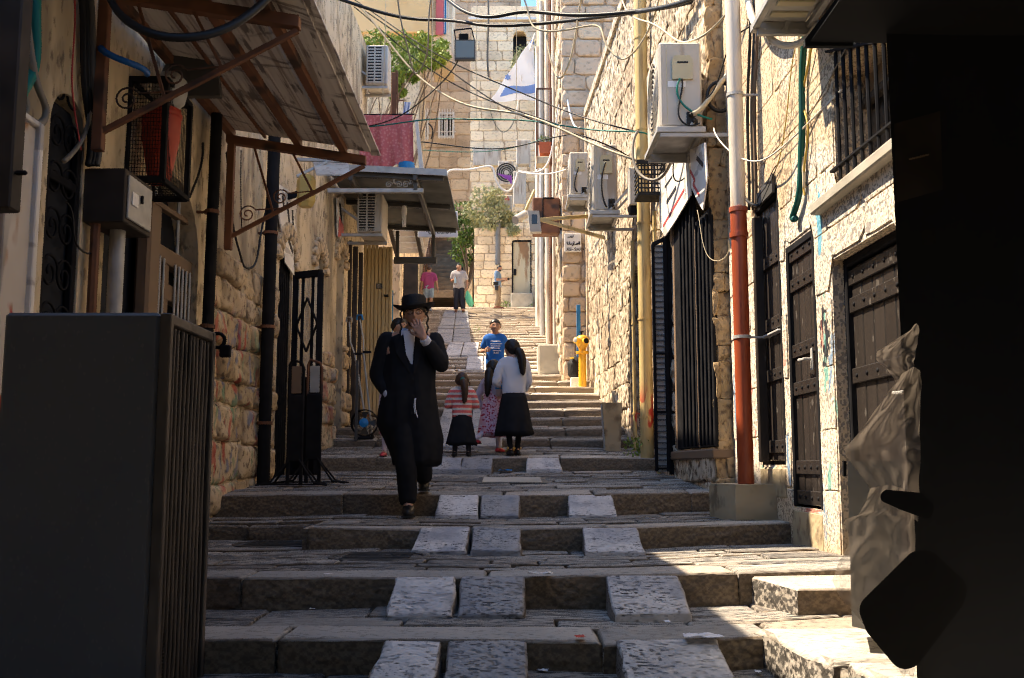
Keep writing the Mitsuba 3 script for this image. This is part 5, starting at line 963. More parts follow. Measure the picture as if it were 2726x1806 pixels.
t2 = plank_door('middle plank door of the three with four riveted straps and a steel handle', d2[0], d2[1], *d2z, 4, [hz(2140, y) for y in (655, 740, 925, 1030, 1245, 1325)], .03, (d2[0] + .14, hz(2170, 952)))
part(house_right, 'door_sill', R1.box(d2[0] - .02, d2[1] + .02, d2z[0] - .28, d2z[0] - .01, -.08, .01, .02), 'concrete'); part(house_right, 'door_sill', R1.box(d1[0] - .02, d1[1] + .02, d1z[0] - .24, d1z[0] - .01, -.08, .012, .02), 'concrete')
t3 = plank_door('nearest plank door, set deep in its recess under the barred window', d3[0], d3[1], *d3z, 6, [hz(2300, y) for y in (700, 780, 985, 1300)], .10, (d3[0] + .16, hz(2330, 1055)))
for s in (d3[0] - .0, ): pass
# barred window with a sill
bw = thing('barred_window', 'arched window with spiked black bars above the nearest plank door', 'window'); s0, s1 = wn
part(bw, 'sill', R1.box(s0 - .06, s1 + .3, wnz[0] - .07, wnz[0], -.2, .07, .01), 'grey_stone', (1, 1)); part(bw, 'pane', R1.box(s0 + .02, s1 + .1, wnz[0] - .02, wnz[0] + .52, -.26, -.22), 'glass_dark'); part(bw, 'recess_wall', R1.box(s0 - .1, s1 + .1, wnz[0] + .53, wnz[1] + .3, -.26, -.22), 'old_plaster', (.6, .2))
part(bw, 'frame', cat([R1.box(s0, s0 + .05, wnz[0], wnz[1], -.21, -.16), R1.box(s0 + .06, s1, wnz[0] + .5, wnz[0] + .55, -.21, -.16)]), 'dark_plank')
for k in range(8):
    s = s0 + .08 + (s1 - s0 - .1) * k / 8; part(bw, 'bar', tube([R1.at(np.array(s), z, np.array(.02)) for z in (wnz[0], wnz[0] + .45, wnz[0] + .72 + .035 * k, wnz[0] + .82 + .035 * k)], [.011, .011, .011, .001], 6), 'black_iron')
for h, h2 in ((.1, .12), (.50, .86)): part(bw, 'rail', bar(R1.at(np.array(s0 + .02), wnz[0] + h, np.array(.02)), R1.at(np.array(s1), wnz[0] + h2, np.array(.02)), .03, .014), 'black_iron')
# yellow pipes
for px, o, r, z0y, lab in ((1715, .12, .075, 1180, 'thick yellow drainpipe with red spray low down on the rough wall'), (1684, .07, .022, 1180, 'thin mustard pipe left of the thick yellow drainpipe'), (1744, .08, .022, 1180, 'thin cream pipe right of the thick yellow drainpipe')):
    t = thing('drainpipe', lab, 'pipe'); q = R2.pt(px, 700, o); zb = zg(q[1]) - .06; zt2 = EYE + 6.1 if r > .05 else R2.hit(px, 560 if px > 1700 else 640, o)[1]
    part(t, 'pipe', tube([(q[0], q[1], z) for z in np.linspace(zb, zt2, 5)], r, 14), 'yellow_pipe_paint', smooth=40)
    for z in np.arange(zb + .5, zt2, 1.1): part(t, 'clamp', cat([lathe([(r + .001, -.01), (r + .009, -.01), (r + .009, .01), (r + .001, .01)], 12, (q[0], q[1], z)), bar((q[0], q[1], z), (q[0] + o + .02, q[1], z), .015, .015)]), 'yellow_pipe_paint')
# air conditioner outdoor units
def outdoor_unit(lab, x0, x1, y0, y1, z0, z1, wx, group=None, tubes=True):
    t = thing('air_conditioner', lab, 'air conditioner', group)
    part(t, 'casing', box(x0, x1, y0, y1, z0, z1, .018), 'unit_shell', (.5, .5)); H = z1 - z0; Wd = x1 - x0
    ck = part(t, 'valve_cover', hull([(x0 + Wd * u, y0 - d, z0 + H * v) for u, v in ((.30, .55), (.30, .78), (.36, .83), (.72, .83), (.78, .78), (.78, .55)) for d in (0, .022)]), 'unit_cover')
    part(ck, 'slot', box(x0 + Wd * .42, x0 + Wd * .68, y0 - .026, y0 - .0225, z0 + H * .735, z0 + H * .757, .001), 'unit_dark')
    part(t, 'label_sheet', box(x0 + Wd * .2, x0 + Wd * .62, y0 - .003, y0 + .004, z0 + H * .465, z0 + H * .535, .001), 'sign_white'); part(t, 'side_seam', box(x0 + Wd * .17, x0 + Wd * .185, y0 - .002, y0 + .004, z0 + .02, z1 - .03, .001), 'unit_cover')
    part(t, 'valve_block', cat([box(x0 + Wd * .62, x0 + Wd * .88, y0 - .012, y0 + .01, z0 + .02, z0 + H * .17, .004), tube([(x0 + Wd * .70, y0 - .01, z0 + H * .13), (x0 + Wd * .70, y0 - .05, z0 + H * .13), (x0 + Wd * .72, y0 - .06, z0 + H * .12)], .016, 8), tube([(x0 + Wd * .78, y0 - .01, z0 + H * .06), (x0 + Wd * .78, y0 - .05, z0 + H * .06), (x0 + Wd * .8, y0 - .06, z0 + H * .05)], .016, 8)]), 'unit_dark')
    cy, cz, R = y0 + (y1 - y0) * .45, (z0 + z1) / 2, H * .40
    Q = lambda m: tm(m.vertices[:, [2, 0, 1]] * V3(-1, 1, 1) + V3(x0, cy, cz), m.faces[:, ::-1])
    fk = part(t, 'fan_guard', cat([Q(lathe([(r, .004), (r + .006, .004), (r + .006, .014), (r, .014)], 28)) for r in np.linspace(.03, R, 7)]), 'unit_shell'); part(fk, 'fan_well', Q(lathe([(0, .0005), (R * .98, .0005), (R * .98, .002), (0, .002)], 24)), 'unit_dark')
    b = wx + .02
    part(t, 'foot_tray', cat([box(x0 - .03, x1 + .02, y0 - .03, y0 + .03, z0 - .055, z0 - .004, .004), box(x0 - .03, x1 + .02, y1 - .05, y1 + .01, z0 - .055, z0 - .004, .004), box(x0 - .03, x0 + .01, y0 + .031, y1 - .051, z0 - .05, z0 - .01, .004), box(x1 - .02, x1 + .02, y0 + .031, y1 - .051, z0 - .05, z0 - .01, .004), box(x0 + .03, x1 - .03, y0 + .06, y1 - .08, z0 - .012, z0 - .003, .002)]), 'galvanised')
    for yy in (y0, y1 - .05):
        bk = part(t, 'bracket', cat([bar((b - .03, yy, z0 - .06), (b - .03, yy, z0 + .50), .035, .03, (0, 1, 0)), bar((x0, yy, z0 - .075), (b, yy, z0 - .075), .035, .035), bar((x1 - .15, yy, z0 - .06), (b - .04, yy, z0 + .46), .028, .028)]), 'galvanised')
    return t
g_ = None
yA = 8.35; a, b = D(1757, 340, yA), D(1866, 112, yA); zA0, zA1 = D(1800, 338, yA)[2], D(1800, 112, yA)[2]
acb = outdoor_unit('biggest air conditioner on the right wall with a green cable down its side', a[0], b[0], yA, yA + .78, zA0, zA1, 1.86)
def hose(name, lab, pts, r, mat, cat_='cable', n=8, seg=7): t = thing(name, lab, cat_); put(t, tube(spline(pts, n), r, seg), mat, smooth=True); return t
W_ = a[0]; wA = b[0] - a[0]; hA = zA1 - zA0
part(acb, 'green_cable', tube(spline([(W_ + wA * .48, yA - .025, zA0 + hA * .55), (W_ + wA * .40, yA - .03, zA0 + hA * .40), (W_ + wA * .5, yA - .03, zA0 + hA * .27), (W_ + wA * .78, yA - .05, zA0 + hA * .14), (W_ + wA * 1.2, yA - .02, zA0 + hA * .08)], 8), .009, 6), 'green_cable', smooth=True)
part(acb, 'black_cable', tube(spline([(W_ + wA * .52, yA - .025, zA0 + hA * .55), (W_ + wA * .46, yA - .03, zA0 + hA * .3), (W_ + wA * .44, yA - .03, zA0 + hA * .1), (W_ + wA * .6, yA - .03, zA0 + .01), (W_ + wA * .9, yA - .04, zA0 + .02)], 8), .008, 6), 'black_cable', smooth=True)
part(acb, 'copper_pipes', tube(spline([(W_ + wA * .74, yA - .06, zA0 + hA * .12), (W_ + wA * 1.0, yA - .06, zA0 + hA * .22), (W_ + wA * 1.35, yA - .04, zA0 + hA * .45), (W_ + wA * 1.6, yA + .05, zA0 + hA * .6)], 8), .022, 7), 'cream_cable', smooth=True)
part(acb, 'pipe_coil', tube([V3(W_ + wA * 1.42, yA + .0, zA0 + hA * .36) + V3(.11 * math.cos(t_), .012 * t_ / 6, .13 * math.sin(t_)) for t_ in np.linspace(0, 13, 50)], .014, 6), 'black_cable', smooth=True)
yM = 12.0; a, b = D(1578, 560, yM), D(1643, 387, yM); ac2 = outdoor_unit('middle air conditioner of the three on the right wall, nearer of the close pair', a[0], b[0], yM, yM + .75, D(1600, 560, yM)[2], D(1600, 384, yM)[2], R2.at(np.array(yM - 8.6), 0, np.array(0.))[0] + .02)
yN = 14.4; a, b = D(1517, 520, yN), D(1567, 405, yN); ac3 = outdoor_unit('farther and smaller air conditioner of the close pair on the right wall', a[0], b[0], yN, yN + .7, D(1540, 518, yN)[2], D(1540, 405, yN)[2], R2.at(np.array(yN - 8.6), 0, np.array(0.))[0] + .02)
for t, yy, pts in ((ac2, yM, [(1612, 432), (1603, 470), (1604, 520), (1615, 552)]), (ac3, yN, [(1540, 445), (1533, 470), (1530, 495), (1537, 512)])): part(t, 'black_cable', tube(spline([D(x, y, yy - .04) for x, y in pts], 8), .011, 6), 'black_cable', smooth=True)
# topmost unit over the near house, seen from below
yT_ = 6.0; a, b = D(2040, 70, yT_), D(2205, 40, yT_ - .1); ac4 = outdoor_unit('air conditioner at the top edge seen from below, above the nearest plank doors', 1.52, 1.84, 5.25, 6.05, D(2040, 66, 6.05)[2], D(2040, 66, 6.05)[2] + .6, 1.9)
for k in range(4): part(ac4, 'floor_rib', box(1.57, 1.79, 5.38 + .15 * k, 5.44 + .15 * k, D(2040, 66, 6.05)[2] - .026, D(2040, 66, 6.05)[2] - .0125, .002), 'unit_cover')
zz4 = D(2040, 66, 6.05)[2]
part(ac4, 'drain_hose', tube(spline([(1.60, 6.06, zz4 - .06), (1.66, 6.04, zz4 - .13), (1.76, 6.0, zz4 - .15), (1.86, 5.9, zz4 - .06)], 8), .022, 9), 'white_cable', smooth=True)
hose('white_hose', 'white ribbed drain hose beside the white drainpipe at the top', [R1.pt(1990, -20, .06), R1.pt(2000, 40, .08), R1.pt(2020, 78, .10), R1.pt(2062, 72, .12)], .026, 'white_cable', 'hose')
# black crate on the wall, grey box
cr = thing('wall_crate', 'black plastic crate hung on the yellow drainpipe and tangled in cables', 'crate'); yC = 10.4; a, b = D(1698, 512, yC), D(1770, 428, yC)
for i in range(8): z = a[2] + (b[2] - a[2]) * i / 7; part(cr, 'slat', cat([box(a[0], b[0], yC, yC + .014, z - .007, z + .007, .002), box(a[0], a[0] + .014, yC + .0145, yC + .3, z - .007, z + .007, .002), box(b[0] - .014, b[0], yC + .0145, yC + .3, z - .007, z + .007, .002)]), 'black_canvas')
for i in range(9): x = a[0] + (b[0] - a[0] - .014) * i / 8; part(cr, 'upright', box(x, x + .014, yC - .003, yC + .010, a[2], b[2], .002), 'black_canvas')
part(cr, 'base', box(a[0], b[0], yC, yC + .3, a[2] - .03, a[2] - .008, .004), 'black_canvas'); part(cr, 'rim', box(a[0] - .01, b[0] + .01, yC - .012, yC - .0035, b[2] - .04, b[2] + .01, .003), 'black_canvas')
t = thing('fluorescent_box', 'grey white upright box lamp right of the middle air conditioner', 'lamp'); p, q = D(1676, 545, 11.3), D(1692, 446, 11.3); part(t, 'casing', box(p[0], q[0] + .02, 11.3, 11.5, p[2], q[2], .01), 'unit_shell'); part(t, 'base', lathe([(0, -.10), (.05, -.09), (.065, -.03), (.06, 0), (0, 0)], 12, (p[0] + .05, 11.4, p[2])), 'black_iron', smooth=40)
# torn banner over the gate
tin_sign(R2, [(1752, 470), (1776, 452), (1830, 395), (1838, 520), (1800, 585), (1770, 630), (1758, 610)], 'torn white banner with a red line of lettering left over the black gate', 'worn_sign', [([(1766, 602), (1822, 505)], 'letter_red', .014), ([(1770, 500), (1790, 470)], 'letter_black', .012), ([(1775, 540), (1800, 500)], 'letter_black', .02)], .10, 'torn_banner')
tin_sign(R2, [(1836, 400), (1876, 380), (1882, 470), (1870, 560), (1856, 535), (1840, 500)], 'torn white banner corner with a red stroke right over the black gate', 'worn_sign', [([(1838, 455), (1850, 480), (1846, 492), (1862, 520)], 'letter_red', .016), ([(1855, 420), (1872, 440)], 'letter_black', .02)], .13, 'torn_banner')
# black shop gate
bg = thing('shop_gate', 'tall black sheet iron shop gate standing open on the right', 'gate'); s0, s1 = gate; zb, zt2 = gz
part(bg, 'backing', R2.box(s0 - .1, s1 + .1, zb - .1, zt2 + .1, -1.0, -.95), 'near_black')
part(bg, 'near_leaf', R2.box(s0 - .02, s0 + .52, zb + .03, R2.hit(1905, 545)[1], .0, .035), 'black_iron')
for k in range(4): s = s0 + .03 + .14 * k; part(bg, 'leaf_bar', R2.box(s, s + .025, zb + .05, R2.hit(1905, 560)[1], .036, .055, .004), 'black_iron')
part(bg, 'centre_post', R2.box(s0 + .56, s0 + .60, zb + .03, R2.hit(1865, 600)[1], -.05, .03), 'brown_board', label='brown timber post')
part(bg, 'far_post', R2.box(s1 - .16, s1 - .09, zb + .03, R2.hit(1812, 590)[1], -.04, .03), 'brown_board', label='pale brown timber post')
part(bg, 'far_leaf', R2.box(s0 + .63, s1 - .18, zb + .03, R2.hit(1835, 520)[1], .0, .03), 'black_iron')
for k in range(4): s = s0 + .68 + .16 * k; part(bg, 'leaf_bar', R2.box(s, s + .025, zb + .05, R2.hit(1835, 540)[1], .031, .05, .004), 'black_iron')
yl = 8.6 + s1; lx1 = R2.at(np.array(s1), 0, np.array(0.))[0]; lx0 = D(1744, 900, yl)[0]
LF = lambda u, z, o=0: V3(lx0 + (lx1 - lx0) * u, yl + .06 - .25 * (1 - u) * 0 + o, z)
zl0, zl1 = zg(yl) + .06, D(1770, 648, yl)[2]; zl1b = D(1795, 620, yl)[2]
part(bg, 'side_frame', cat([bar(LF(0, zl0), LF(0, zl1), .03, .04, (0, 1, 0)), bar(LF(.62, zl0), LF(.62, zl1 + .06), .04, .04, (0, 1, 0)), bar(LF(0, zl1), LF(.62, zl1 + .06), .04, .04)] + [bar(LF(0, zl0 + q_), LF(.62, zl0 + q_), .03, .02) for q_ in (.03, .60, 1.20)]), 'black_iron')
part(bg, 'side_sheet', hull([LF(u, z, o) for u in (.64, 1.0) for z in (zl0 - .03, zl1b + .1) for o in (0, .02)]), 'black_iron')
for k in range(40): z = zl0 + .05 + (zl1 - zl0 - .08) * k / 39; part(bg, 'louvre', hull([LF(u, z + dz, o) for u in (.03, .60) for dz, o in ((0, -.012), (.014, -.004), (.0, -.010), (.016, -.006))]), 'fridge_paint')
part(bg, 'side_backing', hull([LF(u, z, o) for u in (.03, .60) for z in (zl0, zl1) for o in (.008, .014)]), 'galvanised', (.5, .5))
part(bg, 'handle', bar(D(1812, 890, yl - .35), D(1824, 890, yl - .35), .03, .03), 'galvanised'); part(bg, 'threshold', R2.box(s0 - .02, s1 + .05, zb - .07, zb + .015, -.3, .06, .012), 'brown_board')
ag = thing('arched_gate', 'narrow arched gate of thin black bars left of the yellow drainpipes', 'gate'); s0, s1 = arc
part(ag, 'backing', R2.box(s0 - .1, s1 + .1, az[0] - .1, az[1] + .7, -.55, -.5), 'near_black')
for k in range(13):
    s = s0 + (s1 - s0) * (k + .5) / 13; c, r = (s0 + s1) / 2, (s1 - s0) / 2; part(ag, 'bar', tube([R2.at(np.array(s), z, np.array(-.12)) for z in (az[0], (az[0] + az[1]) / 2, az[1] + math.sqrt(max(0, r * r - (s - c) ** 2)))], .010, 5), 'black_iron')
for z in (az[0] + .03, az[0] + 1.0, az[1]): part(ag, 'rail', R2.box(s0, s1, z, z + .035, -.14, -.10, .003), 'black_iron')
# grey pillar and the dark hollow behind it
t = thing('stone_pillar', 'smooth grey concrete pillar box at the end of the low steps', 'pillar'); y = 12.35; p, q = D(1607, 1189, y), D(1652, 1072, y); part(t, 'body', hull([(x, yy, z) for x, z in ((p[0] + .03, zg(y) - .1), (q[0] - .01, zg(y) - .1), (p[0] - .01, q[2]), (q[0] + .02, q[2])) for yy in (y, y + .28)]), 'concrete'); part(t, 'side_plate', hull([(p[0] + a, yy, z) for a, z in ((.015, zg(y)), (-.02, q[2] - .02)) for yy in (y + .02, y + .26) for a in (a, a + .008)]), 'galvanised')
# hydrant
hy = thing('fire_hydrant', 'yellow fire hydrant with two outlets against the rough wall', 'hydrant'); yH = 16.9; q = D(1551, 1026, yH); zb = zg(yH) - .05; x = q[0]; zt2 = D(1551, 893, yH)[2]; H = zt2 - zb
part(hy, 'barrel', lathe([(.075, 0), (.066, .03), (.062, H * .64), (.062, H * .66)], 20, (x, yH, zb)), 'hydrant_yellow', smooth=40); part(hy, 'flange', lathe([(.06, H * .655), (.105, H * .66), (.105, H * .675), (.11, H * .68), (.11, H * .70), (.06, H * .705)], 20, (x, yH, zb)), 'hydrant_yellow', smooth=30)
part(hy, 'head', lathe([(.055, H * .70), (.06, H * .75), (.10, H * .82), (.115, H * .89), (.10, H * .96), (.05, H * 1.0), (0, H * 1.005)], 22, (x, yH, zb)), 'hydrant_yellow', smooth=50)
for d in (V3(-.75, -.66, .1), V3(.35, -.93, -.02)):
    d /= np.linalg.norm(d); c = V3(x, yH, zb + H * .88); ok = part(hy, 'outlet', tube([c + d * .07, c + d * .12, c + d * .165], [.055, .05, .055], 16), 'hydrant_yellow', smooth=40); part(ok, 'cap', tube([c + d * .160, c + d * .17, c + d * .178], [.046, .044, .02], 14), 'galvanised' if d[0] < 0 else 'black_iron', smooth=40)
part(hy, 'wheel', cat([tube([(x - .01, yH, zt2), (x - .01, yH, zt2 + .05), (x - .01, yH, zt2 + .06)], .015, 8), lathe([(.02, .05), (.04, .05), (.04, .065), (.02, .065)], 12, (x - .01, yH, zt2))]), 'black_iron')
t = thing('rubbish_bag', 'black rubbish bag with a yellow tie behind the fire hydrant', 'bag'); m = trimesh.creation.icosphere(3, 1.0); q = D(1532, 990, 17.2); v = m.vertices * V3(.13, .12, .2); v *= (.85 + .35 * meshkit.fbm(m.vertices * 2.2, 3, 4))[:, None]; v[:, 2] = np.maximum(v[:, 2], -.15); part(t, 'bag', tm(v + V3(q[0], 17.2, zg(17.2) + .30), m.faces), 'black_canvas', smooth=True); part(t, 'tie', box(q[0] - .10, q[0] - .03, 17.09, 17.13, zg(17.2) + .46, zg(17.2) + .49), 'paper_yellow')
t = thing('white_block', 'small white block on the step beside the fire hydrant', 'block'); q = D(1535, 1010, 17.0); put(t, box(q[0] - .10, q[0] + .06, 16.98, 17.2, zg(17) - .02, zg(17) + .16), 'white_paint')
t = thing('blue_board', 'narrow blue board standing behind the fire hydrant', 'board'); p, q = D(1536, 985, 17.5), D(1545, 812, 17.5); put(t, box(p[0], q[0], 17.48, 17.54, p[2], q[2], .004), 'blue_paint')
# street name tile
st = thing('street_name_tile', 'white street name tile with arabic and latin lettering on the reddish wall', 'sign'); y = 17.62; p, q = D(1503, 671, y), D(1547, 622, y)
part(st, 'tile', box(p[0], q[0], y - .02, y + .04, p[2], q[2], .006), 'white_paint', (1, 1)); put_text(st, 'AS-SARAY', .050, 1508, 667.5, y - .024)
arabic(st, [[(0, .9), (.1, 0), (.4, 0)], [(.8, .9), (.8, 0), (1.3, 0), (1.4, .3), (1.5, 0)], [(2.0, .3), (2.1, -.2), (1.7, -.45)], [(2.3, .9), (2.3, 0)], [(2.6, 0), (3.2, 0), (3.3, .3), (3.4, 0), (3.5, .3), (3.6, 0), (3.7, .35)], [(4.0, 0), (4.0, .9)], [(4.3, 0), (4.3, .9)]], 1510, 651, .052, y - .024, .008)
arabic(st, [[(0, 0), (.8, 0), (.9, .4), (1.0, 0), (1.6, 0), (1.7, .6)]], 1512, 632, .055, y - .024, .008)
# yellow bracket with the flood light box, rust box, camera
fb = thing('flood_light', 'white box flood light held out on a yellow triangular bracket', 'lamp'); yB_ = 15.2; wx = R2.at(np.array(yB_ - 8.6), 0, np.array(0.))[0]
c0, c1, c2 = D(1437, 585, yB_), D(1545, 573, yB_), D(1545, 636, yB_); c1[0] = c2[0] = wx + .02
part(fb, 'bracket', cat([bar(c0, c1, .05, .05), bar(c0 + V3(.03, 0, -.01), c2, .05, .05), bar(c2 - UZ * .35, c1 + UZ * .05, .05, .04, (0, 1, 0)), bar(V3(wx + .02, yB_, D(1545, 1020, yB_)[2]), c2, .03, .03, (0, 1, 0))]), 'yellow_pipe_paint')
p, q = D(1407, 618, yB_), D(1437, 562, yB_); part(fb, 'housing', hull([(x + .012 * s, yy, z) for x in (p[0], q[0]) for yy in (yB_ - .02, yB_ + .12) for z, s in ((p[2], 2), (q[2], -1))]), 'unit_shell'); part(fb, 'lamp_glass', box(p[0] + .05, q[0] - .04, yB_ - .026, yB_ - .021, p[2] + .12, q[2] - .06, .002), 'glass_dark')
t = thing('junction_box', 'rust brown iron box fixed behind the white flood light', 'box'); p, q = D(1418, 622, 17.9), D(1475, 526, 17.9); part(t, 'body', box(p[0], q[0] + .1, 17.9, 18.2, p[2], q[2], .015), 'rusty_iron'); part(t, 'rim', cat([box(p[0] + .18, p[0] + .2, 17.88, 17.9, p[2] + .2, q[2]), box(p[0] + .2, q[0], 17.88, 17.9, q[2] - .03, q[2])]), 'black_iron')
t = thing('tube_camera', 'white tube security camera pointing down left of the white flood light', 'camera'); q = D(1388, 577, 16.5); d = V3(-.10, -.12, -.09); part(t, 'tube', tube([q - d, q, q + d], .07, 14), 'unit_shell', smooth=40); part(t, 'arm', tube([q - d * .5, q - d * .5 + V3(.05, 0, .15), q + V3(.22, .2, .5)], .025, 7), 'yellow_pipe_paint', smooth=True)
# narrow house: block at the foot, pipes, plant cage, far units
t = thing('stone_block', 'big grey stone block at the foot of the narrow sunlit house', 'block'); y = 18.6; p, q = D(1432, 970, y), D(1486, 916, y); put(t, box(p[0], .95, y, y + .9, p[2] - .2, q[2], .03), 'grey_stone', (.4, .4))
for y, r, m_, lab in ((19.4, .035, 'white_pipe_paint', 'nearest thin white pipe on the narrow sunlit house'), (20.6, .04, 'rusty_iron', 'rust brown pipe on the narrow sunlit house'), (22.5, .05, 'white_pipe_paint', 'second white pipe on the narrow sunlit house'), (26, .07, 'galvanised', 'grey pipe far up the narrow sunlit house'), (29, .09, 'white_pipe_paint', 'farthest white pipe on the narrow sunlit house')):
    t = thing('wall_pipe', lab, 'pipe'); put(t, tube([(.86 - r, y, zg(y) - .1), (.85 - r, y, 6), (.86 - r, y, 14)], r, 9), m_, smooth=40)
pc = thing('plant_cage', 'tall brown iron balcony cage with a terracotta flower box', 'cage'); y = 18.4; p, q = D(1430, 436, y), D(1467, 237, y); xx0, xx1 = p[0], q[0]
part(pc, 'frame', cat([bar((xa, yy, p[2]), (xa, yy, q[2]), .03, .03, (0, 1, 0)) for xa in (xx0, xx1) for yy in (y, y + .3)] + [bar((xx0, y, z), (xx1, y, z), .03, .03) for z in (p[2], q[2], (p[2] + q[2]) / 2 - .35)] + [bar((xa, y, z), (xa, y + .3, z), .03, .03) for xa in (xx0, xx1) for z in (p[2], q[2])]), 'rusty_iron'); part(pc, 'mesh', mesh_grid(V3(xx0, y, p[2] + .4), UX * (xx1 - xx0), UZ * (q[2] - p[2] - .4), 8, 40, .003), 'galvanised', kind='stuff')
t = thing('flower_box', 'terracotta flower box in the brown iron cage', 'flower box'); p2, q2 = D(1435, 408, y - .03), D(1468, 378, y - .03); put(t, hull([(x, yy, z) for x, z in ((p2[0] + .02, p2[2]), (q2[0] - .02, p2[2]), (p2[0], q2[2]), (q2[0], q2[2])) for yy in (y - .03, y + .2)]), 'terracotta')
bl = [(D(px, 372, y + .05), (.07, .07, .09), .4) for px in (1440, 1450, 1460)]; k_ = thing('potted_flowers', 'reddish green flowers in the terracotta flower box', 'flowers'); put(k_, leaves(160, bl, .06, tr, 1, .4), 'leaf')
t = thing('orange_crate', 'small rust orange crate shelf at the foot of the brown iron cage', 'shelf'); p, q = D(1428, 436, y - .1), D(1462, 416, y - .1); put(t, box(p[0], q[0], y - .1, y + .2, p[2], q[2], .01), 'rusty_door_paint')
def far_unit(lab, px0, py0, px1, py1, y, fan):
    t = thing('air_conditioner', lab, 'air conditioner'); p, q = D(px0, py1, y), D(px1, py0, y); part(t, 'casing', box(p[0], q[0], y, y + .4, p[2], q[2], .03), 'unit_shell', (.6, .5))
    if fan:
        cx, cz, R = p[0] + (q[0] - p[0]) * fan, (p[2] + q[2]) / 2, (q[2] - p[2]) * .40; Q = lambda m: tm(m.vertices[:, [0, 2, 1]] * V3(1, -1, 1) + V3(cx, y, cz), m.faces)
        fk = part(t, 'fan_guard', cat([Q(lathe([(r, .006), (r + .02, .006), (r + .02, .02), (r, .02)], 24)) for r in np.linspace(.06, R, 5)] + [Q(lathe([(0, .02), (R * .25, .02), (R * .25, .03), (0, .03)], 16))]), 'unit_shell'); part(fk, 'fan_well', Q(lathe([(0, .001), (R, .001), (R, .004), (0, .004)], 24)), 'unit_dark')
    part(t, 'bracket', cat([box(p[0], p[0] + .06, y + .01, y + .9, p[2] - .12, p[2] - .01), box(q[0] - .06, q[0], y + .01, y + .9, p[2] - .12, p[2] - .01)]), 'galvanised'); return t
far_unit('white air conditioner with a round fan on the tall pale house, upper one', 1326, 428, 1368, 492, 41.6, .52)
au = far_unit('white air conditioner half hidden by the terrace plants', 1304, 520, 1364, 560, 39.4, .32)
c = D(1350, 529, 39.36)
for k in range(3): a_ = k * 2 * pi / 3 + pi / 2; e = V3(math.cos(a_), 0, math.sin(a_)) * .10; f_ = V3(-math.sin(a_), 0, math.cos(a_)) * .05; part(au, 'emblem', hull([c + V3(0, d, 0) + w for d in (0, .02) for w in (e * .12, e * .6 + f_, e * 1.1, e * .6 - f_)]), 'letter_red')
far_unit('plain white unit box right of the upper round fan unit', 1366, 455, 1400, 545, 40.6, None); far_unit('grey white unit box under the hanging bush', 1374, 372, 1412, 438, 41.4, None)
t = thing('notice_board', 'big pale grey board on the tall pale house', 'board'); p, q = D(1260, 442, 42.5), D(1333, 397, 42.5); put(t, box(p[0], q[0], 42.4, 42.56, p[2], q[2], .02), 'unit_shell', (.4, .5))
t = thing('purple_rag', 'purple rag hung on the white pipe before the round fan unit', 'rag'); put(t, sheet([(1323, 462), (1362, 468), (1363, 492), (1352, 478)], 38.0, 10, 8, .05, 2, 'mauve'), 'mauve_cloth', smooth=True)
# flag
fl = thing('hanging_flag', 'white and blue flag hanging slantwise across the tall pale house', 'flag')
y = 38.2; TRI = [(1420, 96), (1302, 272), (1426, 266)]
def flag_piece(pts, tn, off, nm):
    q = [D(a, b, y) for a, b in pts]; n = 14; V, F = [], []
    for j in range(n + 1):
        for i in range(n + 1):
            u, v = i / n, j / n; p_ = q[0] * (1 - v) + (q[1] * (1 - u) + q[2] * u) * v if len(q) == 3 else (q[0] * (1 - u) + q[1] * u) * (1 - v) + (q[3] * (1 - u) + q[2] * u) * v
            V.append(p_ + V3(0, .10 * math.sin(p_[0] * 5 + p_[2] * 3) - off, 0))
    for j in range(n):
        for i in range(n): a_ = j * (n + 1) + i; F += [[a_, a_ + 1, a_ + n + 2], [a_, a_ + n + 2, a_ + n + 1]]
    part(fl, nm, tm(V, F), 'flag_cloth', (tn, 0), smooth=True)
flag_piece(TRI, 0, 0, 'field'); flag_piece([(1418, 100), (1411, 112), (1423, 118), (1421, 98)], 1, .02, 'stripe'); flag_piece([(1330, 256), (1345, 234), (1424, 225), (1425, 246)], 1, .02, 'stripe')
for k in range(2): c = D(1372, 205, y - .05); flag_piece([(1372 + dx, 205 + dy) for dx, dy in ([(-20, -6), (-28, 9), (-12, 9)] if k == 0 else [(-20, 14), (-28, -1), (-12, -1)])], 1, .03 + .01 * k, 'star')
t = thing('flag_pole', 'thin pole across the flag of the tall pale house', 'pole'); put(t, tube([D(1424, 90, y), D(1390, 200, y + .1), D(1372, 320, y + .2)], .03, 6), 'white_paint')
# weeds
def weeds(lab, px, py, y, n, s, tt): k = thing('weed', lab, 'weed'); q = D(px, py, y); q[2] = zg(y); put(k, leaves(n, [(q + V3(0, 0, s * .6), (s * 1.1, s * .6, s * .8), tt)], s * .35, tr, 1, .05, -.6), 'leaf')
weeds('green leafy weed at the foot of the yellow drainpipes', 1697, 1160, 11.3, 130, .16, .6)
weeds('low weed growing from the wall foot left of the rusty door', 1345, 808, 38.4, 90, .3, .3); weeds('small weed tuft by the doorstep of the rusty door', 1424, 800, 38.2, 60, .35, .4); weeds('tiny weed in the upper steps', 1270, 880, 27.0, 40, .12, .4); weeds('small weed patch on the edge of the landing', 1262, 812, 37.2, 50, .16, .4)
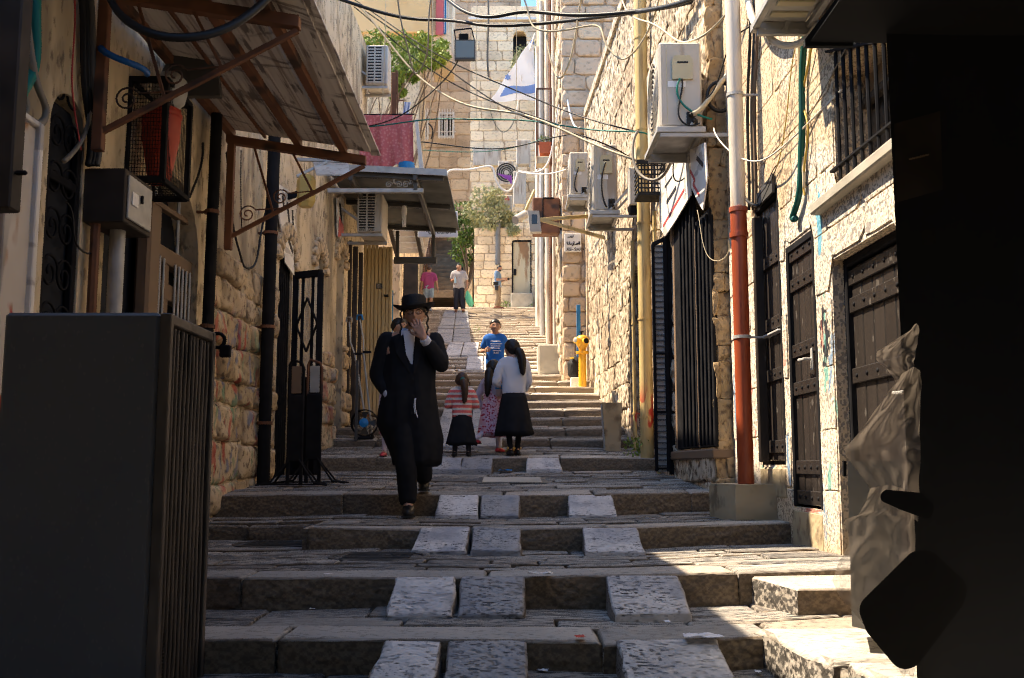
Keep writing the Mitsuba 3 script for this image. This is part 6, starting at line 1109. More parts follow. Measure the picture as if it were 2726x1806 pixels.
# manhole covers
for (x, y, r, lab) in ((D(736, 1428, 7.15)[0], 7.15, .30, 'round iron manhole cover in the lower corner left of the man'), (D(1008, 1472, 6.15)[0], 6.15, .30, 'round iron manhole cover in front of the step under the man')):
    t = thing('manhole_cover', lab, 'manhole cover'); z = (zg(y) if y < 6.7 else EYE - .545) + .012; part(t, 'frame', lathe([(r - .03, z - .08), (r - .03, z), (r, z - .002), (r, z - .08)], 36, (x, y, 0)), 'fridge_paint'); part(t, 'lid', lathe([(0, z - .003), (r - .05, z - .004), (r - .034, z - .008), (r - .034, z - .05)], 36, (x, y, 0)), 'fridge_paint')
    for k in range(5): part(t, 'rib', box(x - .2, x + .2, y - .2 + .1 * k - .008, y - .2 + .1 * k + .008, z - .003, z + .003, .001), 'fridge_paint')
t = thing('hatch_cover', 'square iron hatch cover in the paving below the girls', 'manhole cover'); p, q = D(1290, 1278, 9.9), D(1450, 1278, 9.9); z = zg(9.9); part(t, 'lid', hull([(x, y, zg(y) + dz) for x in (-.28, .28) for y in (9.6, 10.2) for dz in (-.05, .012)]), 'grey_stone', (.2, .2)); part(t, 'frame', hull([(x, y, zg(y) + dz) for x in (-.33, .33) for y in (9.55, 10.25) for dz in (-.06, .006)]), 'fridge_paint')
# litter
def paper(lab, px, py, s, mat, seed, name='paper_scrap', cat_='paper', lift=.012):
    r = ray(px, py); y = 3.0
    while y < 40 and EYE + r[2] / r[1] * y > zg(y) + .01: y += .01
    p = D(px, py, y); t = thing(name, lab, cat_); rr = np.random.default_rng(seed); n = 7; g1, g2 = np.meshgrid(np.linspace(-1, 1, n), np.linspace(-1, 1, n)); v = np.c_[g1.ravel() * s, g2.ravel() * s * .6, np.zeros(n * n)]
    v += rr.normal(size=v.shape) * s * .09; v[:, 2] = np.abs(meshkit.fbm(v * 3 / s, 2, seed) - .4) * s * .5; f = []
    for j in range(n - 1):
        for i in range(n - 1): a_ = j * n + i; f += [[a_, a_ + 1, a_ + n + 1], [a_, a_ + n + 1, a_ + n]]
    a_ = rr.uniform(0, 6); v[:, :2] = v[:, :2] @ np.array([[math.cos(a_), -math.sin(a_)], [math.sin(a_), math.cos(a_)]]); put(t, tm(v + V3(p[0], y, zg(y) + lift), f), mat)
for lab, px, py, s, m_, sd in (('white sheet of paper on the dark step at the lower right', 1872, 1752, .075, 'paper_white', 1), ('crumpled white scrap on the paving near the shadow edge', 1776, 1656, .022, 'paper_white', 2), ('clear crumpled wrapper below the third step', 1440, 1608, .06, 'sign_white', 3), ('red scrap on the lowest paving', 1545, 1765, .03, 'paper_red', 4), ('thin white scrap on the lowest paving left of the red one', 1448, 1785, .035, 'paper_white', 5), ('white scrap on the left paving below the second step', 872, 1606, .02, 'paper_white', 6), ('tiny white scrap left of the other one on the left paving', 832, 1622, .014, 'paper_white', 7), ('blue and white scrap at the bottom right', 2018, 1790, .02, 'paper_white', 8), ('bright red scrap by the iron stands', 742, 1252, .05, 'paper_red', 9), ('white scrap on the low step at the crutches', 940, 1090, .03, 'paper_white', 10)): paper(lab, px, py, s, m_, sd)
paper('blue plastic bag lying against the step below the girls', 1346, 1256, .12, 'plastic_blue', 11, 'plastic_bag', 'bag', .02)
paper('red crisp packet on the low left steps', 974, 1110, .07, 'paper_red', 12, 'crisp_packet', 'packet', .02); paper('yellow end of the torn packet on the low left steps', 984, 1114, .04, 'paper_yellow', 13, 'crisp_packet', 'packet', .03)
# ---------------------------------------------------------------- the dark near right corner: canopy, notice, gauze, bag, cabinet
cn = thing('dark_canopy', 'black canopy edge jutting out at the top right corner', 'canopy'); y = 3.0; p, q = D(2186, 70, y), D(2335, 60, y)
part(cn, 'roof', hull([(x, yy, z) for x, z in ((p[0], p[2]), (p[0] + .14, p[2] + .2), (2.4, p[2] + .2), (2.4, p[2] - .02)) for yy in (y - .9, y + .12)]), 'near_black'); part(cn, 'lip', hull([(x, yy, z) for x, z in ((p[0] - .015, p[2] - .012), (p[0] - .015, p[2] + .01), (p[0] + .13, p[2] + .2), (p[0] + .14, p[2] - .012)) for yy in (y + .121, y + .14)]), 'near_black')
t = thing('notice_sheet', 'faint brown notice sheet pasted on the dark pier', 'notice'); y = 3.05; p, q = D(2380, 540, y), D(2505, 295, y); part(t, 'sheet', hull([D(x, yy, y - d) for x, yy in ((2380, 330), (2503, 296), (2510, 505), (2386, 540)) for d in (.002, .006)]), 'dark_board'); part(t, 'pin', bar(D(2421, 424, y - .01), D(2472, 412, y - .01), .006, .004), 'brown_board')  # thin brown bar painted in for a slit of light on the sheet
t = thing('notice_sheet', 'small reddish notice on the dark pier below the brown one', 'notice'); part(t, 'sheet', hull([D(x, yy, y - d) for x, yy in ((2453, 615), (2490, 605), (2492, 650), (2455, 655)) for d in (.002, .006)]), 'dark_plank')
gc = thing('grey_cabinet', 'low grey sheet metal cabinet behind the hanging gauze', 'cabinet'); y = 3.75; p = D(2262, 1695, y); part(gc, 'side', hull([D(x, yy, d) for x, yy, d in ((2256, 1228, y), (2309, 1290, y), (2400, 1228, y), (2268, 1668, y), (2400, 1700, y), (2256, 1228, y + .35), (2400, 1228, y + .35), (2268, 1640, y + .35), (2400, 1640, y + .35))]), 'galvanised'); part(gc, 'hinge', bar(D(2248, 1228, y - .02), D(2248, 1268, y - .02), .012, .012, (0, 1, 0)), 'black_iron')
gz_ = thing('hanging_gauze', 'brownish see-through gauze sheet hanging from the dark corner', 'cloth')
def gauze(rows, y, seed):
    V, F = [], []; n = 30
    for j, (py, pa, pb) in enumerate(rows):
        for i in range(n + 1): u = i / n; p_ = D(pa + (pb - pa) * u, py + 8 * math.sin(u * 5 + seed), y); p_[1] += .006 * math.sin(u * 9 + j * .15 + seed) + .014 * math.sin(u * 4 - j * .1 + seed) + .003 * math.sin(u * 23 - j * .2) + .030 * abs(meshkit.noise(np.array([[u * 5 + j * .12, j * .16 - u * 2, seed * 3.0]]), 4)[0] - .5); V.append(p_)
    for j in range(len(rows) - 1):
        for i in range(n): a_ = j * (n + 1) + i; F += [[a_, a_ + 1, a_ + n + 2], [a_, a_ + n + 2, a_ + n + 1]]
    return tm(V, F)
def rows(pts, pr, n=44):
    ys = np.linspace(pts[0][0], pts[-1][0], n); return [(y_, float(np.interp(y_, [p_[0] for p_ in pts], [p_[1] for p_ in pts])), pr) for y_ in ys]
part(gz_, 'upper_fold', gauze(rows([(870, 2432), (930, 2334), (950, 2328), (975, 2352), (1000, 2380), (1030, 2390)], 2440), 2.90, 1), 'gauze', smooth=True)
part(gz_, 'middle_sheet', gauze(rows([(985, 2410), (1060, 2352), (1130, 2300), (1190, 2246), (1215, 2255), (1280, 2306), (1340, 2340), (1385, 2380)], 2450), 2.86, 2), 'gauze', smooth=True)
part(gz_, 'lower_sheet', gauze(rows([(1300, 2322), (1370, 2290), (1385, 2246), (1400, 2256), (1450, 2262), (1500, 2236), (1545, 2220), (1590, 2240), (1640, 2284), (1700, 2330), (1760, 2380), (1800, 2400)], 2440), 2.82, 3), 'gauze', smooth=True)
bgk = thing('black_bag', 'black shoulder bag hanging in the dark corner inside the gauze', 'bag'); y = 2.75
P_ = sg.Polygon([(2432, 1470), (2300, 1600), (2288, 1622), (2310, 1680), (2385, 1770), (2410, 1782), (2440, 1768), (2560, 1610), (2575, 1560), (2480, 1470)]).buffer(-40).buffer(44)
bm = extr(P_, 0, .10, lambda s, z, o: np.stack([D(a_, b_, y + c_) for a_, b_, c_ in zip(s, z, o)])); part(bgk, 'body', bm, 'black_canvas')
t = thing('black_pouch', 'small dark pouch tip poking out above the black bag', 'bag'); put(t, extr(sg.Polygon([(2345, 1325), (2360, 1312), (2450, 1320), (2480, 1350), (2470, 1375), (2400, 1350)]).buffer(-8).buffer(16), 0, .08, lambda s, z, o: np.stack([D(a_, b_, 2.72 + c_) for a_, b_, c_ in zip(s, z, o)])), 'black_canvas')
# ---------------------------------------------------------------- people
ICO = trimesh.creation.icosphere(2).vertices
def hl(*pr):                                         # hull of spheres given as (point, radius), ...
    return m3.Manifold.hull_points(np.vstack([ICO * r + np.asarray(p) for p, r in pr]))
def chain(pts, rs): return [hl((pts[i], rs[i]), (pts[i + 1], rs[i + 1])) for i in range(len(pts) - 1)]
def uni(ms): return m3.Manifold.batch_boolean([m for m in ms if not m.is_empty()], m3.OpType.Add)
def soft(man, l, it=12):
    v, f, _ = meshkit.arrays(man.refine_to_length(l)); m = trimesh.Trimesh(v, f, process=True); v0 = m.vertices.copy(); trimesh.smoothing.filter_taubin(m, .5, -.52, iterations=it); d = m.vertices - v0; bad = ~(np.linalg.norm(d, axis=1) < 1.5 * l); v1 = m.vertices.copy(); v1[bad] = v0[bad]; m.vertices = v1; return m
def man(m): return m3.Manifold(m3.Mesh(vert_properties=np.asarray(m.vertices, np.float32), tri_verts=np.asarray(m.faces, np.uint32)))
def cut(man_, p, n): n = np.asarray(n, float) / np.linalg.norm(n); return man_.trim_by_plane(n.tolist(), float(np.dot(n, p)))   # keeps the side the normal points to
def unit(v): v = np.asarray(v, float); return v / (np.linalg.norm(v) + 1e-9)
def head_mesh(c, f, up, h, nose=1.0):
    m = trimesh.creation.icosphere(4); v = m.vertices.copy(); x, y, z = v.T
    t = np.clip((-z - .05) / .95, 0, 1); X_ = x * .365 * (1 - .40 * t ** 1.3); Y_ = y * .44; Z_ = z * .5
    Y_ = np.where(y < 0, Y_ * (1 - .45 * t), Y_ + .05 * t)
    fr = np.clip(y, 0, 1) ** 2
    g_ = lambda cx, cz, sx, sz: np.exp(-((x - cx) / sx) ** 2 - ((z - cz) / sz) ** 2) * fr
    Y_ += .115 * nose * g_(0, -.20, .13, .13) + .06 * nose * g_(0, .0, .10, .2) + .025 * g_(0, .22, .5, .08) - .06 * (g_(.34, .06, .17, .11) + g_(-.34, .06, .17, .11)) + .025 * g_(0, -.47, .25, .05) - .02 * g_(0, -.53, .25, .03) + .022 * g_(0, -.6, .22, .05) + .03 * g_(0, -.85, .25, .15) - .03 * g_(0, -.36, .2, .06)
    R = unit(np.cross(f, up)); U = unit(np.cross(R, f)); P = np.asarray(c) + (X_[:, None] * R + Y_[:, None] * unit(f) + Z_[:, None] * U) * h
    hd = tm(P, m.faces)
    if hd.volume < 0: hd.invert()
    ears = [hl((np.asarray(c) + (R * s * .36 - unit(f) * .03 + U * .02) * h, .05 * h), (np.asarray(c) + (R * s * .375 - unit(f) * .05 - U * .10) * h, .035 * h)) for s in (-1, 1)]
    return uni([man(hd)] + ears), (m.vertices, P, m.faces, R, unit(f), U)
def hair_mesh(info, c, h, line=.42, back=-.75, side=.0, off=.055, lump=.02):
    v, P, F, R, f, U = info; x, y, z = v.T; a = np.clip((y + 1) / 2, 0, 1)
    edge = np.where(y > 0, side + (line - side) * y ** .8, side + (back - side) * (-y) ** .9); k = 1 / (1 + np.exp(-(z - edge) * 16))
    n = unit(1); d = (P - c); d = d / (np.linalg.norm(d, axis=1, keepdims=True) + 1e-9)
    nz = (meshkit.fbm(v * 5 + c, 3, 3) - .5) * lump * 2
    m = tm(P + d * ((k * (off * .8 + nz) - (1 - k) * .05) * h)[:, None], F)
    if m.volume < 0: m.invert()
    return m
def hand(w, d, n, thumb, L, curl, spread=.10):
    """palm from wrist w towards d, palm faces n, thumb leaves on the thumb side; five fingers of unequal length, bent by curl"""
    d, n = unit(d), unit(n); n = unit(n - d * (n @ d)); u = unit(thumb - d * (np.asarray(thumb) @ d) - n * (np.asarray(thumb) @ n)); ms = []
    k = [w + d * .50 * L + u * q * L for q in (.155, .052, -.052, -.15)]
    ms.append(hl((w, .115 * L), (w + d * .1 * L + u * .09 * L, .10 * L), (w + d * .1 * L - u * .09 * L, .10 * L), *[(q, .082 * L) for q in k]))
    for i, (ln, r) in enumerate(((.43, .055), (.49, .057), (.45, .054), (.35, .047))):
        p = k[i]; dd = unit(d + u * (1.5 - i) * spread); pts = [p]
        for s_, e in ((.45, .55), (.32, .9), (.23, .7)):
            a = curl * e; dd = unit(dd * math.cos(a) + n * math.sin(a)); p = p + dd * ln * L * s_; pts.append(p)
        ms += chain(pts, [r * L * 1.12, r * L, r * L * .92, r * L * .78])
    p = w + d * .14 * L + u * .12 * L; dd = unit(d * .75 + u * .7 + n * .25); pts = [p]
    for s_, e in ((.2, 0), (.17, .35), (.13, .4)): dd = unit(dd * math.cos(curl * e) + unit(n - u * .6) * math.sin(curl * e)); p = p + dd * L * s_; pts.append(p)
    return ms + chain(pts, [.085 * L, .07 * L, .06 * L, .048 * L])
def loft(rows, n=48, folds=9, seed=0, cap=True):
    """skirt, coat: rows of (centre, rx, ry, fold) from top to bottom"""
    a = np.arange(n) * 2 * pi / n; V = []; k = np.arange(n); k1 = (k + 1) % n; F = []
    for i, (c, rx, ry, fo) in enumerate(rows):
        w = 1 + fo * (np.sin(a * folds + seed) + .6 * np.sin(a * (folds + 4) + 2.1 * seed + .4 * i)); V.append(np.c_[c[0] + rx * w * np.cos(a), c[1] + ry * w * np.sin(a), np.full(n, c[2]) + (.012 * np.sin(a * 3 + seed) if i == len(rows) - 1 else 0)])
    for i in range(len(rows) - 1): b = i * n; F += list(np.stack([b + k, b + n + k1, b + k1], 1)) + list(np.stack([b + k, b + n + k, b + n + k1], 1))
    V.append(np.array([rows[0][0], rows[-1][0]])); t_ = len(rows) * n; F += list(np.stack([k, k1, k * 0 + t_], 1))
    F += list(np.stack([(len(rows) - 1) * n + k1, (len(rows) - 1) * n + k, k * 0 + t_ + 1], 1))
    m = tm(np.vstack(V), F)
    if m.volume < 0: m.invert()
    return m
def person(label, o, H, f, J=None, skin='skin_tan', hair='hair_black', top=None, sleeve=1.0, top_end=.50, legs=None, leg_end=.97, shoe='shoe_black', skirt=None, kid=1.0, hands=(.5, .5), hair_kw={}, nose=1.0, head_f=None, face=True, tights=None, hand_dir=(None, None), group=None, bulk=1.0, lean=(0, 0)):
    t = thing('person', label, 'person', group); f = unit((f[0], f[1], 0)); R = unit(np.cross(f, UZ)); o = np.asarray(o, float); J = J or {}
    P = lambda a, b, c: o + (R * a + f * b + UZ * c) * H
    hh = .132 * H * kid
    j = dict(hipR=(.05, 0, .50), kneR=(.052, .012, .275), ankR=(.055, 0, .042), shR=(.108, -.005, .805), elR=(.14, -.02, .63), wrR=(.135, .05, .49), head=(0, .015, 1 - .5 * .132 * kid), neck=(0, -.008, .845 - .06 * (kid - 1)), chest=(0, 0, .74), pelvis=(0, 0, .53))
    for k in ('hip', 'kne', 'ank', 'sh', 'el', 'wr'): a, b, c = j[k + 'R']; j[k + 'L'] = (-a, b, c)
    j.update(J); q = {k: P(*v) for k, v in j.items()}; h = H * bulk
    hf = unit((head_f[0], head_f[1], head_f[2] if len(head_f) > 2 else 0)) if head_f is not None else f
    hd, info = head_mesh(q['head'], hf, UZ, hh, nose)
    tor = [hl((P(.045, 0, .53), .058 * h), (P(-.045, 0, .53), .058 * h), (P(.045, 0, .63), .052 * h), (P(-.045, 0, .63), .052 * h)), hl((P(.045, 0, .63), .052 * h), (P(-.045, 0, .63), .052 * h), (P(.06, 0, .75), .054 * h), (P(-.06, 0, .75), .054 * h)), hl((P(.06, 0, .75), .054 * h), (P(-.06, 0, .75), .054 * h), (q['shR'], .036 * h), (q['shL'], .036 * h), (q['neck'], .034 * h))]
    neck = [hl((q['neck'], .034 * h * kid), (q['head'] - UZ * .2 * hh - hf * .05 * hh, .030 * h * kid))]
    b = list(tor) + neck; arms, leg = {}, {}
    hm = []
    for i, s in enumerate('RL'):
        arms[s] = chain([q['sh' + s], q['el' + s], q['wr' + s]], [.036 * h, .026 * h, .017 * h]); b += arms[s]
        b += chain([q['hip' + s], q['kne' + s], q['ank' + s]], [.053 * h, .034 * h, .022 * h])
        toe = q['ank' + s] + f * .085 * H - UZ * .022 * H; b += [hl((q['ank' + s] - UZ * .012 * H, .024 * h), (toe, .017 * h), (q['ank' + s] - f * .025 * H - UZ * .02 * H, .02 * h))]
        fd = unit(q['wr' + s] - q['el' + s]); sgn = 1 if s == 'R' else -1; dd = hand_dir[i]
        hdir, pn, th = (fd, -R * sgn, f) if dd is None else dd
        hm += hand(q['wr' + s], hdir, pn, th, .108 * H * (1.0 if kid < 1.1 else .95), hands[i])
    body = soft(uni(b), .022 * H, 8); full = uni([man(body), hd] + hm)
    part(t, 'body', full, skin, smooth=50)
    hk = dict(line=.45, back=-.8, side=.05); hk.update(hair_kw); part(t, 'hair', hair_mesh(info, q['head'], hh, **hk), hair, smooth=True)
    if face:
        v = lambda a, b_, c: q['head'] + (info[3] * a + info[4] * b_ + info[5] * c) * hh
        for s in (-1, 1):
            ek = part(t, 'eye', hl((v(.115 * s, .362, .035), .028 * hh), (v(.145 * s, .350, .035), .022 * hh)), 'white_cotton', smooth=True); part(ek, 'iris', hl((v(.128 * s, .380, .033), .016 * hh)), 'hair_black', smooth=True)
            part(t, 'eyebrow', hl((v(.07 * s, .412, .115), .018 * hh), (v(.20 * s, .365, .120), .014 * hh)), hair, smooth=True)
        part(t, 'lips', hl((v(.06, .425, -.255), .016 * hh), (v(-.06, .425, -.255), .016 * hh), (v(0, .44, -.25), .018 * hh)), 'lip', smooth=True)
    g = .010 * H
    if top:
        ms = [hl((P(.050, 0, top_end), .062 * h + g * .6), (P(-.050, 0, top_end), .062 * h + g * .6), (P(.046, 0, .63), .056 * h + g), (P(-.046, 0, .63), .056 * h + g)), hl((P(.046, 0, .63), .056 * h + g), (P(-.046, 0, .63), .056 * h + g), (P(.060, 0, .75), .056 * h + g), (P(-.060, 0, .75), .056 * h + g)), hl((P(.060, 0, .75), .056 * h + g), (P(-.060, 0, .75), .056 * h + g), (q['shR'], .038 * h + g), (q['shL'], .038 * h + g), (q['neck'] - UZ * .012 * H, .036 * h + g * .4))]
        ms[0] = cut(ms[0], P(0, 0, top_end), UZ)
        for s in 'RL':
            S, E, Wr = q['sh' + s], q['el' + s], q['wr' + s]
            if sleeve <= .5: e = S + (E - S) * sleeve * 2; c_ = cut(hl((S, .040 * h + g), (S + (e - S) * 1.2, .036 * h + g * 1.1)), e, S - e); ms.append(c_)
            else: e = E + (Wr - E) * (sleeve - .5) * 2; ms += [hl((S, .040 * h + g), (E, .030 * h + g)), cut(hl((E, .030 * h + g), (E + (e - E) * 1.15, .023 * h + g * .7)), e, E - e)]
        tt = soft(uni(ms), .02 * H, 7); nz = (meshkit.fbm(tt.vertices * (14 / H), 3, 3) - .5)[:, None]; tt.vertices = tt.vertices + tt.vertex_normals * nz * .012 * H
        part(t, 'top', tt, top, smooth=True)
    if legs:
        ms = [hl((P(.045, 0, .55), .060 * h + g * .5), (P(-.045, 0, .55), .060 * h + g * .5), (q['hipR'], .056 * h + g * .5), (q['hipL'], .056 * h + g * .5))]
        for s in 'RL':
            A, B, C_ = q['hip' + s], q['kne' + s], q['ank' + s]
            if leg_end < .6: e = A + (B - A) * leg_end * 2; ms.append(cut(hl((A, .058 * h + g), (A + (e - A) * 1.15, .044 * h + g)), e, A - e))
            else: e = B + (C_ - B) * (leg_end - .5) * 2; ms += [hl((A, .057 * h + g * .8), (B, .040 * h + g)), cut(hl((B, .040 * h + g), (B + (e - B) * 1.12, .031 * h + g)), e, B - e)]
        tt = soft(uni(ms), .02 * H, 6); nz = (meshkit.fbm(tt.vertices * (12 / H), 3, 5) - .5)[:, None]; tt.vertices = tt.vertices + tt.vertex_normals * nz * .014 * H
        part(t, 'trousers', tt, legs, smooth=True)
    if tights:
        for s in 'RL': part(t, 'stocking', soft(uni(chain([q['hip' + s], q['kne' + s], q['ank' + s]], [.054 * h, .037 * h, .026 * h])), .02 * H, 4), tights, smooth=True)
    if shoe:
        for s in 'RL':
            A = q['ank' + s]; sm = hl((A - UZ * .008 * H, .029 * h), (A + f * .05 * H - UZ * .018 * H, .027 * h), (A + f * .095 * H - UZ * .024 * H, .021 * h), (A - f * .028 * H - UZ * .018 * H, .026 * h)); sm = cut(sm, A - UZ * .042 * H, UZ); sk = part(t, 'shoe', soft(sm, .012 * H, 3), shoe, smooth=50)
            part(sk, 'sole', hull([A + f * a * H + R * b_ * H - UZ * (.043 - c) * H for a, b_ in ((-.05, .02), (-.05, -.02), (.05, .03), (.05, -.03), (.11, .018), (.11, -.018)) for c in (0, .008)]), 'shoe_black' if shoe != 'brown_shoe' else 'bark')
    if skirt:
        m_, z0, z1, r0, r1, dep, folds = skirt; part(t, 'skirt', loft([(P(0, 0, z0 + (z1 - z0) * u), (r0 + (r1 - r0) * u ** .85) * H, (r0 + (r1 - r0) * u ** .85) * H * dep, .045 * u) for u in np.linspace(0, 1, 9)], 60, folds, int(H * 100)), m_, smooth=True)
    return t, q, P, f, R, hh, info
M('lip', (.36, .16, .12), .5)
def stand(px, py, y): p = D(px, py, y); return np.array([p[0], y, zg(y)])
# --- the man in black
MY = 7.98; mo = stand(1088, 1372, MY); mo[2] = zg(MY) + .01; MH = 1.70
def vj(x, y, z): return (-x / MH, -y / MH, z / MH)   # his own right is the left of the picture
mj = dict(head=vj(.03, -.05, 1.585), neck=vj(.01, 0, 1.42), shR=vj(-.185, .01, 1.37), shL=vj(.18, .0, 1.37), elR=vj(-.265, .05, 1.10), wrR=vj(-.165, -.05, .94), elL=vj(.245, -.08, 1.175), wrL=vj(.105, -.235, 1.375), hipR=vj(-.07, 0, .85), kneR=vj(-.03, -.10, .47), ankR=vj(.0, -.04, .075), hipL=vj(.08, 0, .85), kneL=vj(.09, .12, .55), ankL=vj(.10, .62, .26))
up_hand = (unit((-.42, .06, .80)), unit((.10, 1, .05)), unit((-.8, .1, -.5)))
tM, qM, PM, fM, RM, hhM, iM = person('man in a black hat and long black coat holding a hand over his mouth', mo, MH, (0.06, -1), mj, 'skin', 'hair_black', None, legs='black_wool', shoe='shoe_black', hands=(.7, .55), hair_kw=dict(line=.35, back=-.7, side=-.15), head_f=(.05, -1, -.06), hand_dir=((unit((.25, .1, -.9)), unit((1, 0, 0)), unit((0, -1, 0))), up_hand))
c = mo
G_ = lambda x, y, z: mo + V3(x, y, z)
rowsC = [(G_(.005, .0, 1.435), .085, .07, 0), (G_(0, .0, 1.40), .175, .098, 0), (G_(0, .0, 1.34), .205, .115, 0), (G_(-.005, 0, 1.2), .205, .135, .01), (G_(-.01, .0, 1.02), .20, .145, .015), (G_(-.012, .0, .9), .215, .15, .02), (G_(-.012, .02, .72), .242, .165, .03), (G_(.025, .04, .60), .215, .18, .045), (G_(.045, .05, .50), .195, .185, .05), (G_(.055, .06, .40), .178, .185, .06)]
cm = loft(rowsC, 72, 7, 3); cm = trimesh.Trimesh(*trimesh.remesh.subdivide(cm.vertices, cm.faces), process=True); nz = meshkit.fbm(np.c_[cm.vertices[:, :2] * 9, cm.vertices[:, 2] * 5 + 2 * cm.vertices[:, 0]], 4, 12) - .5; cm.vertices = cm.vertices + cm.vertex_normals * (nz * .05)[:, None]
part(tM, 'coat', cm, 'black_wool', smooth=True)
for s, e in (('R', .90), ('L', .84)):
    S, E, Wr = qM['sh' + s], qM['el' + s], qM['wr' + s]; en = E + (Wr - E) * e
    sl = soft(uni([hl((S, .082), (E, .068)), cut(hl((E, .068), (E + (en - E) * 1.15, .050)), en, E - en)]), .025, 6); nz = (meshkit.fbm(sl.vertices * 11, 3, 8) - .5)[:, None]; sl.vertices = sl.vertices + sl.vertex_normals * nz * .018
    part(tM, 'sleeve', sl, 'black_wool', smooth=True)
    d = unit(Wr - E); part(tM, 'cuff', tube([en - d * .01, en + d * .02, en + d * .035], [.040, .041, .039], 16), 'white_cotton', smooth=40)
part(tM, 'shirt_front', hull([G_(x, y, z) for x, z in ((-.048, 1.435), (.044, 1.435), (.02, 1.20), (.03, 1.15)) for y in (-.135, -.10)] + [G_(-.02, -.155, 1.25), G_(.03, -.155, 1.25)]), 'white_cotton')
for s in (-1, 1):
    part(tM, 'collar', hull([G_(.0 + s * .01, -.115, 1.455), G_(.0 + s * .07, -.06, 1.475), G_(s * .065, -.13, 1.40), G_(s * .01, -.13, 1.44), G_(s * .07, -.05, 1.46)]), 'white_cotton')
    part(tM, 'lapel', hull([G_(.025 + s * .0 + s * .012, -.165, 1.10), G_(s * .055, -.150, 1.40), G_(s * .115, -.128, 1.36), G_(s * .10, -.150, 1.27), G_(.03 + s * .02, -.155, 1.10), G_(s * .105, -.120, 1.34)]), 'black_wool')
    hx = qM['head'] + RM * s * -.092 + V3(0, -.035, .0)
    part(tM, 'sidelock', tube([hx + V3(.006 * math.cos(k * 1.1) + s * .012, .006 * math.sin(k * 1.1), .03 - k * .0125) for k in range(20)], [.007] * 19 + [.003], 6), 'hair_black', smooth=True)
hc = qM['head'] + V3(-.005, .012, .044)
hat = lathe([(0, .105), (.06, .108), (.088, .10), (.098, .075), (.100, .02), (.103, -.002), (.112, -.004), (.150, .004), (.166, .016), (.168, .020), (.160, .016), (.112, .008), (.10, .004)], 40)
hv = hat.vertices.copy(); hv[:, 1] *= 1.12; hv[:, 2] += .02 * np.cos(2 * np.arctan2(hv[:, 1], hv[:, 0])) * (np.hypot(hv[:, 0], hv[:, 1]) > .12); tl = .08; hv = hv @ np.array([[math.cos(tl), 0, math.sin(tl)], [0, 1, 0], [-math.sin(tl), 0, math.cos(tl)]])
hk_ = part(tM, 'hat', tm(hv + hc, hat.faces), 'black_felt', smooth=40); bnd = lathe([(.1015, .002), (.1025, .004), (.1025, .03), (.1005, .032)], 40); bv = bnd.vertices.copy(); bv[:, 1] *= 1.12; part(hk_, 'hat_band', tm(bv @ np.array([[math.cos(tl), 0, math.sin(tl)], [0, 1, 0], [-math.sin(tl), 0, math.cos(tl)]]) + hc, bnd.faces), 'black_canvas', smooth=40)
v = lambda a, b_, c_: qM['head'] + (iM[3] * a + iM[4] * b_ + iM[5] * c_) * hhM
for s in (-1, 1): part(tM, 'spectacle_rim', tube([v(.15 * s + .11 * math.cos(a), .43, .03 + .075 * math.sin(a)) for a in np.linspace(0, 6.283, 16)], .0022, 5), 'black_iron'); part(tM, 'spectacle_arm', tube([v(.26 * s, .42, .04), v(.33 * s, .3, .045), v(.38 * s, -.02, .04)], .0022, 5), 'black_iron')
part(tM, 'beard', hull([v(a, b_, c_) for a, b_, c_ in ((.24, .18, -.30), (-.24, .18, -.30), (.14, .40, -.44), (-.14, .40, -.44), (0, .42, -.52), (.2, .1, -.42), (-.2, .1, -.42))]), 'hair_brown')
for s in (0, 1): part(tM, 'fringe_string', tube(spline([G_(.055 + .006 * s, -.175, .91), G_(.05 + .008 * s, -.185, .85), G_(.058 + .02 * s, -.185, .79 - .03 * s)], 6), .004, 5), 'white_cotton', smooth=True)
for k in range(3): part(tM, 'button', lathe([(0, 0), (.011, 0), (.011, .006), (0, .007)], 10, (0, 0, 0)).apply_transform(trimesh.transformations.rotation_matrix(pi / 2, [1, 0, 0])).apply_translation(G_(.035, -.166 - .004 * k, 1.06 - .13 * k)), 'black_canvas')
# --- girls on the landing, seen from behind
def ponytail(t, q, f, hh, base_z, pts, r0, mat, tie=None):
    b = q['head'] - f * .42 * hh + UZ * base_z * hh; P_ = spline([b] + [b + np.asarray(p) for p in pts], 7); n = len(P_)
    part(t, 'ponytail', tube(P_, r0 * np.clip(np.interp(np.linspace(0, 1, n), [0, .15, .5, .9, 1], [.5, 1, .95, .6, .1]), .05, 2), 12), mat, smooth=True)
    if tie: part(t, 'hair_tie', tube([b + (P_[2] - b) * .0, b + (P_[2] - b) * .6, b + (P_[2] - b) * 1.0], r0 * .75, 10), tie, smooth=True)
y = 11.42; o = stand(1229, 1222, y); H = D(1229, 993, y)[2] - zg(y)
tG, q, P, f, R, hh, inf = person('small girl in a red and white striped top and black skirt, seen from behind', o, H, (-.1, 1), dict(elR=(.175, .02, .60), wrR=(.06, .13, .60), elL=(-.175, .02, .60), wrL=(-.06, .13, .62), ankR=(.085, .0, .042), ankL=(-.085, 0, .042), kneR=(.07, .01, .26), kneL=(-.07, .01, .26), shR=(.115, 0, .765), shL=(-.115, 0, .765), hipR=(.06, 0, .47), hipL=(-.06, 0, .47)), 'skin', 'hair_brown', 'striped_cotton', 1.0, .46, shoe='shoe_black', skirt=('black_wool', .49, .135, .105, .185, .75, 7), kid=1.5, hair_kw=dict(line=.55, back=-.95, side=-.2, off=.08), face=False, tights='navy_cloth', bulk=1.1)
ponytail(tG, q, f, hh, .08, [(.02, -.03, -.05), (.03, -.04, -.16), (.02, -.03, -.28)], .042, 'hair_brown', 'green_cable')
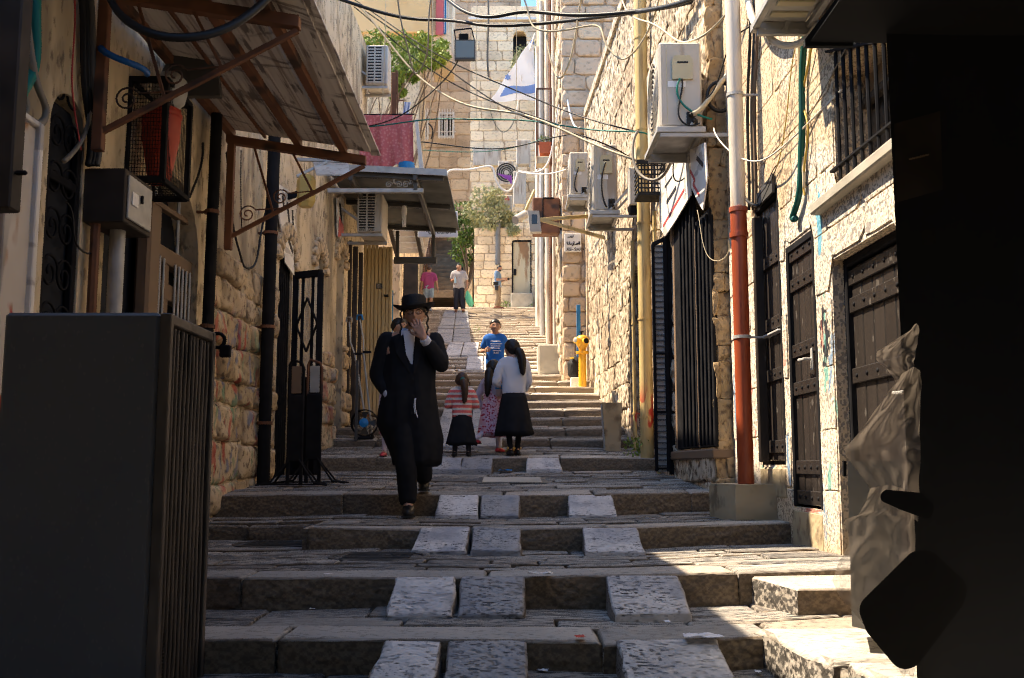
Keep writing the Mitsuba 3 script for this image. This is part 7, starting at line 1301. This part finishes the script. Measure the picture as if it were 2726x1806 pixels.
part(tG, 'collar', hl((q['neck'] - UZ * .01, .05), (q['shL'] * .5 + q['neck'] * .5, .042), (q['shR'] * .5 + q['neck'] * .5, .042)), 'grey_knit', smooth=True)
y = 11.85; o = stand(1312, 1205, y); o[2] = zg(y) + .01; H = D(1318, 962, y)[2] - zg(y)
tG, q, P, f, R, hh, inf = person('girl in a red and pink flowered dress with one red shoe lifted, walking away', o, H, (.55, .83), dict(elL=(-.19, -.03, .60), wrL=(-.16, .05, .455), elR=(.16, .05, .60), wrR=(.10, .15, .6), ankL=(-.06, -.26, .13), kneL=(-.05, .0, .26), ankR=(.04, .05, .042), shR=(.105, 0, .77), shL=(-.105, 0, .77)), 'skin', 'hair_black', 'lilac_knit', 1.0, .62, shoe='red_shoe', skirt=('floral_cotton', .70, .17, .08, .165, .8, 8), kid=1.38, hair_kw=dict(line=.55, back=-.95, side=-.2, off=.08), face=False, tights='white_tights', bulk=.92)
ponytail(tG, q, f, hh, .0, [(-.01, -.03, -.08), (-.02, -.05, -.2), (-.03, -.04, -.34)], .05, 'hair_black')
y = 11.5; o = stand(1368, 1214, y); H = D(1375, 900, y)[2] - zg(y)
tG, q, P, f, R, hh, inf = person('tall girl in a pale blue top and black skirt, her long dark ponytail behind', o, H, (-.25, 1), dict(elL=(-.165, -.01, .62), wrL=(-.10, .12, .60), elR=(.135, .01, .62), wrR=(.115, .10, .55), head=(-.01, .02, .905), ankR=(.035, .02, .042), ankL=(-.035, -.03, .042), shR=(.10, 0, .785), shL=(-.10, 0, .785)), 'skin', 'hair_black', 'pale_blue_knit', 1.0, .50, shoe='shoe_black', skirt=('black_wool', .525, .17, .098, .165, .8, 7), kid=1.2, hair_kw=dict(line=.5, back=-.95, side=-.2, off=.08), head_f=(-.6, .8), face=False, tights='black_wool', bulk=.82)
ponytail(tG, q, unit((-.5, .85, 0)), hh, -.05, [(.05, -.02, -.06), (.07, -.03, -.18), (.08, -.03, -.30)], .052, 'hair_black')
for s in 'RL': part(tG, 'sandal_strap', cat([hl((q['ank' + s] + f * a * H + R * .025 * H - UZ * b_ * H, .011 * H), (q['ank' + s] + f * a * H - R * .025 * H - UZ * b_ * H, .011 * H)) for a, b_ in ((.0, -.02), (.06, .0))]), 'yellow_trim', smooth=True)
t = thing('blue_packet', 'small blue packet in the hand of the tall girl in pale blue', 'packet'); c = q['wrL'] + unit(q['wrL'] - q['elL']) * .06; put(t, box(c[0] - .06, c[0] + .05, c[1] - .03, c[1] + .03, c[2] - .03, c[2] + .02), 'plastic_blue')
# --- boy in blue running down
y = 15.4; o = stand(1318, 1000, y); H = D(1318, 851, y)[2] - zg(y)

tB, q, P, f, R, hh, inf = person('boy in a bright blue printed t-shirt coming down the steps', o, H, (.05, -1), dict(elR=(.150, -.05, .64), wrR=(.115, .10, .635), elL=(-.150, -.05, .65), wrL=(-.15, .11, .65), shR=(.092, 0, .795), shL=(-.092, 0, .795), kneL=(-.06, .09, .30), ankL=(-.06, .0, .05), kneR=(.055, .02, .27)), 'skin_tan', 'hair_black', 'blue_tee', .40, .47, 'navy_cloth', kid=1.22, hands=(1.1, 1.1), hair_kw=dict(line=.50, back=-.7, side=-.05, off=.05), bulk=.80, head_f=(.05, -1, -.05))
for k, (w0, w1) in enumerate(((-.055, .06), (-.06, .075), (-.05, .055), (-.065, .05), (-.03, .065), (-.02, .04))): part(tB, 'shirt_print', hull([P(a, .069 + .004 * (k < 3), .735 - .026 * k + b_) for a in (-w0, -w1) for b_ in (0, .012)] + [P(-(w0 + w1) / 2, .079, .74 - .026 * k), P(0, .066, .735 - .026 * k)]), 'pale_blue_knit')
# --- men on the landing
y = 34.0; o = stand(1221, 838, y); H = D(1215, 702, y)[2] - zg(y)
tm_ = person('young man in a grey t-shirt carrying a pale green plastic bag', o, H, (-.05, -1), dict(elR=(.15, -.02, .64), wrR=(.09, .12, .655), elL=(-.165, -.02, .63), wrL=(-.17, .03, .505), kneL=(-.06, .03, .28), ankL=(-.10, .05, .045), head=(0, .02, .925)), 'skin_tan', 'hair_black', 'grey_tee', .42, .47, 'navy_cloth', shoe='brown_shoe', hands=(1.0, 1.1), hair_kw=dict(line=.5, back=-.6, side=.15, off=.05), bulk=1.05)
q = tm_[1]; t = thing('plastic_bag', 'pale green plastic bag hanging from the hand of the young man in grey', 'bag'); c = q['wrL'] - UZ * .16
part(t, 'bag', loft([(c + V3(0, 0, .06), .02, .015, 0), (c + V3(.02, 0, -.05), .07, .05, .08), (c + V3(.05, 0, -.2), .12, .08, .1), (c + V3(.10, 0, -.38), .12, .07, .1), (c + V3(.14, 0, -.5), .05, .04, .05)], 24, 5, 2), 'green_bag', smooth=True)
t = thing('water_bottle', 'pale blue bottle in the hand of the young man in grey', 'bottle'); c = q['wrR'] + V3(.06, -.12, -.02); put(t, lathe([(0, -.13), (.035, -.13), (.035, .02), (.015, .06), (.015, .09), (0, .09)], 12, c), 'plastic_pale', smooth=40)
y = 35.2; o = stand(1141, 824, y); H = D(1138, 708, y)[2] - zg(y)
person('boy in a magenta shirt and denim shorts walking away up the far stair', o, H, (-.1, 1), dict(elR=(.165, -.02, .64), wrR=(.19, .02, .50), elL=(-.155, .0, .63), wrL=(-.165, .04, .49), kneL=(-.06, .05, .28), ankR=(.04, -.02, .045), ankL=(-.07, .06, .06)), 'skin_tan', 'hair_brown', 'magenta_tee', .44, .47, 'denim', .46, shoe='denim', hair_kw=dict(line=.5, back=-.5, side=.1, off=.03), face=False, kid=1.08, hands=(.3, .3))
y = 36.6; o = stand(1325, 826, y); H = D(1328, 706, y)[2] - zg(y)
tS = person('bearded man in a slate blue t-shirt and khaki trousers looking at a phone', o, H, (1, -.25), dict(elR=(.13, .02, .63), wrR=(.07, .17, .665), elL=(-.13, .02, .63), wrL=(-.05, .17, .655), head=(0, .035, .925), kneR=(.045, .02, .27), ankR=(.05, -.03, .042), ankL=(-.05, .02, .042)), 'skin_tan', 'hair_black', 'slate_tee', .42, .48, 'khaki', shoe='brown_shoe', hands=(1.0, 1.0), hair_kw=dict(line=.5, back=-.6, side=.15, off=.04), head_f=(1, -.35, -.2))
t, q, P, f, R, hh, inf = tS
v = lambda a, b_, c_: q['head'] + (inf[3] * a + inf[4] * b_ + inf[5] * c_) * hh
part(t, 'beard', hull([v(a, b_, c_) for a, b_, c_ in ((.27, .12, -.18), (-.27, .12, -.18), (.2, .38, -.36), (-.2, .38, -.36), (0, .45, -.5), (.2, .1, -.5), (-.2, .1, -.5), (0, .42, -.2))]), 'hair_black')
part(t, 'belt_bag', box(o[0] - .16, o[0] + .02, o[1] - .22, o[1] - .12, o[2] + .55 * H * .95, o[2] + .59 * H), 'black_canvas'); part(t, 'hip_pouch', box(o[0] - .10, o[0] + .02, o[1] - .24, o[1] - .17, o[2] + .40 * H, o[2] + .50 * H), 'letter_black')
t = thing('mobile_phone', 'small phone held up by the bearded man in slate blue', 'phone'); c = (q['wrR'] + q['wrL']) / 2 + f * .12; put(t, box(c[0] - .03, c[0] + .05, c[1] - .04, c[1] + .04, c[2] - .03, c[2] + .05, .01), 'black_iron')
# --- two people mostly hidden behind the man
y = 12.75; o = stand(1052, 1190, y); H = D(1040, 848, y)[2] - zg(y)
person('dark haired boy in a navy shirt hidden behind the man, only his head showing', o, H, (1, -.2), dict(elR=(.12, .0, .63), wrR=(.10, .06, .5)), 'skin_tan', 'hair_black', 'navy_cloth', .45, .48, 'navy_cloth', hair_kw=dict(line=.5, back=-.6, side=.1, off=.05), head_f=(1, -.1), bulk=.8)
y = 11.35; o = stand(1045, 1203, y)
person('child hidden behind the man, only a pale stocking leg and red shoe showing', o, .98, (-.2, -1), dict(ankR=(.10, .0, .042), kneR=(.085, .02, .25), hipR=(.07, 0, .48)), 'skin', 'hair_brown', 'lilac_knit', 1.0, .48, shoe='red_shoe', skirt=('floral_cotton', .52, .25, .10, .15, .8, 7), kid=1.4, tights='white_tights')
M('plastic_pale', (.35, .52, .62), .3)
# ---------------------------------------------------------------- cables
def wire(label, pts, r, mat, name='cable', n=7): t = thing(name, label, 'cable'); put(t, tube(spline(pts, n), r, 6), mat, smooth=True)
L_, R_ = L1.pt, R2.pt
wire('thick black cable looping down in front of the wooden awning at the top left', [D(285, -40, 5.0), D(300, 10, 5.0), D(360, 70, 4.9), D(440, 98, 4.85), D(540, 95, 4.9), D(640, 55, 5.0), D(720, -12, 5.1)], .022, 'black_cable')
wire('thick black cable crossing the street at the top, lower one', [D(880, -10, 13), D(945, 12, 13), D(1080, 48, 12.9), D(1200, 55, 12.5), D(1300, 68, 12), D(1450, 62, 11.5), D(1600, 45, 10.6), D(1740, 25, 9.6), R_(1850, -6, .06)], .022, 'black_cable')
wire('thick black cable crossing the street at the top, upper sagging one', [D(1150, -30, 13), D(1200, 5, 12.5), D(1250, 36, 12), D(1320, 44, 11.6), D(1380, 33, 11.4), D(1500, 39, 10.8), D(1640, 36, 10.2), D(1780, 18, 9.4), R_(1840, 4, .06)], .024, 'black_cable')
for lab, pts, r, m_ in (
    ('black cable running down to the right from the green drainpipe, topmost', [D(944, 0, 13.6), D(1060, 80, 13.2), D(1200, 165, 12.8), D(1370, 240, 12.4), D(1545, 310, 11.8), D(1690, 350, 11.2), R_(1722, 358, .04)], .009, 'black_cable'),
    ('black cable running down to the right from the green drainpipe, middle one', [D(950, 15, 13.6), D(1080, 105, 13.3), D(1220, 205, 13), D(1360, 295, 12.6), D(1480, 340, 12.2), D(1600, 380, 11.8), R_(1690, 430, .04)], .009, 'black_cable'),
    ('black cable running down to the right from the green drainpipe, lowest', [D(942, 18, 13.6), D(1020, 85, 13.4), D(1130, 175, 13.2), D(1260, 250, 13), D(1390, 300, 12.8), D(1480, 330, 12.6)], .008, 'black_cable'),
    ('fat cream cable swinging from the left house to the yellow drainpipes', [D(948, 8, 13.6), D(1010, 80, 13.4), D(1100, 190, 13.1), D(1170, 245, 12.8), D(1260, 285, 12.4), D(1360, 300, 12), D(1450, 325, 11.6), D(1560, 375, 11.2), D(1660, 415, 10.8), R_(1700, 440, .06)], .014, 'cream_cable'),
    ('green cable strung across the street at the height of the flag', [D(968, 338, 13.2), D(1050, 330, 13), D(1150, 318, 12.7), D(1260, 318, 12.4), D(1380, 320, 12.1), D(1480, 332, 11.8), D(1600, 348, 11.4), D(1700, 352, 11), R_(1728, 362, .05)], .009, 'green_cable'),
    ('black cable from the red bedspread up to the hanging floodlight', [D(965, 338, 13.2), D(1010, 330, 13), D(1080, 300, 12.7), D(1150, 245, 12.4), D(1190, 205, 12.2), D(1219, 162, 12)], .008, 'black_cable'),
    ('pale cable doubled in a loop under the floodlight cable', [D(1058, -10, 12.2), D(1075, 90, 12.4), D(1090, 150, 12.6), D(1106, 196, 12.8), D(1130, 165, 12.6), D(1140, 110, 12.4), D(1148, -10, 12.2)], .010, 'grey_cable'),
    ('pale cable hanging straight down near the pale house', [D(1298, -10, 12), D(1300, 60, 12), D(1298, 130, 12), D(1301, 206, 12)], .014, 'grey_cable'),
    ('thin pale string hanging down left to the green cable', [D(1152, 0, 12.6), D(1150, 120, 12.6), D(1145, 320, 12.6)], .005, 'cream_cable'),
    ('thin pale string hanging down to the green cable by the pale house', [D(1270, 0, 12.4), D(1268, 150, 12.4), D(1268, 318, 12.4)], .005, 'cream_cable'),
    ('thin pale string hanging down beside the flag', [D(1374, 0, 12.1), D(1375, 150, 12.1), D(1373, 318, 12.1)], .005, 'cream_cable'),
    ('thin string hanging in front of the slotted air conditioner', [D(1027, 0, 13.2), D(1024, 140, 13.2), D(1018, 270, 13.2), D(1013, 320, 13.2)], .006, 'cream_cable'),
    ('white cable swag hanging low before the reddish house', [D(1455, 80, 11.6), D(1462, 140, 11.5), D(1478, 195, 11.4), D(1492, 208, 11.3), D(1508, 185, 11.2), D(1525, 130, 11.1), D(1540, 40, 11), D(1548, -10, 10.9)], .011, 'cream_cable'),
    ('white cable swag looping before the rough house, beside the yellow drainpipe', [D(1392, -10, 11.2), D(1410, 50, 11.2), D(1430, 78, 11.1), D(1520, 78, 10.9), D(1595, 72, 10.7), D(1610, 110, 10.6), D(1640, 150, 10.5), D(1668, 155, 10.3), D(1710, 110, 10), D(1755, -10, 9.6)], .011, 'cream_cable'),
    ('cream cable draped over the biggest air conditioner', [D(1655, -10, 10.4), D(1685, 45, 10), D(1740, 65, 9.4), D(1790, 100, 8.9), D(1830, 112, 8.5), D(1880, 90, 8.2), D(1940, 30, 7.8), D(1975, -10, 7.5)], .010, 'cream_cable'),
    ('thin black cable from the white drainpipe down to the biggest air conditioner', [D(2030, 25, 7.0), D(1990, 75, 7.3), D(1942, 122, 7.7), D(1915, 205, 7.9), D(1880, 262, 8.1)], .006, 'black_cable'),
    ('white wire swag from the air conditioner bracket to the near wall', [D(1900, 342, 8.1), D(1920, 380, 7.8), D(1960, 415, 7.5), D(2010, 430, 7.1), D(2060, 410, 6.7), D(2150, 330, 6.2), R1.pt(2240, 240, .02)], .006, 'white_cable'),
    ('black wires in a swag along the lower background', [D(1118, 378, 16), D(1200, 388, 16), D(1330, 396, 15.8), D(1420, 380, 15.6), D(1510, 360, 15.4)], .010, 'black_cable'),
    ('thin green wire in the lower background', [D(1125, 400, 16), D(1230, 405, 15.9), D(1330, 400, 15.8), D(1440, 370, 15.6)], .006, 'green_cable'),
    ('thin grey loop of wire in front of the pale house', [D(1305, 280, 12.5), D(1318, 330, 12.5), D(1340, 352, 12.5), D(1362, 335, 12.4), D(1374, 300, 12.4)], .005, 'grey_cable'),
    ('loose black end of wire dangling before the brown house', [D(1140, 330, 12.7), D(1150, 340, 12.7), D(1148, 370, 12.7)], .009, 'black_cable'),
    ('grey cable hose bent round the black wall crate', [D(1698, 350, 10.2), D(1684, 400, 10.1), D(1700, 460, 10), D(1740, 480, 9.8), D(1775, 455, 9.5), D(1800, 395, 9.2)], .016, 'grey_cable'),
    ('black cables hanging in a loop before the torn banner', [D(1798, 380, 9.2), D(1793, 430, 9.2), D(1800, 482, 9.2), D(1815, 480, 9.2), D(1820, 420, 9.2)], .007, 'black_cable'),
    ('thin wire hanging in a long loop over the black shop gate', [D(1856, 560, 8.6), D(1870, 640, 8.5), D(1895, 692, 8.4), D(1925, 690, 8.3), D(1940, 640, 8.2)], .004, 'cream_cable')): wire(lab, pts, r, m_)
# white washing line frame of pipes across the background
wire('white pipe frame bent across the background', [D(1192, 487, 20.2), D(1197, 455, 20.2), D(1250, 452, 20.2), D(1310, 446, 20.2), D(1318, 470, 20.2), D(1333, 500, 20.2), D(1352, 510, 20.2), D(1370, 488, 20.2), D(1378, 460, 20.2)], .022, 'white_paint', 'white_pipe', 9)
wire('white bent pipe running up beside the brown iron cage', [D(1378, 455, 18.1), D(1440, 455, 18.1), D(1455, 440, 18.1), D(1470, 395, 18.1), D(1485, 300, 18), D(1500, 237, 17.9), D(1515, 290, 17.6), D(1545, 340, 17.3)], .018, 'white_paint', 'white_pipe', 9)
wire('white cable from the junction box to the farther air conditioner', [D(1380, 458, 17.5), D(1430, 464, 17), D(1480, 460, 16), D(1507, 452, 15)], .012, 'white_cable')
# floodlight hung on the cables
fl2 = thing('hanging_floodlight', 'grey floodlight hanging from cables over the middle of the street', 'lamp'); y = 12.0; c = D(1238, 134, y)
hwx, hwz = D(1266, 134, y)[0] - c[0], D(1238, 108, y)[2] - c[2]
part(fl2, 'housing', hull([c + V3(a * hwx, b_, d * hwz) for a in (-1, 1) for d in (-1, 1) for b_ in (-.02, .05)] + [c + V3(a * hwx * .6, .11, d * hwz * .6) for a in (-1, 1) for d in (-1, 1)]), 'fridge_paint'); part(fl2, 'glass', box(c[0] - hwx * .88, c[0] + hwx * .88, y - .028, y - .021, c[2] - hwz * .86, c[2] + hwz * .86, .003), 'lamp_glass')
part(fl2, 'ballast_box', box(c[0] - hwx * .62, c[0] + hwx * .30, y, y + .07, c[2] + hwz + .005, c[2] + hwz * 1.75, .012), 'black_iron'); part(fl2, 'yoke', cat([bar(c + V3(-hwx * .9, .03, hwz), c + V3(-hwx * 1.05, .03, hwz * 2.15), .014, .01, (0, 1, 0)), bar(c + V3(hwx * .9, .03, hwz), c + V3(hwx * .6, .03, hwz * 2.3), .014, .01, (0, 1, 0)), bar(c + V3(-hwx * 1.07, .03, hwz * 2.15), c + V3(hwx * .62, .03, hwz * 2.35), .02, .012)]), 'black_iron')
# cables on the near right wall
W1 = lambda *p, o=.03: [R1.pt(a, b, o) for a, b in p]
wire('thick dark green hose down the near right wall', W1((2140, 20), (2142, 100), (2135, 200), (2135, 330), (2132, 440), (2125, 530), (2110, 580), (2118, 582), o=.04), .022, 'green_hose', 'hose'); wire('yellow cable beside the dark green hose', W1((2165, 60), (2150, 180), (2137, 275), (2150, 330), (2143, 430), (2142, 520)), .007, 'yellow_cable'); wire('cream cable close along the dark green hose', W1((2127, 70), (2130, 250), (2138, 420), (2140, 500)), .011, 'cream_cable')
wire('thin yellow wire drooping on the near right wall', W1((2122, 110), (2105, 200), (2095, 300), (2080, 400), (2068, 445)), .004, 'yellow_cable'); wire('slanting grey wire on the near right wall, lower one', W1((2060, 425), (2110, 370), (2160, 300), (2230, 170), (2290, 60)), .004, 'grey_cable'); wire('slanting thin wire on the near right wall, upper one', W1((2010, 440), (2090, 320), (2190, 180), (2280, 60)), .003, 'cream_cable')
for k, (x, r) in enumerate(((1992, .012), (2002, .010), (2010, .014))): wire(f'{("black", "dark grey", "brown")[k]} cable running down beside the white drainpipe', W1((x + 2, -20), (x + 4, 120), (x - 2, 280), (x + 1, 440), (x + 2, 560)), r, ('black_cable', 'fridge_paint', 'bark')[k])
wire('thick black cable bowing from the drainpipe to the tin panel above the farthest plank door', W1((1976, 470), (1978, 510), (1995, 540), (2018, 548), o=.05), .012, 'black_cable'); wire('zigzag black wires on the tin panel above the farthest plank door', W1((2016, 540), (2022, 520), (2040, 495), (2050, 470), (2068, 440), (2045, 500), (2022, 548)), .004, 'black_cable')
# cables on the left walls
WL = lambda *p, o=.05: [L1.pt(a, b, o) for a, b in p]
wire('teal hose bundle hanging at the top left', WL((85, -30), (88, 80), (80, 180), (62, 235), (50, 270)), .034, 'green_cable', 'hose'); wire('second teal hose of the bundle at the top left', WL((98, -30), (96, 100), (92, 170), (70, 230), (48, 262), o=.09), .026, 'green_cable', 'hose')
wire('grey pipe bent like a crook at the top left, left one', WL((42, -30), (52, 120), (62, 240), (72, 285), (64, 308), (48, 300)), .018, 'grey_cable', 'pipe_crook'); wire('grey pipe bent like a crook at the top left, right one', WL((56, -30), (78, 110), (104, 240), (122, 290), (118, 318), (90, 325), o=.10), .020, 'grey_cable', 'pipe_crook')
for k, (x, r) in enumerate(((225, .022), (236, .016), (248, .02))): wire(f'{("thick black", "thin black", "dark grey")[k]} cable running down the left wall above the meter box', WL((x - 8, -20), (x - 2, 120), (x + 2, 240), (x + 14, 330), (x + 10, 440), o=.04 + .02 * k), r, ('black_cable', 'black_cable', 'fridge_paint')[k])
wire('bright blue hose under the near awning strut', [L1.pt(268, 128, .12), L1.pt(300, 150, .2), L1.pt(345, 168, .28), L1.pt(392, 198, .3)], .020, 'blue_hose', 'hose'); wire('grey cable curling from the arch to the meter box', WL((240, 290), (228, 350), (200, 400), (170, 430)), .014, 'grey_cable'); wire('black wire hanging in a small loop under the meter box', WL((178, 540), (195, 590), (200, 640), (225, 672), (250, 672)), .006, 'black_cable')
wire('dark red wire on the plaster left of the cables', WL((198, -10), (196, 120), (192, 230), (204, 330), (215, 400)), .005, 'letter_red'); wire('black cable down the rubble wall into a long loop', WL((603, 405), (612, 520), (622, 610), (640, 680), (648, 705), (665, 715), (682, 695), (695, 620), (712, 540), (714, 430)), .010, 'black_cable'); wire('short black cable curving under the wooden awning', WL((540, 380), (535, 440), (515, 500), (505, 525)), .010, 'black_cable')
wire('thin wire hanging on the rubble wall', WL((642, 400), (641, 500), (644, 615)), .005, 'black_cable')
M('green_hose', (.008, .075, .065), .45)
